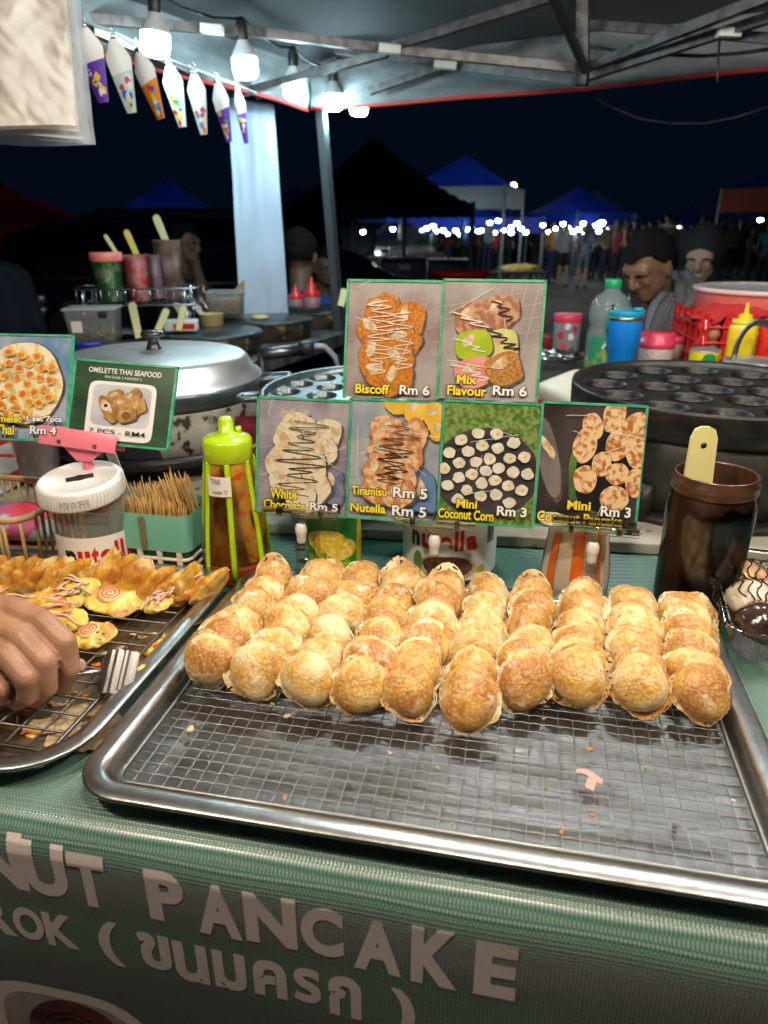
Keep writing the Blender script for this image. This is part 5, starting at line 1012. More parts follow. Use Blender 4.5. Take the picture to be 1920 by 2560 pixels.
# strap-handled lid, small can, foil
p = PD(1880, 908, 1.62); o = thing('strap_lid', 'small steel lid with a riveted arched strap handle', 'lid', p, .15)
mb = MB(); mb.lathe([(.062, -.004), (.063, 0), (.058, .008), (.03, .013), (0, .014)], 40); mb.build('lid', ALU, o)
mb = MB(); mb.tube([(.046 * math.cos(t) - .002, 0, .004 + .088 * math.sin(t) ** .75) for t in [PI * i / 20 for i in range(21)]], .0075, 8, flat=.28, up=V((0, 1, 0))); mb.build('strap_handle', mat('old_steel', (.30, .29, .27), .4, 1, b=.2, bs=120), o)
p = PD(1758, 912, 1.72); o = thing('milk_can', 'small tin with yellow and green label before the egg trays', 'can', p, face(p))
mb = MB(); mb.lathe([(0, 0), (.034, 0), (.035, .002), (.035, .005)], 32); mb.lathe([(.035, .005), (.035, .034)], 32, mi=1); mb.lathe([(.035, .034), (.0357, .036), (.034, .038), (.033, .035), (0, .035)], 32); mb.build('tin', [ALU, mat('tin_yellow', (.70, .58, .02), .35)], o); patch(mat('tin_green', (.02, .25, .05), .35), .012, .019, .016, .013, o, cyl(.035, .0008), 'printed_patch')
mb = MB(); mb.ell((0, 0, 0), (.065, .035, .015), 40, 18, nz=.9, nsc=70); tag(mb.build('foil', mat('crumpled_foil', (.55, .56, .58), .28, 1, b=.8, bs=120), None, PD(1402, 888, 2.1)), 'crumpled aluminium foil beneath the flower jar', 'foil')
mb = MB(); mb.box((0, 0, 0), (.11, .16, .045), None, .015); o = mb.build('white_box', mat('off_white_box', (.60, .57, .48), .5), None, PD(1450, 985, 1.5), (.1, -.25, .4)); tag(o, 'grubby white plastic box tucked against the black pan', 'box')
mb = MB(); mb.box((0, 0, 0), (.10, .12, .02), None, .008); tag(mb.build('red_packet', RED, None, PD(1372, 990, 1.7), (.1, .1, .3)), 'flat red packet below the foil', 'packet')

# ================================================================== things at the back left
CH = mat('chrome_wire', (.55, .56, .58), .22, 1)
p = PD(350, 757, 2.45); wb = thing('wire_shelf', 'chrome wire shelf basket holding dip jars', 'wire basket', p, .12); W_, D_ = .39, .17
for z, k in ((0, 0), (.052, .01)): mb = MB(); mb.tube(rr_loop(W_ + k, D_ + k, .02, z, 4), .0032, 6, closed=True); mb.build('rail', CH, wb)
for i in range(15):
    x = -W_ / 2 + .012 + i * (W_ - .024) / 14; mb = MB(); mb.tube([(x, -D_ / 2 - .004, .052), (x, -D_ / 2, 0), (x, D_ / 2, 0), (x, D_ / 2 + .004, .052)], .0018, 5); mb.build('wire', CH, wb)
for sx_ in (-1, 1):
    for sy_ in (-1, 1): mb = MB(); mb.tube([(sx_ * W_ * .42, sy_ * D_ / 2, .05), (sx_ * W_ * .44, sy_ * D_ / 2, -.165)], .003, 6); mb.build('leg', CH, wb)
def dip(nm, lb, u0, u1, vt, vb, d, m, lidm=None, sq=None):
    r = (u1 - u0) / 2 * S(d); h = (vb - vt) * S(d); o = lathed(nm, lb, 'jar', (u0 + u1) / 2, vb, d, [(0, 0), (r * .88, 0), (r * .92, .004), (r, h), (r * .97, h + .001)], m, 'body', 32, None, sq)
    add(o, 'wall', CLEARP, lambda b: b.lathe([(r * .92, .004), (r * 1.02, h + .003)], 32, sq=sq))
    if lidm: add(o, 'lid', lidm, lambda b: b.lathe([(r * 1.03, h), (r * 1.06, h + .003), (r * 1.06, h + .024), (r * 1.02, h + .027), (0, h + .027)], 32))
    return o
dip('dip_jar', 'clear jar of green pandan dip with salmon lid', 243, 316, 658, 752, 2.42, mat('pandan_dip', (.02, .15, .03), .35, c2=(.20, .26, .16), ns=22, lo=.5, hi=.58, c3=(.28, .30, .25), ns3=60, lo3=.56, hi3=.7), SALM)
dip('dip_jar', 'open clear tub smeared with red strawberry dip', 318, 382, 645, 752, 2.47, mat('strawberry_dip', (.60, .05, .05), .35, c2=(.62, .32, .32), ns=26))
dip('dip_jar', 'clear tub of purplish taro dip beside the strawberry tub', 372, 416, 644, 745, 2.52, mat('taro_dip', (.22, .14, .20), .35, c2=(.34, .26, .32), ns=20))
dip('dip_jar', 'tall square tub of brown chocolate dip at the shelf end', 398, 466, 610, 745, 2.58, mat('brown_dip', (.12, .06, .04), .35, c2=(.24, .17, .15), ns=18), None, 5.0)
def stick(lb, a, b, d, w, m=CREAM): return spatula('spatula', lb, PD(*a, d), PD(*b, d), w * S(d), w * S(d) * 1.15, .004, False, None, m)
stick('thin cream stick standing in the pandan jar', (299, 645), (262, 587), 2.42, 8); stick('yellow spatula handle standing in the strawberry tub', (352, 660), (314, 575), 2.47, 13, mat('yellow_plastic', (.72, .58, .12), .4)); stick('broad pale spatula handle standing in the chocolate tub', (424, 625), (388, 538), 2.58, 16)
stick('broad cream spatula leaning by the sprinkle box', (348, 845), (329, 756), 2.2, 17); stick('cream spatula lying on the second griddle', (388, 842), (418, 772), 2.35, 15); stick('cream spatula leaning towards the tan bowl', (472, 812), (436, 757), 2.4, 11); stick('short cream spatula beside the red labelled box', (446, 826), (460, 764), 2.38, 14); stick('white spoon handle standing in the tan bowl', (506, 790), (470, 738), 2.6, 9, WHITEP); stick('cream spatula standing on the fourth griddle', (852, 765), (862, 722), 2.95, 16)
p = PD(243, 852, 2.28); sbx = thing('sprinkle_box', 'clear flip-top box of rainbow sprinkles', 'box', p, .12); w_, h_ = 120 * S(2.28), 76 * S(2.28)
mb = MB(); rings(mb, [rr_loop(w_ * .88, .10, .01, 0, 4), rr_loop(w_, .11, .01, h_, 4)], False, True); mb.build('box', milky('cloudy_plastic', (.40, .42, .44), .6), sbx); mb = MB(); mb.box((0, 0, h_ + .004), (w_ * 1.03, .115, .008), None, .002); mb.build('lid', milky('cloudy_plastic2', (.45, .46, .48), .3), sbx); mb = MB(); mb.box((w_ * .28, -.058, h_ * .9), (.026, .006, .018), None, .002); mb.build('latch', DARKP, sbx); mb = MB(); mb.box((-w_ * .26, -.0555, h_ * .52), (.032, .001, .034)); mb.build('paper_label', mat('paper', (.7, .7, .7), .6), sbx)
SPR = [mat('sprinkle%d' % i, c_, .4) for i, c_ in enumerate(((.65, .30, .02), (.70, .10, .02), (.10, .40, .05), (.05, .25, .55), (.72, .55, .04)))]; mb = MB(); rs = random.Random(9)
for i in range(220): mb.ell((rs.uniform(-.44, .44) * w_, rs.uniform(-.05, .045), .012 + .016 * rs.random() + .008 * (i % 3)), (.004, .003, .003), 6, 4, mi=rs.randrange(5))
stuff(mb.build('sprinkles', SPR, sbx))
p = PD(568, 790, 2.75); nb = thing('nut_box', 'clear box of chopped peanuts by the white hanging cloth', 'box', p, 0); w_ = 84 * S(2.75); h_ = 58 * S(2.75)
mb = MB(); rings(mb, [rr_loop(w_ * .9, .10, .01, 0, 4), rr_loop(w_, .11, .01, h_, 4)], False, True); mb.build('box', MATS['cloudy_plastic'], nb); mb = MB(); mb.box((0, 0, h_ * .42), (w_ * .88, .095, h_ * .62), None, .01); mb.build('chopped_nuts', mat('peanuts', (.52, .34, .15), .6, c2=(.25, .13, .05), ns=160, b=.8, bs=160), nb); mb = MB(); mb.tube(rr_loop(w_ * 1.02, .112, .01, h_, 4), .004, 6, closed=True); mb.build('rim', MATS['cloudy_plastic2'], nb)
mb = MB(); mb.prism([(-.05, 0), (.03, -.01), (.045, .13), (.02, .11), (-.06, .02)], .003); tag(mb.build('cardboard_flap', mat('cardboard', (.42, .26, .11), .7), None, PD(590, 782, 2.85), (0, 0, .1)), 'torn brown cardboard flap beside the peanut box', 'cardboard')
lathed('tan_bowl', 'small tan bowl with a white spoon', 'bowl', 530, 816, 2.6, [(0, 0), (.036, 0), (.042, .006), (.044, .045), (.0445, .046), (.042, .046), (.038, .036), (0, .034)], mat('tan_bowl', (.50, .36, .15), .4), 'bowl')
p = PD(455, 826, 2.42); o = thing('labelled_box', 'small white box with a red band between the spatulas', 'box', p, .1); MB().box((0, 0, .018), (.11, .05, .036), None, .004).build('box', WHITEP, o); MB().box((.012, -.0262, .016), (.07, .001, .018)).build('red_band', RED, o)
mb = MB(); mb.grid(16, 20, lambda u, v: (-.045 + .09 * u + .006 * math.sin(v * 7), .02 * math.sin(u * 5 + v * 3) + .008 * noise.noise((u * 5, v * 5, 1)), .14 * v * (1 - .3 * (u - .5) ** 2))); mb.grid(16, 20, lambda u, v: (-.045 + .09 * u + .006 * math.sin(v * 7), .05 + .02 * math.sin(u * 4 + v * 3), .13 * v)); tag(mb.build('clear_bag', clear('thin_bag', (.85, .9, .92), .2, 1.45, 2.5), None, PD(488, 808, 2.7)), 'limp clear plastic bag hanging behind the tan bowl', 'plastic bag')
for u, v, r, h, nm in ((741, 766, .030, .075, 'low red nozzle squeeze bottle on the fourth griddle'), (781, 768, .034, .105, 'taller red capped clear squeeze bottle on the fourth griddle')):
    d = 2.98; o = lathed('nozzle_bottle', nm, 'bottle', u, v, d, [(0, 0), (r, 0), (r * 1.02, .003), (r, h * .42), (r * .9, h * .45)], milky('clear_pink', (.45, .25, .25), .3), 'bottle', 28, 'red nozzle bottles'); add(o, 'cap', RED, lambda b: b.lathe([(r * .98, h * .40), (r * 1.02, h * .43), (r * .98, h * .60), (r * .6, h * .66), (r * .5, h * .9), (r * .22, h * .95), (r * .12, h * 1.15), (0, h * 1.16)], 24))
lathed('yellow_lid', 'small pale yellow lid on the third griddle', 'lid', 650, 795, 2.78, [(.034, 0), (.036, .003), (.03, .010), (0, .013)], mat('pale_yellow_lid', (.66, .56, .22), .4), 'disc')
mb = MB(); mb.tube([(-.05, 0, 0), (.06, 0, 0)], .006, 8); tag(mb.build('blue_pen', mat('blue_pen', (.01, .03, .45), .35), None, PD(200, 862, 2.15), (0, 0, .1)), 'blue marker lying by the sprinkle box', 'pen')
o = lathed('sauce_cup', 'smoky plastic cup of dark sauce behind the pink clip', 'cup', 105, 1196, 1.33, [(0, 0), (.032, 0), (.034, .003), (.041, .085), (.042, .088)], mat('smoky_cup', (.14, .11, .11), .25, c2=(.22, .18, .18), ns=20, coat=.4), 'cup'); add(o, 'sauce', mat('dark_sauce', (.05, .012, .008), .25), lambda b: b.lathe([(.0335, .002), (.0345, .016), (.033, .0165)], 32))
p = PD(262, 1160, 1.2); stick('translucent pale stick slanting behind the toothpicks', (318, 1235), (272, 1120), 1.16, 20, milky('pale_stick', (.55, .58, .45), .2))
mb = MB(); mb.grid(10, 10, lambda u, v: (-.7 + .75 * u, -.25 + .5 * v, .004 * math.sin(u * 9) * math.sin(v * 7)))
chk = bpy.data.materials.new('red_white_check'); chk.use_nodes = True; t_ = chk.node_tree; ck = t_.nodes.new('ShaderNodeTexChecker'); ck.inputs[1].default_value = (.60, .02, .03, 1); ck.inputs[2].default_value = (.55, .52, .48, 1); ck.inputs[3].default_value = 7; co_ = t_.nodes.new('ShaderNodeTexCoord'); t_.links.new(co_.outputs['Object'], ck.inputs[0]); t_.links.new(ck.outputs[0], t_.nodes['Principled BSDF'].inputs[0])
q = PZ(120, 1140, SZ + .004); tag(mb.build('check_cloth', chk, None, (q.x, q.y, SZ + .006), (0, 0, SYAW)), 'red and white checked cloth under the smoky sauce cup', 'cloth')
# dark pink bucket glimpsed between the stoves
mb = MB(); mb.lathe([(0, 0), (.07, 0), (.085, .12), (.088, .125)], 28); tag(mb.build('pink_bucket', mat('pink_bucket', (.40, .03, .07), .4), None, PD(632, 1160, 1.5)), 'dark pink bucket glimpsed between the stoves', 'bucket')
# ================================================================== own canopy overhead
h0 = PD(778, 270, 2.85); h1 = PZ(1920, 176, h0.z); tx = (h1 - h0); tx.z = 0; tx.normalize(); ty = V((-tx.y, tx.x, 0)); TYAW = math.atan2(tx.y, tx.x); HZ = h0.z
tent = thing('canopy_tent', 'grey market canopy with red hem over the pancake counter', 'canopy', V((h0.x, h0.y, 0)), TYAW)
TS = 3.2; EZ = HZ + .15                                     # local x along the back eave, local -y towards the customer
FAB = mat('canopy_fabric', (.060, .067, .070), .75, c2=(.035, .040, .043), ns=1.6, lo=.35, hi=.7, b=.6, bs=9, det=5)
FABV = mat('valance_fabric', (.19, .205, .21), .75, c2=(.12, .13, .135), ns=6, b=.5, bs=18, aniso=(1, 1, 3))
HEM = mat('red_hem', (.45, .03, .025), .6)
def roof(u, v):
    x, y = TS * u, -TS * v; k = min(u, 1 - u, v, 1 - v) * 2; z = EZ + .62 * k - .10 * math.sin(PI * k) + .012 * noise.noise((x * 3, y * 3, 0)) + .006 * math.sin(x * 9 + y * 5)
    return (x, y, z)
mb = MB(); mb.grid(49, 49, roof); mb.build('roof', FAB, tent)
def side(k, s): return [(TS * s, 0), (TS, -TS * s), (TS - TS * s, -TS), (0, -TS + TS * s)][k]
for k in range(4):
    nx_, ny_ = [(0, 1), (1, 0), (0, -1), (-1, 0)][k]; wv = lambda s, z: .018 * math.sin(s * 23 + k) * (EZ - z) / .15 + .004 * math.sin(z * 60 + s * 4)
    if k in (1, 2): continue
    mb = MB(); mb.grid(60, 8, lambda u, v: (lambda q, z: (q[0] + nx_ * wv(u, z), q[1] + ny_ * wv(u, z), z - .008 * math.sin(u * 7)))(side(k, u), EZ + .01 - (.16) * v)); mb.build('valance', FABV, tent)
    mb = MB(); mb.tube([(lambda q: (q[0] + nx_ * wv(u, EZ - .15), q[1] + ny_ * wv(u, EZ - .15), EZ - .152 - .008 * math.sin(u * 7)))(side(k, u)) for u in [i / 60 for i in range(61)]], .007, 6); mb.build('hem', HEM, tent)
inv_t = (T4(V((h0.x, h0.y, 0))) @ Matrix.Rotation(TYAW, 4, 'Z')).inverted()
FRM = mat('tent_frame_steel', (.085, .075, .072), .45, .6, c2=(.14, .13, .13), ns=30); FRD = mat('black_frame', (.03, .03, .033), .4, .5)
def tbar(a, b, w=.024, h=.024, m=FRM, name='truss_bar'): mb = MB(); mb.bar(inv_t @ PD(*a), inv_t @ PD(*b), w, h); return mb.build(name, m, tent)
for a, b in (((1455, 172, 2.2), (975, 124, 2.25)), ((975, 124, 2.25), (665, 84, 2.15)), ((665, 84, 2.15), (180, 44, 1.9)), ((980, 118, 2.25), (1420, -20, 1.95)), ((968, 132, 2.25), (575, 240, 2.55)), ((1476, 166, 2.18), (1950, -18, 1.6)), ((1466, 192, 2.22), (1950, 36, 1.72)), ((1436, 200, 2.24), (1113, 163, 2.5)), ((1113, 163, 2.5), (925, 228, 2.65)), ((1113, 160, 2.5), (840, 125, 2.6)), ((225, 72, 1.75), (600, 230, 2.62)), ((1475, 62, 2.15), (1950, 98, 1.8)), ((640, 240, 2.6), (840, 150, 2.65))): tbar(a, b)
tbar((1458, -80, 2.05), (1458, 182, 2.17), .034, .03, FRM, 'strut'); tbar((1372, -30, 1.9), (1464, 176, 2.12), .018, .018, FRD, 'strut')
mb = MB(); mb.box(inv_t @ PD(1455, 188, 2.16), (.04, .04, .06), None, .004); mb.build('joint', FRD, tent)
BRK = mat('white_bracket', (.55, .55, .52), .45)
for u, v, d, a in ((975, 123, 2.2, -.1), (1113, 162, 2.45, -.1), (1822, 82, 1.82, -.03), (530, 73, 2.04, -.08)): mb = MB(); mb.box((0, 0, 0), (.072 * d / 2.3, .03, .026 * d / 2.3), None, .003); mb.build('bracket', BRK, tent, inv_t @ PD(u, v, d), (0, a * -1, -TYAW))
mb = MB(); a_ = PD(793, 160, 2.87); b_ = PD(838, 690, 2.97); e_ = a_ + (b_ - a_) * (a_.z / (a_.z - b_.z)); mb.bar(inv_t @ a_, inv_t @ e_, .034, .034); mb.build('pole', mat('pole_steel', (.10, .11, .12), .4, .6), tent)
mb = MB(); mb.bar((TS, 0, EZ), (TS, 0, 0), .034, .034); mb.build('pole', MATS['pole_steel'], tent); mb = MB(); mb.bar((0, -TS, EZ), (0, -TS, 0), .034, .034); mb.build('pole', MATS['pole_steel'], tent); mb = MB(); mb.bar((TS, -TS, EZ), (TS, -TS, 0), .034, .034); mb.build('pole', MATS['pole_steel'], tent)
# ------------------------------------------------------------------ bulbs on strings
COLD = emit('cold_bulb_light', (.62, .92, 1.0), COLD_S); WARM = emit('warm_bulb_light', (1.0, .84, .66), WARM_S)
def bulb(label, p, em, grp, s=1.0, tilt=(0, 0)):
    o = thing('light_bulb', label, 'light bulb', p, (tilt[0], tilt[1], 0), grp); o.scale = (s, s, s)
    mb = MB(); mb.lathe([(.0335, .0), (.0368, .002), (.0375, -.008), (.0372, -.034), (.034, -.046), (.026, -.052), (0, -.055)][::-1], 28); mb.build('diffuser', em, o)
    mb = MB(); mb.lathe([(.0375, .0005), (.037, .006), (.034, .014), (.024, .030), (.0165, .042), (.015, .052), (0, .052)], 28); mb.build('housing', mat('bulb_housing', (.55, .57, .58), .4), o)
    mb = MB(); mb.lathe([(.0165, .046), (.018, .050), (.018, .085), (.014, .092), (.010, .105), (0, .106)], 18); mb.build('socket', DARKP, o); return o
NB = [(388, 84, 1.88, .10), (611, 146, 2.14, -.05), (735, 205, 2.46, 0), (833, 238, 2.77, 0), (897, 253, 2.98, 0)]
for k, (u, v, d, tl) in enumerate(NB): bulb('lit cold white bulb on the canopy string, %s from the hanging bags' % ORD[k], PD(u, v, d), COLD, 'cold bulbs on the canopy string', 1.0, (0, tl))
pts = []
for k, (u, v, d, tl) in enumerate(NB):
    q = PD(u, v, d) + V((.1 * -tl, 0, .10))
    if pts: pts += [pts[-1].lerp(q, .33) - V((0, 0, .02)), pts[-1].lerp(q, .66) - V((0, 0, .02))]
    pts.append(q)
pts = [PD(120, -60, 1.6)] + pts + [PD(960, 150, 3.1)]
mb = MB(); mb.tube(pts, .004, 6); tag(mb.build('light_cable', RUBBER), 'black cable carrying the cold bulbs under the canopy', 'cable')
for k, (x, y, z) in enumerate(((-.62, .27, 2.0), (.06, .21, 2.0), (.72, .27, 2.0))): bulb('lit warm bulb hanging over the counter, %s from the left pole' % ORD[k], (x, y, z), WARM, 'warm bulbs over the counter')
for k, (x, y, z) in enumerate(((.02, 1.26, 2.02), (.50, 1.10, 2.02), (1.05, 1.0, 2.0))): bulb('lit neutral bulb added out of view over the pans, %s from the lidded pan' % ORD[k], (x, y, z), emit('added_bulb_light', (.94, 1.0, .98), 250.0), 'added neutral bulbs over the pans')  # unseen bulbs added to light the counter from above and behind
mb = MB(); mb.tube([(-1.2, 1.5, 2.15), (.02, 1.26, 2.125), (.25, 1.17, 2.10), (.50, 1.10, 2.125), (.8, 1.04, 2.10), (1.05, 1.0, 2.105), (1.6, .95, 2.15)], .004, 6); tag(mb.build('light_cable', RUBBER), 'added black cable carrying the unseen neutral bulbs over the pans', 'cable')  # cable made up for the added bulbs
mb = MB(); mb.tube([(-1.3, .35, 2.13), (-.62, .27, 2.105), (-.25, .23, 2.085), (.06, .21, 2.105), (.4, .23, 2.085), (.72, .27, 2.105), (1.5, .35, 2.14)], .004, 6); tag(mb.build('light_cable', RUBBER), 'black cable carrying the warm bulbs over the counter', 'cable')
def cable(lb, px, r=.004): mb = MB(); mb.tube([PD(*q) for q in px], r, 6); tag(mb.build('cable', RUBBER), lb, 'cable')
cable('dark cable sagging in the open night below the canopy joint', ((1452, 205, 2.5), (1465, 232, 2.5), (1530, 268, 2.5), (1600, 297, 2.45), (1680, 309, 2.4), (1760, 309, 2.3), (1840, 293, 2.25), (1950, 258, 2.2)), .0035)
cable('dark cable strung along the inside of the valance', ((1462, 116, 2.2), (1540, 126, 2.15), (1640, 136, 2.08), (1760, 140, 2.0), (1860, 132, 1.92), (1960, 118, 1.86)), .005)
cable('cable tie end hanging from the white bracket', ((1800, 95, 1.8), (1795, 150, 1.8), (1793, 205, 1.8)), .003)
# ------------------------------------------------------------------ hanging paper sleeves
ln = [(150, 18, 1.55), (205, 52, 1.62), (278, 80, 1.74), (340, 112, 1.84), (418, 148, 1.95), (480, 170, 2.04), (540, 194, 2.14), (590, 212, 2.22), (640, 232, 2.35)]
mb = MB(); mb.tube([PD(*q) for q in ln], .0035, 6); tag(mb.build('hanging_line', mat('line_grey', (.30, .32, .33), .5)), 'thin taut line strung with printed paper sleeves', 'line')
PAP = mat('white_paper', (.82, .82, .80), .6); PC = {c_: mat('sleeve_' + c_, v_, .5) for c_, v_ in dict(violet=(.12, .03, .40), blue=(.02, .08, .50), red=(.62, .03, .02), yellow=(.75, .55, .03), orange=(.75, .22, .01), green=(.05, .28, .08), white=(.75, .75, .72), sky=(.05, .35, .60), pale=(.50, .62, .60)).items()}
SL = [(205, 56, 226, 230, 72, 1.62, 'violet', ('yellow', 'white', 'violet'), 'violet speckled paper sleeve half behind the plastic bags'), (280, 84, 306, 256, 62, 1.74, 'pale', ('blue', 'white', 'yellow', 'red', 'blue'), 'paper sleeve with blue flowers and a red spot'), (342, 118, 378, 276, 58, 1.84, 'orange', ('blue', 'sky', 'yellow', 'red', 'white'), 'paper sleeve with blue stripes over orange tip'), (420, 152, 436, 298, 52, 1.95, 'white', ('yellow', 'red', 'green', 'pale', 'yellow'), 'paper sleeve with yellow tip and green and red marks'), (483, 174, 498, 317, 46, 2.04, 'white', ('sky', 'red', 'red', 'orange'), 'paper sleeve with sky blue band and red figures'), (541, 196, 556, 338, 43, 2.14, 'violet', ('red', 'yellow', 'white', 'green', 'white'), 'paper sleeve with violet, yellow and white patches'), (591, 214, 602, 343, 30, 2.2, 'violet', ('yellow', 'white', 'violet'), 'narrow violet and yellow paper sleeve before the white cloth')]
for k, (u, v, ub, vb, wd, d, base, cols, nm) in enumerate(SL):
    p = PD(u, v, d); L_ = math.hypot(ub - u, vb - v) * S(d); w_ = wd * S(d) / 2; o = thing('paper_sleeve', nm, 'paper sleeve', p, (0.12, -math.atan2(ub - u, vb - v), .35 * math.sin(k * 2)), 'printed paper sleeves on the line')
    def ow(t): return w_ * (min(1, (t / .30)) ** .75 if t < .30 else (1 - .62 * ((t - .30) / .70) ** 1.1))
    def sv(t, x, sgn=-1): return (x * ow(t), sgn * .010 * (1 - x * x) * (1 - t * .6) * min(1, t * 5), -L_ * t)
    mb = MB(); mb.grid(9, 24, lambda a, b: sv(.005 + .995 * b, -1 + 2 * a)); mb.grid(9, 24, lambda a, b: sv(.005 + .995 * b, 1 - 2 * a, .3)); mb.build('sleeve', PAP, o)
    t0 = .48; mb = MB(); mb.grid(9, 14, lambda a, b: (lambda q: (q[0] * 1.002, q[1] - .0006, q[2]))(sv(t0 + (.999 - t0) * b + .06 * (.5 - a) * (1 - b), -1 + 2 * a))); mb.build('printed_band', PC[base], o)
    rs = random.Random(k + 4)
    for i in range(13):
        t = rs.uniform(t0 + .05, .96); x = rs.uniform(-.62, .62); rr_ = .26 * w_; n_ = 12
        mb = MB(); pts = [(t + rr_ / L_ * math.sin(q * 2 * PI / n_) * rs.uniform(.7, 1.3), max(-.99, min(.99, x + .30 * math.cos(q * 2 * PI / n_) * rs.uniform(.7, 1.3)))) for q in range(n_)]
        mb.add([(lambda q: (q[0], q[1] - .0011 - .0001 * i, q[2]))(sv(min(.998, a), b)) for a, b in pts], [tuple(range(n_))], False); mb.build('printed_patch', PC[cols[i % len(cols)]], o)
    mb = MB()
    for s_ in (-1, 1): mb.tube([(s_ * .004, -.004, -.008), (s_ * .007, -.002, .010), (s_ * .004, 0, .020), (s_ * .001, .001, .010)], .0011, 5)
    mb.box((0, -.001, -.006), (.016, .008, .010), None, .002); mb.build('wire_clip', CH, o)
# ------------------------------------------------------------------ plastic bags at the upper left
BAGM = milky('bag_film', (.70, .66, .60), .42, .33, b=.16, bs=9); BAGW = milky('bag_film_cool', (.55, .58, .60), .5, .25, b=.8, bs=30)
rb = random.Random(6)
for k in range(6):
    d = 1.12 + k * .014; ub, vb = [(186, 318), (196, 330), (206, 346), (214, 352), (226, 358), (238, 364)][k]; ut = [140, 150, 160, 168, 176, 184][k]
    def bag(u, v):
        px_ = -160 + (ut + (ub - ut) * v ** .9 + 160) * u; py_ = -110 + (vb + 110 - 10 * (1 - u) + 5 * math.sin(u * 5 + k)) * v
        q = PD(px_, py_, d); fold = .020 * noise.noise((u * 2.6, v * 1.4, k * 3.1)) + .010 * abs(noise.noise((u * 4 + v * 5, v * 3.5 - u * 3, k))) - .006 * abs(noise.noise((u * 8 - v * 9, v * 7 + u * 2, k + 4)))
        return q + V((0, fold * (1 if k == 0 else .35), 0))
    mb = MB(); mb.grid(70, 60, bag); mb.grid(40, 30, lambda u, v: bag(1 - u, v) + V((0, .0045, 0)))
    tag(mb.build('plastic_bag', BAGM if k < 2 else BAGW), ['front creased cream plastic carrier bag', 'second plastic carrier bag just behind the creased one', 'third plastic carrier bag in the hanging wad', 'fourth plastic carrier bag in the hanging wad', 'fifth plastic carrier bag, next to rearmost of the wad', 'rearmost bluish plastic carrier bag of the wad'][k] + ' by the paper sleeves', 'plastic bag', 'plastic bags hung by the sleeves')
a_ = PD(-10, -112, 1.15); hk = thing('bag_hanger', 'wire hanger tying the wad of plastic bags to the canopy', 'hanger', a_, 0); mb = MB(); mb.tube([(-.10, 0, -.02), (-.09, 0, .0), (0, 0, .03), (.09, 0, 0), (.10, 0, -.02)], .003, 6); mb.tube([(0, 0, .03), (.004, .005, .15), (0, .01, .42)], .0025, 6); mb.build('wire', CH, hk); mb = MB(); mb.tube([(-.10, -.012, -.012), (-.10, .09, -.012)], .004, 6); mb.tube([(.10, -.012, -.012), (.10, .09, -.012)], .004, 6); mb.build('prong', CH, hk)
# ------------------------------------------------------------------ white hanging cloth by the pole
a0, a1, b0, b1 = PD(568, 242, 2.72), PD(684, 262, 2.82), PD(600, 800, 2.92), PD(722, 800, 3.02)
mb = MB(); CL = mat('white_cloth', (.44, .52, .64), .7, b=.15, bs=40)
def cloth(u, v): q = a0.lerp(a1, u).lerp(b0.lerp(b1, u), v); return q + V((.0, .010 * math.sin(u * 5 + 1) + .008 * noise.noise((u * 7, v * 2.5, 4)) + .012 * noise.noise((u * 2, v * 4, 0)) + .012 * math.exp(-((v - .03) / .012) ** 2) - .010 * math.exp(-((v - .055) / .01) ** 2), 0))
mb.grid(20, 80, cloth); mb.grid(20, 80, lambda u, v: cloth(1 - u, v) + V((0, .012, 0))); wc = mb.build('hanging_cloth', CL); tag(wc, 'long white cloth panel hanging beside the canopy pole', 'cloth')
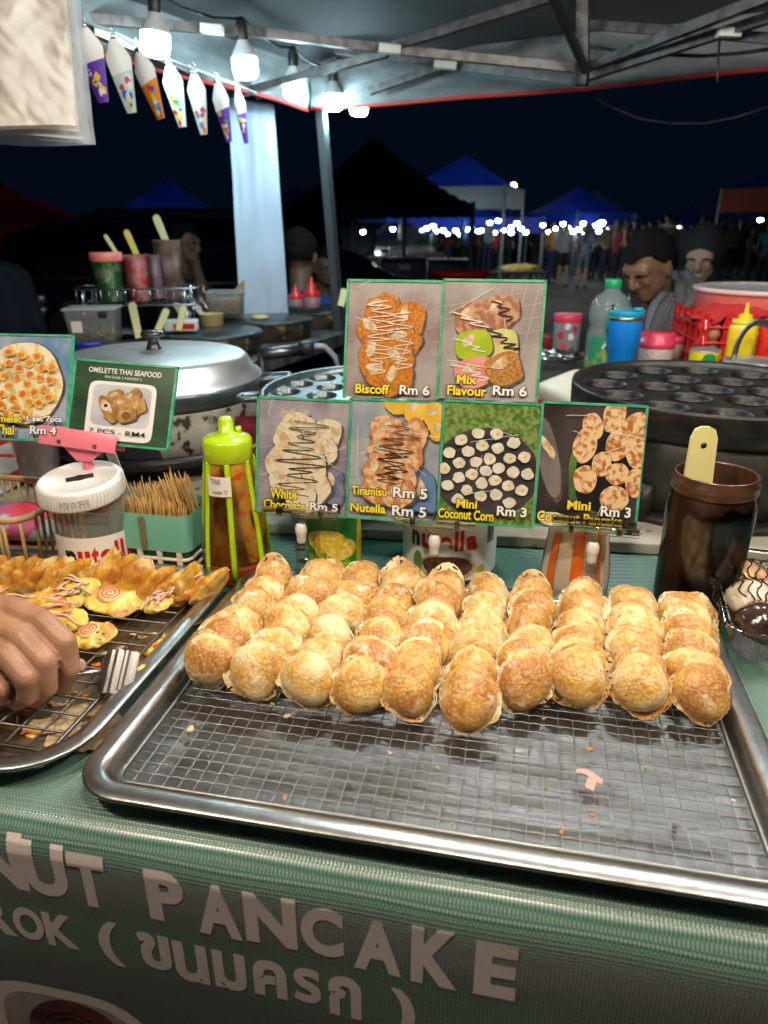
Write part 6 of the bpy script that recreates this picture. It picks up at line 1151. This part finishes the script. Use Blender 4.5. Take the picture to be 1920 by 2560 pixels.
# ================================================================== people
HAIR = mat('black_hair', (.012, .010, .010), .95, b=.9, bs=220, spec=.1); DARKT = mat('dark_tee', (.015, .018, .022), .8)
def figure(label, hp, yaw, pitch, skin, top, body_yaw=None, hair='short', s=1.0, arms=(), torso=True, vox=.007, extra=None, lean=(0, 0)):
    """upper body with a modelled head; local -Y is where the face looks"""
    H = T4(hp) @ Matrix.Rotation(yaw, 4, 'Z') @ Matrix.Rotation(pitch, 4, 'X') @ Matrix.Scale(s, 4); by = yaw if body_yaw is None else body_yaw
    B = T4(hp) @ Matrix.Rotation(by, 4, 'Z') @ Matrix.Scale(s, 4); R3 = H.to_3x3().normalized()
    mb = MB(); h = lambda *p: H @ V(p); b = lambda *p: B @ V(p)
    def el(c, r): mb.ell(h(*c), tuple(x * s for x in r), 20, 14, rot=R3)
    el((0, .012, .025), (.074, .094, .090)); el((0, -.012, -.035), (.062, .072, .075)); el((0, -.042, -.075), (.040, .040, .036)); el((0, -.066, .022), (.058, .022, .030))
    caps(mb, [h(0, -.078, .018), h(0, -.098, -.018), h(0, -.096, -.026)], [.009 * s, .013 * s, .014 * s], 10); el((.014, -.086, -.026), (.008, .010, .008)); el((-.014, -.086, -.026), (.008, .010, .008))
    el((0, -.076, -.056), (.026, .014, .008)); el((0, -.074, -.067), (.022, .014, .009)); el((.032, -.066, -.016), (.022, .016, .018)); el((-.032, -.066, -.016), (.022, .016, .018))
    for sx in (-1, 1): el((sx * .074, .012, -.008), (.009, .019, .031))
    nk = b(lean[0], .045 + lean[1], -.20); caps(mb, [h(0, .02, -.06), h(0, .03, -.10).lerp(nk, .5), nk], [.054 * s, .052 * s, .060 * s], 16)
    skin_n = len(mb.v)
    if torso:
        caps(mb, [b(-.15 + lean[0], .06 + lean[1], -.245), b(lean[0], .055 + lean[1], -.225), b(.15 + lean[0], .06 + lean[1], -.245)], [.062 * s, .078 * s, .062 * s], 16)
        for x in (-.085, 0, .085): caps(mb, [b(x + lean[0], .06 + lean[1], -.28), b(x, .07 + lean[1], -.45), b(x, .08 + lean[1], -.78)], [.10 * s, .105 * s, .10 * s], 16)
    for sx in (-1, 1):
        a = [q for q in arms if q[0] == sx]
        pts = [b(*p) for p in a[0][1]] if a else [b(sx * .18, .06, -.26), b(sx * .225, .08, -.50), b(sx * .20, -.05, -.68)]
        caps(mb, pts, [.052 * s, .043 * s, .030 * s][:len(pts)], 12)
        if a:                                              # a resting hand with curled fingers
            w_ = pts[-1]; d_ = (pts[-1] - pts[-2]).normalized()
            for q in range(4): caps(mb, [w_, w_ + d_ * .05 * s + V((.012 * (q - 1.5), 0, .004)), w_ + d_ * (.085 - .006 * abs(q - 1.2)) * s + V((.013 * (q - 1.5), .008, -.006))], [.018 * s, .010 * s, .008 * s], 8)
            caps(mb, [w_, w_ + d_ * .03 * s + V((.03, -.01, 0)) * s, w_ + d_ * .055 * s + V((.036, -.012, 0)) * s], [.016 * s, .010 * s, .008 * s], 8)
    hpv = V(hp); nkz = nk.z; elb = [[b(*p) for p in q[1]] for q in arms]
    def pick(c_, n_):
        if (c_ - nk).length < .062 * s or c_.z > nkz + .03 * s and (c_ - hpv).length < .17 * s: return 0
        for e in elb:
            t_ = (c_ - e[1]).dot((e[2] - e[1]).normalized()); off_ = (c_ - e[1] - (e[2] - e[1]).normalized() * t_).length
            if t_ > -.02 and off_ < .09 * s: return 0
        return 1
    o = link('person', remesh(mb, vox * s, 3, 'person', [skin, top], pick)); tag(o, label, 'person'); R3e = R3
    if hair:
        hb = MB(); off = V((hp[0] * 7, 1, 2))
        def hf(u, v):
            a = 2 * PI * u; el_ = -PI * .16 + (PI * .66) * v; p = V((math.cos(el_) * math.cos(a) * .0785, .014 + math.cos(el_) * math.sin(a) * .0985, .030 + math.sin(el_) * .098))
            if p.y < -.03: p.z = max(p.z, .072 + .008 * math.sin(a * 5) - .25 * max(0, -.06 - p.y))
            elif p.y < .03: p.z = max(p.z, .018 + .9 * max(0, -p.y + .0))
            return H @ (p * (1 + .05 * noise.noise(p * 40 + off) + .03 * noise.noise(p * 120 + off)))
        hb.grid(48, 20, hf, wrap=True); hb.build('hair', HAIR, o)
    for sx in (-1, 1):
        mb = MB(); mb.tube([h(sx * .014, -.087, .012), h(sx * .030, -.086, .018), h(sx * .048, -.074, .012)], [.003 * s, .0042 * s, .0022 * s], 6); mb.build('eyebrow', HAIR, o)
        mb = MB(); mb.tube([h(sx * .018, -.083, -.010), h(sx * .030, -.0845, -.0135), h(sx * .044, -.076, -.010)], [.0012 * s, .0019 * s, .0012 * s], 6); mb.build('eyelid_line', HAIR, o)
    mb = MB(); mb.tube([h(-.022, -.085, -.0615), h(0, -.0905, -.060), h(.022, -.085, -.0615)], [.0012 * s, .0018 * s, .0012 * s], 6); mb.build('lip_line', mat('lip_dark', (.12, .045, .04), .5), o)
    return o, H, B
MSK = mat('man_skin', (.27, .145, .085), .38, c2=(.26, .14, .085), ns=30); DSK = mat('dusky_skin', (.20, .11, .07), .5); LSK = mat('pale_skin', (.38, .25, .19), .5)
o, H, B = figure('man in dark tee with grey towel round his neck bending over his work', PD(1622, 668, 2.6), math.radians(-58), .50, MSK, DARKT, math.radians(-40), 'short', 1.03, lean=(-.01, .09))
mb = MB(); mb.tube([H @ V((-.022, -.0895, -.049)), H @ V((0, -.094, -.046)), H @ V((.022, -.0895, -.049))], [.002, .0038, .002], 6); mb.build('moustache', HAIR, o)
TOW = mat('grey_towel', (.17, .17, .18), .9, b=.5, bs=160)
mb = MB()
def towel(path, wd):
    P = [V(q) for q in path]
    def f(u, v):
        i = min(len(P) - 2, int(v * (len(P) - 1))); t = v * (len(P) - 1) - i; q = P[i].lerp(P[i + 1], t); return q + V((wd * (u - .5) * (1 + .2 * math.sin(v * 4)), .010 * math.sin(u * 14 + v * 3), .004 * math.sin(u * 9)))
    mb.grid(18, 30, f); mb.grid(18, 30, lambda u, v: f(1 - u, v) + V((0, .012, 0)))
towel([PD(1716, 700, 2.66), PD(1724, 715, 2.60), PD(1722, 750, 2.55), PD(1705, 830, 2.55)], .075); towel([PD(1672, 732, 2.56), PD(1655, 760, 2.50), PD(1640, 800, 2.48), PD(1630, 835, 2.48)], .055); towel([PD(1690, 745, 2.53), PD(1680, 780, 2.50), PD(1672, 830, 2.48)], .045); towel([PD(1700, 678, 2.76), PD(1710, 690, 2.72), PD(1716, 706, 2.66)], .08)
mb.build('towel', TOW, o)
# woman in a black headscarf
wp = PD(1752, 648, 3.15); o, H, B = figure('woman in black headscarf standing behind the man with the towel', wp, math.radians(-28), .15, LSK, mat('black_robe', (.010, .012, .014), .85), math.radians(-25), None, 1.0)
SCF = mat('black_scarf', (.006, .010, .013), .85, b=.3, bs=40); mb = MB(); R3 = H.to_3x3().normalized()
mb.ell(H @ V((0, .030, .034)), (.098, .108, .116), 24, 16, rot=R3); mb.ell(H @ V((0, .02, -.075)), (.088, .088, .07), 20, 12, rot=R3)
caps(mb, [H @ V((0, .03, -.09)), B @ V((0, .03, -.20)), B @ V((0, .03, -.34))], [.09, .125, .17], 20); caps(mb, [H @ V((0, .09, .03)), B @ V((0, .12, -.16)), B @ V((0, .12, -.34))], [.09, .10, .14], 18)
link('headscarf', remesh(mb, .008, 4, 'headscarf', [SCF]), o)
# boy in profile, person from behind, person with an outstretched arm, man in the dark at the left
figure('boy in profile resting his cheek on his hand before the parked van', PD(462, 612, 4.1), math.radians(74), .05, DSK, mat('navy_shirt', (.02, .03, .06), .8), math.radians(60), 'short', .95, arms=((-1, ((-.17, .05, -.26), (-.10, -.24, -.36), (-.03, -.10, -.13))),), vox=.009)
o, H, B = figure('person in royal blue shirt seen from behind beyond the white cloth', PD(752, 640, 3.5), math.radians(168), .0, DSK, mat('royal_blue_shirt', (.008, .035, .16), .8), math.radians(178), 'short', 1.05, vox=.009)
figure('person in maroon shirt stretching one arm behind the canopy pole', PD(812, 668, 4.4), math.radians(30), .15, DSK, mat('maroon_shirt', (.10, .012, .02), .8), math.radians(20), 'short', .95, arms=((1, ((.17, .05, -.24), (.26, -.12, -.20), (.42, -.10, -.17))),), vox=.009)
figure('person in dark navy shirt standing unlit beside the parked maroon car', PD(-70, 560, 3.9), math.radians(200), .2, DSK, mat('navy_dark', (.012, .018, .035), .85), math.radians(200), 'short', 1.1, vox=.01)
# ---- standing crowd
def stander(label, u, vf, hgt, skin, top, bot, hairlong=False, yaw=0, shorts=False, female=False):
    p = PZ(u, vf, 0); s = hgt / 1.65; mb = MB(); ph = (u * .37) % 1 - .5
    for sx in (-1, 1):
        caps(mb, [(sx * .085, 0, .86), (sx * .095, -.02 + .05 * ph * sx, .47), (sx * .10, .02 + .10 * ph * sx, .08)], [.085, .058, .042], 10); caps(mb, [(sx * .10, .03 + .10 * ph * sx, .045), (sx * .11, -.13 + .10 * ph * sx, .035)], [.042, .034], 8)
        caps(mb, [(sx * .175, 0, 1.33), (sx * .23, .0, 1.06), (sx * .19, -.14, .92)], [.052, .042, .032], 10); caps(mb, [(sx * .19, -.14, .92), (sx * .18, -.20, .90)], [.036, .026], 8)
    caps(mb, [(0, 0, .88), (0, 0, 1.08), (0, 0, 1.26)], [.14, .125, .145], 14, flat=.72, up=V((0, 1, 0))); caps(mb, [(-.14, 0, 1.33), (.14, 0, 1.33)], [.065, .065], 12)
    caps(mb, [(0, .01, 1.36), (0, 0, 1.46)], [.05, .048], 10); mb.ell((0, 0, 1.545), (.074, .092, .108), 16, 12); mb.ell((0, -.088, 1.53), (.012, .016, .018), 8, 6)
    mb.v = [(x * s, y * s, z * s) for x, y, z in mb.v]
    def pick(c_, n_):
        z = c_.z / s; x = abs(c_.x) / s
        if z > 1.40: return 3 if (z > 1.575 or c_.y / s > .02 and z > 1.47) else 0
        if z < .06: return 4
        if x > .165 and z < 1.12: return 0
        if z > .90: return 1
        return 2 if (z > .55 or not shorts) else 0
    o = link('person', remesh(mb, .017, 2, 'person', [skin, top, bot, HAIR, DARKT], pick), None, p, (0, 0, yaw)); tag(o, label, 'person', 'market crowd behind')
    if hairlong:
        hb = MB(); hb.grid(20, 14, lambda u_, v_: (s * .098 * math.cos(PI * (.0 + 1.0 * u_)) * (1 - .2 * v_), s * (.02 + .10 * math.sin(PI * u_)), s * (1.63 - .46 * v_))); hb.ell((0, .012 * s, 1.565 * s), (.084 * s, .10 * s, .105 * s), 16, 10); hb.build('hair', mat('dark_brown_hair', (.025, .014, .009), .5), o)
    return o
cm = lambda n, c_: mat('cloth_' + n, c_, .85)
CROWD = [('woman with long dark hair in grey top and black shorts', 1403, 716, 1.45, LSK, cm('grey_top', (.24, .27, .31)), cm('black', (.01, .01, .012)), True, .2, True), ('person in ochre jacket and blue jeans', 1368, 712, 1.5, DSK, cm('ochre', (.28, .11, .03)), cm('jeans', (.02, .035, .10)), False, 1.2, False), ('person in black clothes holding a yellow packet', 1335, 706, 1.5, DSK, cm('black', 0), cm('black', 0), False, 2.5, False), ('woman in slate blue dress with bare legs', 1452, 718, 1.42, LSK, cm('slate', (.10, .14, .20)), cm('slate', 0), True, 2.9, True), ('person in maroon top carrying a pale bag', 1530, 720, 1.5, DSK, cm('maroon', (.16, .012, .03)), cm('black', 0), True, 1.7, False), ('person in deep blue shirt beyond the bending man', 1592, 722, 1.55, DSK, cm('deepblue', (.015, .03, .11)), cm('black', 0), False, 2.2, False), ('person in dusty pink headscarf in the crowd', 1632, 712, 1.6, LSK, cm('dusty', (.24, .13, .14)), cm('brown', (.06, .04, .03)), False, 3.0, False), ('person in mid grey shirt in the crowd', 1665, 718, 1.6, DSK, cm('midgrey', (.13, .13, .14)), cm('black', 0), False, 2.6, False), ('person in rust shirt near the small blue tent', 1760, 706, 1.62, DSK, cm('rust', (.22, .08, .06)), cm('black', 0), False, 2.0, False), ('man in cream polo shirt turned away at the far stall', 982, 690, 1.60, DSK, cm('creamshirt', (.50, .46, .36)), cm('black', 0), False, 2.9, False), ('person in black at the far stall beside the cream polo shirt', 1010, 694, 1.48, DSK, cm('black', 0), cm('black', 0), False, .4, False), ('person in dark blue under the bulb strings', 1090, 692, 1.5, DSK, cm('deepblue', 0), cm('black', 0), False, .8, False), ('person in grey green under the bulb strings', 1138, 690, 1.46, DSK, cm('greygreen', (.09, .11, .09)), cm('black', 0), False, 2.8, False), ('person in red under the bulb strings', 1232, 688, 1.4, DSK, cm('brightred', (.35, .02, .04)), cm('black', 0), False, .3, False), ('person in charcoal under the bulb strings', 1190, 690, 1.5, DSK, cm('charcoal', (.04, .04, .045)), cm('black', 0), False, 1.3, False), ('person in teal jacket by the right edge stall', 1898, 742, 1.5, DSK, cm('teal', (.01, .11, .14)), cm('black', 0), True, 2.4, False), ('person in black jacket by the right edge stall', 1858, 730, 1.45, DSK, cm('black', 0), cm('black', 0), False, 1.4, False)]
for q in CROWD: stander(*q)
rcw = random.Random(31); TOPS = [('olive top', (.09, .10, .04)), ('white tee', (.42, .42, .42)), ('plum top', (.12, .03, .09)), ('striped blue shirt', (.06, .10, .22)), ('pale green tunic', (.18, .26, .20)), ('brown jacket', (.11, .06, .035)), ('peach headscarf and top', (.38, .20, .14)), ('black hoodie', (.012, .012, .014))]
for k in range(22):
    u = [1345, 1386, 1422, 1470, 1490, 1512, 1550, 1572, 1612, 1650, 1690, 1712, 1740, 1785, 1810, 1835, 1880, 1050, 1115, 1160, 1212, 1260][k]; nm, cc = TOPS[k % 8]
    stander('person in %s, %s' % (nm, ('mingling in the crowd beyond the bending man' if k < 13 else 'mingling in the crowd by the right edge stall') if u > 1540 else 'mingling before the warm lit stall' if u > 1300 else 'browsing under the bulb strings'), u, rcw.uniform(686, 702), rcw.uniform(1.45, 1.7), DSK if k % 3 else LSK, cm(nm.split()[0], cc), cm('black', 0) if k % 2 else cm('jeans', 0), k % 3 == 0, rcw.uniform(0, 6.2), False)

# ================================================================== far canopies, bulbs, lamp
def fab(n, c_, tr=.45):
    if n in MATS: return MATS[n]
    M_ = mat(n, c_, .7); t = M_.node_tree; p = t.nodes['Principled BSDF']; a = t.nodes.new('ShaderNodeBsdfTranslucent'); a.inputs[0].default_value = rgb(c_); mx = t.nodes.new('ShaderNodeMixShader'); mx.inputs[0].default_value = tr
    t.links.new(p.outputs[0], mx.inputs[1]); t.links.new(a.outputs[0], mx.inputs[2]); t.links.new(mx.outputs[0], t.nodes['Material Output'].inputs[0]); return M_
BLUE = fab('blue_canopy', (.012, .05, .50)); NAVY = fab('dark_canopy', (.012, .015, .022)); REDC = fab('red_canopy', (.30, .02, .02)); WHC = fab('white_canopy', (.20, .23, .28)); PBL = fab('pale_blue_canopy', (.10, .18, .40))
def far_tent(label, u0, u1, ve, vp, d, yaw, m, val=None, vh=.30, legs=True, dm=None, up=None):
    c0 = PD((u0 + u1) / 2, ve, d); w_ = (u1 - u0) * S(d) / (abs(math.cos(yaw)) + abs(math.sin(yaw))); zp = PD((u0 + u1) / 2, vp, d).z - c0.z; dp = dm or w_
    o = thing('market_tent', label, 'tent', (c0.x, c0.y, 0), yaw); ze = c0.z
    def rf(u, v):
        k = min(u, 1 - u, v, 1 - v) * 2; return (w_ * (u - .5), dp * (v - .5), ze + zp * k ** 1.25)
    mb = MB(); mb.grid(21, 21, rf); mb.build('roof', m, o)
    mb = MB()
    for a, b in (((-1, -1), (1, -1)), ((1, -1), (1, 1)), ((1, 1), (-1, 1)), ((-1, 1), (-1, -1))):
        mb.grid(14, 3, lambda u, v: (w_ / 2 * (a[0] + (b[0] - a[0]) * u), dp / 2 * (a[1] + (b[1] - a[1]) * u), ze - vh * v - .03 * v * abs(math.sin(u * 18))))
    mb.build('valance', val or m, o)
    for a, b in ((-1, -1), (1, -1), (1, 1), (-1, 1)): mb = MB(); mb.bar((a * w_ * .49, b * dp * .49, ze + .02), (a * w_ * .49, b * dp * .49, 0), .04, .04); mb.build('leg', mat('pale_leg', (.16, .19, .23), .5, .3), o)
    return o
far_tent('royal blue peaked tent behind the parked van', 228, 618, 552, 446, 13, .3, BLUE)
far_tent('dark red tent at the far left behind the cars', -220, 245, 555, 452, 10, .25, REDC)
far_tent('big unlit dark tent before the bulb-lit stall', 690, 1178, 512, 345, 8.5, .45, NAVY, NAVY, .12)
far_tent('blue tent with pale valance beside the yellow lamp', 1000, 1326, 472, 388, 14, -.35, BLUE, WHC, .34)
far_tent('blue peaked tent with pale lit slope beyond the crowd', 1322, 1562, 532, 462, 19, .55, BLUE, BLUE, .3); far_tent('pale blue tent close behind the blue peaked tent', 1400, 1572, 536, 466, 23, .2, PBL, BLUE, .3)
far_tent('small blue tent far beyond the crowd', 1678, 1768, 560, 514, 26, .2, BLUE)
far_tent('blue and red tent at the right edge', 1850, 2180, 470, 370, 12, .2, BLUE, REDC, .35)
far_tent('low blue tent behind the hanging white cloth', 520, 960, 552, 470, 16, .15, BLUE, PBL, .3); far_tent('blue tent roof over the bulb strings', 930, 1330, 545, 500, 17, .1, BLUE, BLUE, .3)
FARB = emit('far_bulb_light', (.85, 1.0, .93), FAR_S); FARW = emit('far_warm_bulb_light', (1, .82, .55), FAR_S)
FB = [(775, 588, 13), (799, 591, 12), (854, 588, 12), (884, 584, 12), (907, 578, 12), (982, 571, 11), (1067, 569, 14), (1083, 563, 12), (1090, 576, 13), (1108, 574, 13), (1139, 575, 13), (1167, 572, 13), (1181, 568, 12), (1196, 576, 14), (1203, 574, 14), (1225, 555, 11), (1246, 550, 11), (1278, 566, 12), (1292, 556, 12), (1278, 580, 14), (1302, 569, 13), (1315, 579, 13), (1357, 561, 15), (1408, 558, 15), (1458, 557, 15), (1490, 562, 16), (1504, 555, 13), (1433, 577, 18), (1462, 581, 18), (1497, 576, 18), (470, 602, 13.2), (330, 606, 12.6), (60, 660, 10.6), (1345, 572, 20), (1372, 578, 21), (1390, 570, 22), (1420, 566, 17), (1447, 571, 20), (1476, 574, 21), (1515, 572, 20), (1120, 582, 16), (1150, 584, 16), (1236, 580, 15), (1258, 574, 15), (1050, 580, 16), (960, 582, 15), (930, 580, 14), (1697, 569, 22), (1737, 567, 22), (1901, 548, 16), (1640, 572, 24)]
mb = MB(); mb.lathe([(0, -.05), (.03, -.045), (.046, -.02), (.048, .0), (.03, .012)], 12); fbm = mb.mesh('diffuser', FARB); fbw = mb.mesh('diffuser', FARW); mb = MB(); mb.lathe([(.032, .010), (.028, .03), (.018, .05), (.018, .09), (0, .092)], 10); fsk = mb.mesh('socket', DARKP)
FBN = ['over the far left stall', 'at the pale blue stall', 'below the dark tent eave', 'under the blue roof', 'near the lamp post', 'over the crowd', 'far down the market lane', 'as added tent light behind the parked vehicles']  # last entry: hidden bulbs added to light the left tents
for k, (u, v, d) in enumerate(FB):
    wrm = (u, v) in ((1357, 561), (1408, 558), (1458, 557)); z_ = 7 if u < 600 else 0 if u < 860 else 1 if u < 1000 else 2 if u < 1120 else 3 if u < 1230 else 4 if u < 1330 else 5 if u < 1520 else 6
    o = thing('light_bulb', 'small lit %s bulb glowing %s' % ('warm' if wrm else 'white', FBN[z_]), 'light bulb', PD(u, v, d), 0, 'far bulbs glowing ' + FBN[z_] + (' warm' if wrm else '')); sc_ = d / 12 * (1.25 if u == 1504 else .78); o.scale = (sc_,) * 3
    link('diffuser', fbw if wrm else fbm, o); link('socket', fsk, o)
o = thing('lamp_post', 'dark lamp post topped with a small amber lamp', 'lamp post', PZ(1269, 694, 0), 0); b_ = PZ(1269, 694, 0); tz = PP(1269, 470, b_, V((0, 1, 0))).z
mb = MB(); mb.tube([(0, 0, 0), (0, 0, tz)], [.06, .05], 10); mb.build('pole', FRD, o); mb = MB(); mb.ell((0, 0, tz + .04), .085, 14, 8); mb.build('lamp', emit('amber_lamp', (1, .62, .16), FAR_S * .7), o)
# stall goods under the far tents
def cooler(lb, u0, u1, v0, v1, d, m, txt=None):
    p = PD((u0 + u1) / 2, v1, d); w_ = (u1 - u0) * S(d); h_ = (v1 - v0) * S(d); o = thing('cool_box', lb, 'cool box', p, .05, 'navy cool boxes'); MB().box((0, 0, h_ * .42), (w_, .4, h_ * .84), None, .02).build('box', m, o); MB().box((0, 0, h_ * .92), (w_ * 1.02, .42, h_ * .15), None, .015).build('lid', m, o)
    if txt: mb = MB(); text_on(mb, txt, -.05, .09, h_ * .5, h_ * .72, lambda a, b: (a, -.206, b), .02); mb.build('lettering', WHITEP, o)
    lg = MB(); lg.box((0, 0, -p.z / 2), (w_ * .96, .36, p.z)); lg.build('stand', DARKP, o)
NVY = mat('navy_plastic', (.01, .03, .10), .5)
cooler('navy cool box with white lettering at the far stall', 950, 1062, 646, 700, 9.5, NVY, 'Haft'); cooler('plain navy cool box beside the lettered one', 1066, 1172, 650, 700, 9.8, NVY)
o = lathed('red_basin', 'wide red plastic basin behind the price sign', 'basin', 1152, 702, 5.0, [(0, 0), (.16, 0), (.21, .05), (.222, .054), (.215, .058), (.18, .02), (0, .01)], RED, 'basin', 40); st_ = MB(); st_.box((0, 0, -.55), (.5, .4, 1.08)); st_.build('stand', DARKP, o)
o = thing('goods_table', 'far stall table heaped with yellow snacks', 'table', PZ(1292, 740, 0), 0); zt_ = PP(1292, 680, PZ(1292, 740, 0), V((0, 1, 0))).z; MB().box((0, 0, zt_), (1.1, .6, .04)).build('table_top', DARKP, o)
for a in (-.5, .5): MB().bar((a, 0, zt_), (a, 0, 0), .04, .04).build('leg', BLACKI, o)
mb = MB(); mb.ell((0, 0, zt_ + .05), (.42, .22, .10), 30, 12, nz=.4, nsc=14); mb.build('snack_heap', mat('yellow_snacks', (.55, .42, .12), .6, c2=(.35, .24, .05), ns=30), o)
for k, (u, v, wd, hh, d) in enumerate(((1003, 578, 15, 40, 11), (1158, 575, 20, 44, 12), (1224, 578, 26, 46, 11.5), (1086, 590, 12, 26, 12))):
    mb = MB(); mb.grid(8, 10, lambda a, b: (wd * S(d) * (a - .5) * (1 - .35 * abs(b - .8)), .02 * math.sin(a * 7 + b * 5), hh * S(d) * (.5 - b))); mb.grid(8, 10, lambda a, b: (wd * S(d) * (.5 - a) * (1 - .35 * abs(b - .8)), .03 + .02 * math.sin(a * 7 + b * 5), hh * S(d) * (.5 - b))); tag(mb.build('hanging_bags', PBL if k == 1 else WHC, None, PD(u, v, d)), 'pale wad of bags hanging at the far stall, %s from the white cloth' % ORD[[0, 2, 3, 1][k]], 'plastic bag', 'bag wads at far stalls')

# ================================================================== parked vehicles
def vehicle(label, p, yaw, paint, glassm, L_=4.2, W_=1.7, H_=1.45, van=False):
    o = thing('parked_car', label, 'car' if not van else 'van', p, yaw); mb = MB()
    lower = [(-L_ / 2, .28), (-L_ / 2 + .02, .62), (-L_ * .46, .78), (-L_ * .22, .90), (L_ * .34, .92), (L_ * .47, .86), (L_ / 2, .60), (L_ / 2 - .02, .28)] if not van else [(-L_ / 2, .3), (-L_ / 2 + .02, .72), (-L_ * .44, .92), (-L_ * .40, 1.0), (L_ * .48, 1.02), (L_ / 2, .95), (L_ / 2, .3)]
    cab = [(-L_ * .24, .89), (-L_ * .10, H_ - .06), (-L_ * .04, H_), (L_ * .20, H_), (L_ * .28, H_ - .08), (L_ * .38, .91)] if not van else [(-L_ * .41, .99), (-L_ * .30, H_ - .08), (-L_ * .26, H_), (L_ * .44, H_), (L_ * .48, H_ - .12), (L_ * .48, 1.01)]
    def solid(poly, w0, w1, z0, z1, name, m):
        n = len(poly); b = MB(); lo = []
        for y, k in ((-1, .94), (-.86, 1), (.86, 1), (1, .94)):
            cx_ = sum(q[0] for q in poly) / n; cz_ = sum(q[1] for q in poly) / n; lo.append([(cx_ + (x - cx_) * k, y * (w0 + (w1 - w0) * (z - z0) / (z1 - z0)) / 2, cz_ + (z - cz_) * k) for x, z in poly])
        rings(b, lo, True, True, sm=False); b.build(name, m, o)
    solid(lower, W_, W_ * .98, .3, .9, 'body', paint); solid(cab, W_ * .94, W_ * .74, .9, H_, 'cabin', paint)
    for sy in (-1, 1):
        x0_, x1_ = cab[0][0] + .20, cab[-1][0] - .16; nn = 2 if not van else 3
        for k in range(nn):
            a = x0_ + (x1_ - x0_) * k / nn + .03; b_ = x0_ + (x1_ - x0_) * (k + 1) / nn - .03; zl = cab[0][1] + .06; zh = H_ - .12; y = lambda z: sy * (W_ * .94 + (W_ * .74 - W_ * .94) * (z - .9) / (H_ - .9)) / 2 * 1.005
            ta = .18 if k == 0 else 0; tb_ = .14 if k == nn - 1 else 0
            mb = MB(); mb.add([(a, y(zl), zl), (b_, y(zl), zl), (b_ - tb_, y(zh), zh), (a + ta, y(zh), zh)], [(0, 1, 2, 3)], False); mb.build('side_window', glassm, o)
        mb = MB(); mb.box((cab[0][0] + .25, sy * (W_ / 2 + .08), 1.0), (.10, .16, .11), None, .03); mb.build('mirror', paint, o)
        mb = MB(); mb.box((-L_ / 2 + .08, sy * W_ * .36, .68), (.14, .30, .12), None, .03); mb.build('headlight', mat('lamp_glass', (.5, .52, .55), .1, .4), o)
        mb = MB(); mb.box((L_ / 2 - .04, sy * W_ * .40, .72), (.08, .22, .16), None, .02); mb.build('tail_light', mat('tail_red', (.3, .01, .01), .2), o)
        mb = MB(); mb.box((0, sy * W_ / 2 * 1.0, .895 if not van else .985), (L_ * .6, .012, .018)); mb.build('chrome_trim', CH, o)
        for sx in (-1, 1):
            mb = MB(); mb.lathe([(.0, -.1), (.24, -.1), (.31, -.08), (.32, 0), (.31, .08), (.24, .1), (0, .1)], 28, T4((sx * L_ * .31, sy * W_ * .43, .32)) @ Matrix.Rotation(PI / 2, 4, 'X')); w_ = mb.build('wheel', DARKP, o); mb = MB(); mb.lathe([(0, 0), (.05, .0), (.2, .012), (.21, 0)], 20, T4((sx * L_ * .31, sy * (W_ * .43 + .105), .32)) @ Matrix.Rotation(-sy * PI / 2, 4, 'X')); mb.build('rim', ALU, w_)
    mb = MB(); f0, f1 = cab[0], cab[1]; mb.add([(f0[0] + .02, -W_ * .42, f0[1] + .03), (f0[0] + .02, W_ * .42, f0[1] + .03), (f1[0] - .03, W_ * .36, f1[1] - .02), (f1[0] - .03, -W_ * .36, f1[1] - .02)], [(0, 1, 2, 3)], False, xf=T4((-.012, 0, .012))); mb.build('windscreen', glassm, o); return o
CG = mat('car_glass', (.008, .010, .012), .06, spec=.6)
pz = PD(215, 640, 8.2); vehicle('dark maroon parked car behind the dip shelf', (pz.x, pz.y, 0), math.radians(8), mat('maroon_paint', (.035, .005, .010), .25, coat=.8), CG)
pz = PD(505, 640, 10.2); vehicle('grey parked van with black windows behind the white cloth', (pz.x, pz.y, 0), math.radians(6), mat('grey_paint', (.14, .15, .16), .35, coat=.4), CG, 4.6, 1.75, 1.62, True)
pz = PD(590, 650, 7.6); vehicle('black parked car between the boy and the white cloth', (pz.x, pz.y, 0), math.radians(24), mat('black_paint', (.008, .008, .010), .2, coat=.8), CG, 4.1, 1.68, 1.22)
pz = PD(905, 640, 13.5); vehicle('black parked car with glinting windscreen beyond the pole', (pz.x, pz.y, 0), math.radians(60), MATS['black_paint'], CG, 4.2, 1.7, 1.45)
print('TOTAL', len(bpy.data.objects), sum(len(m.polygons) for m in bpy.data.meshes))
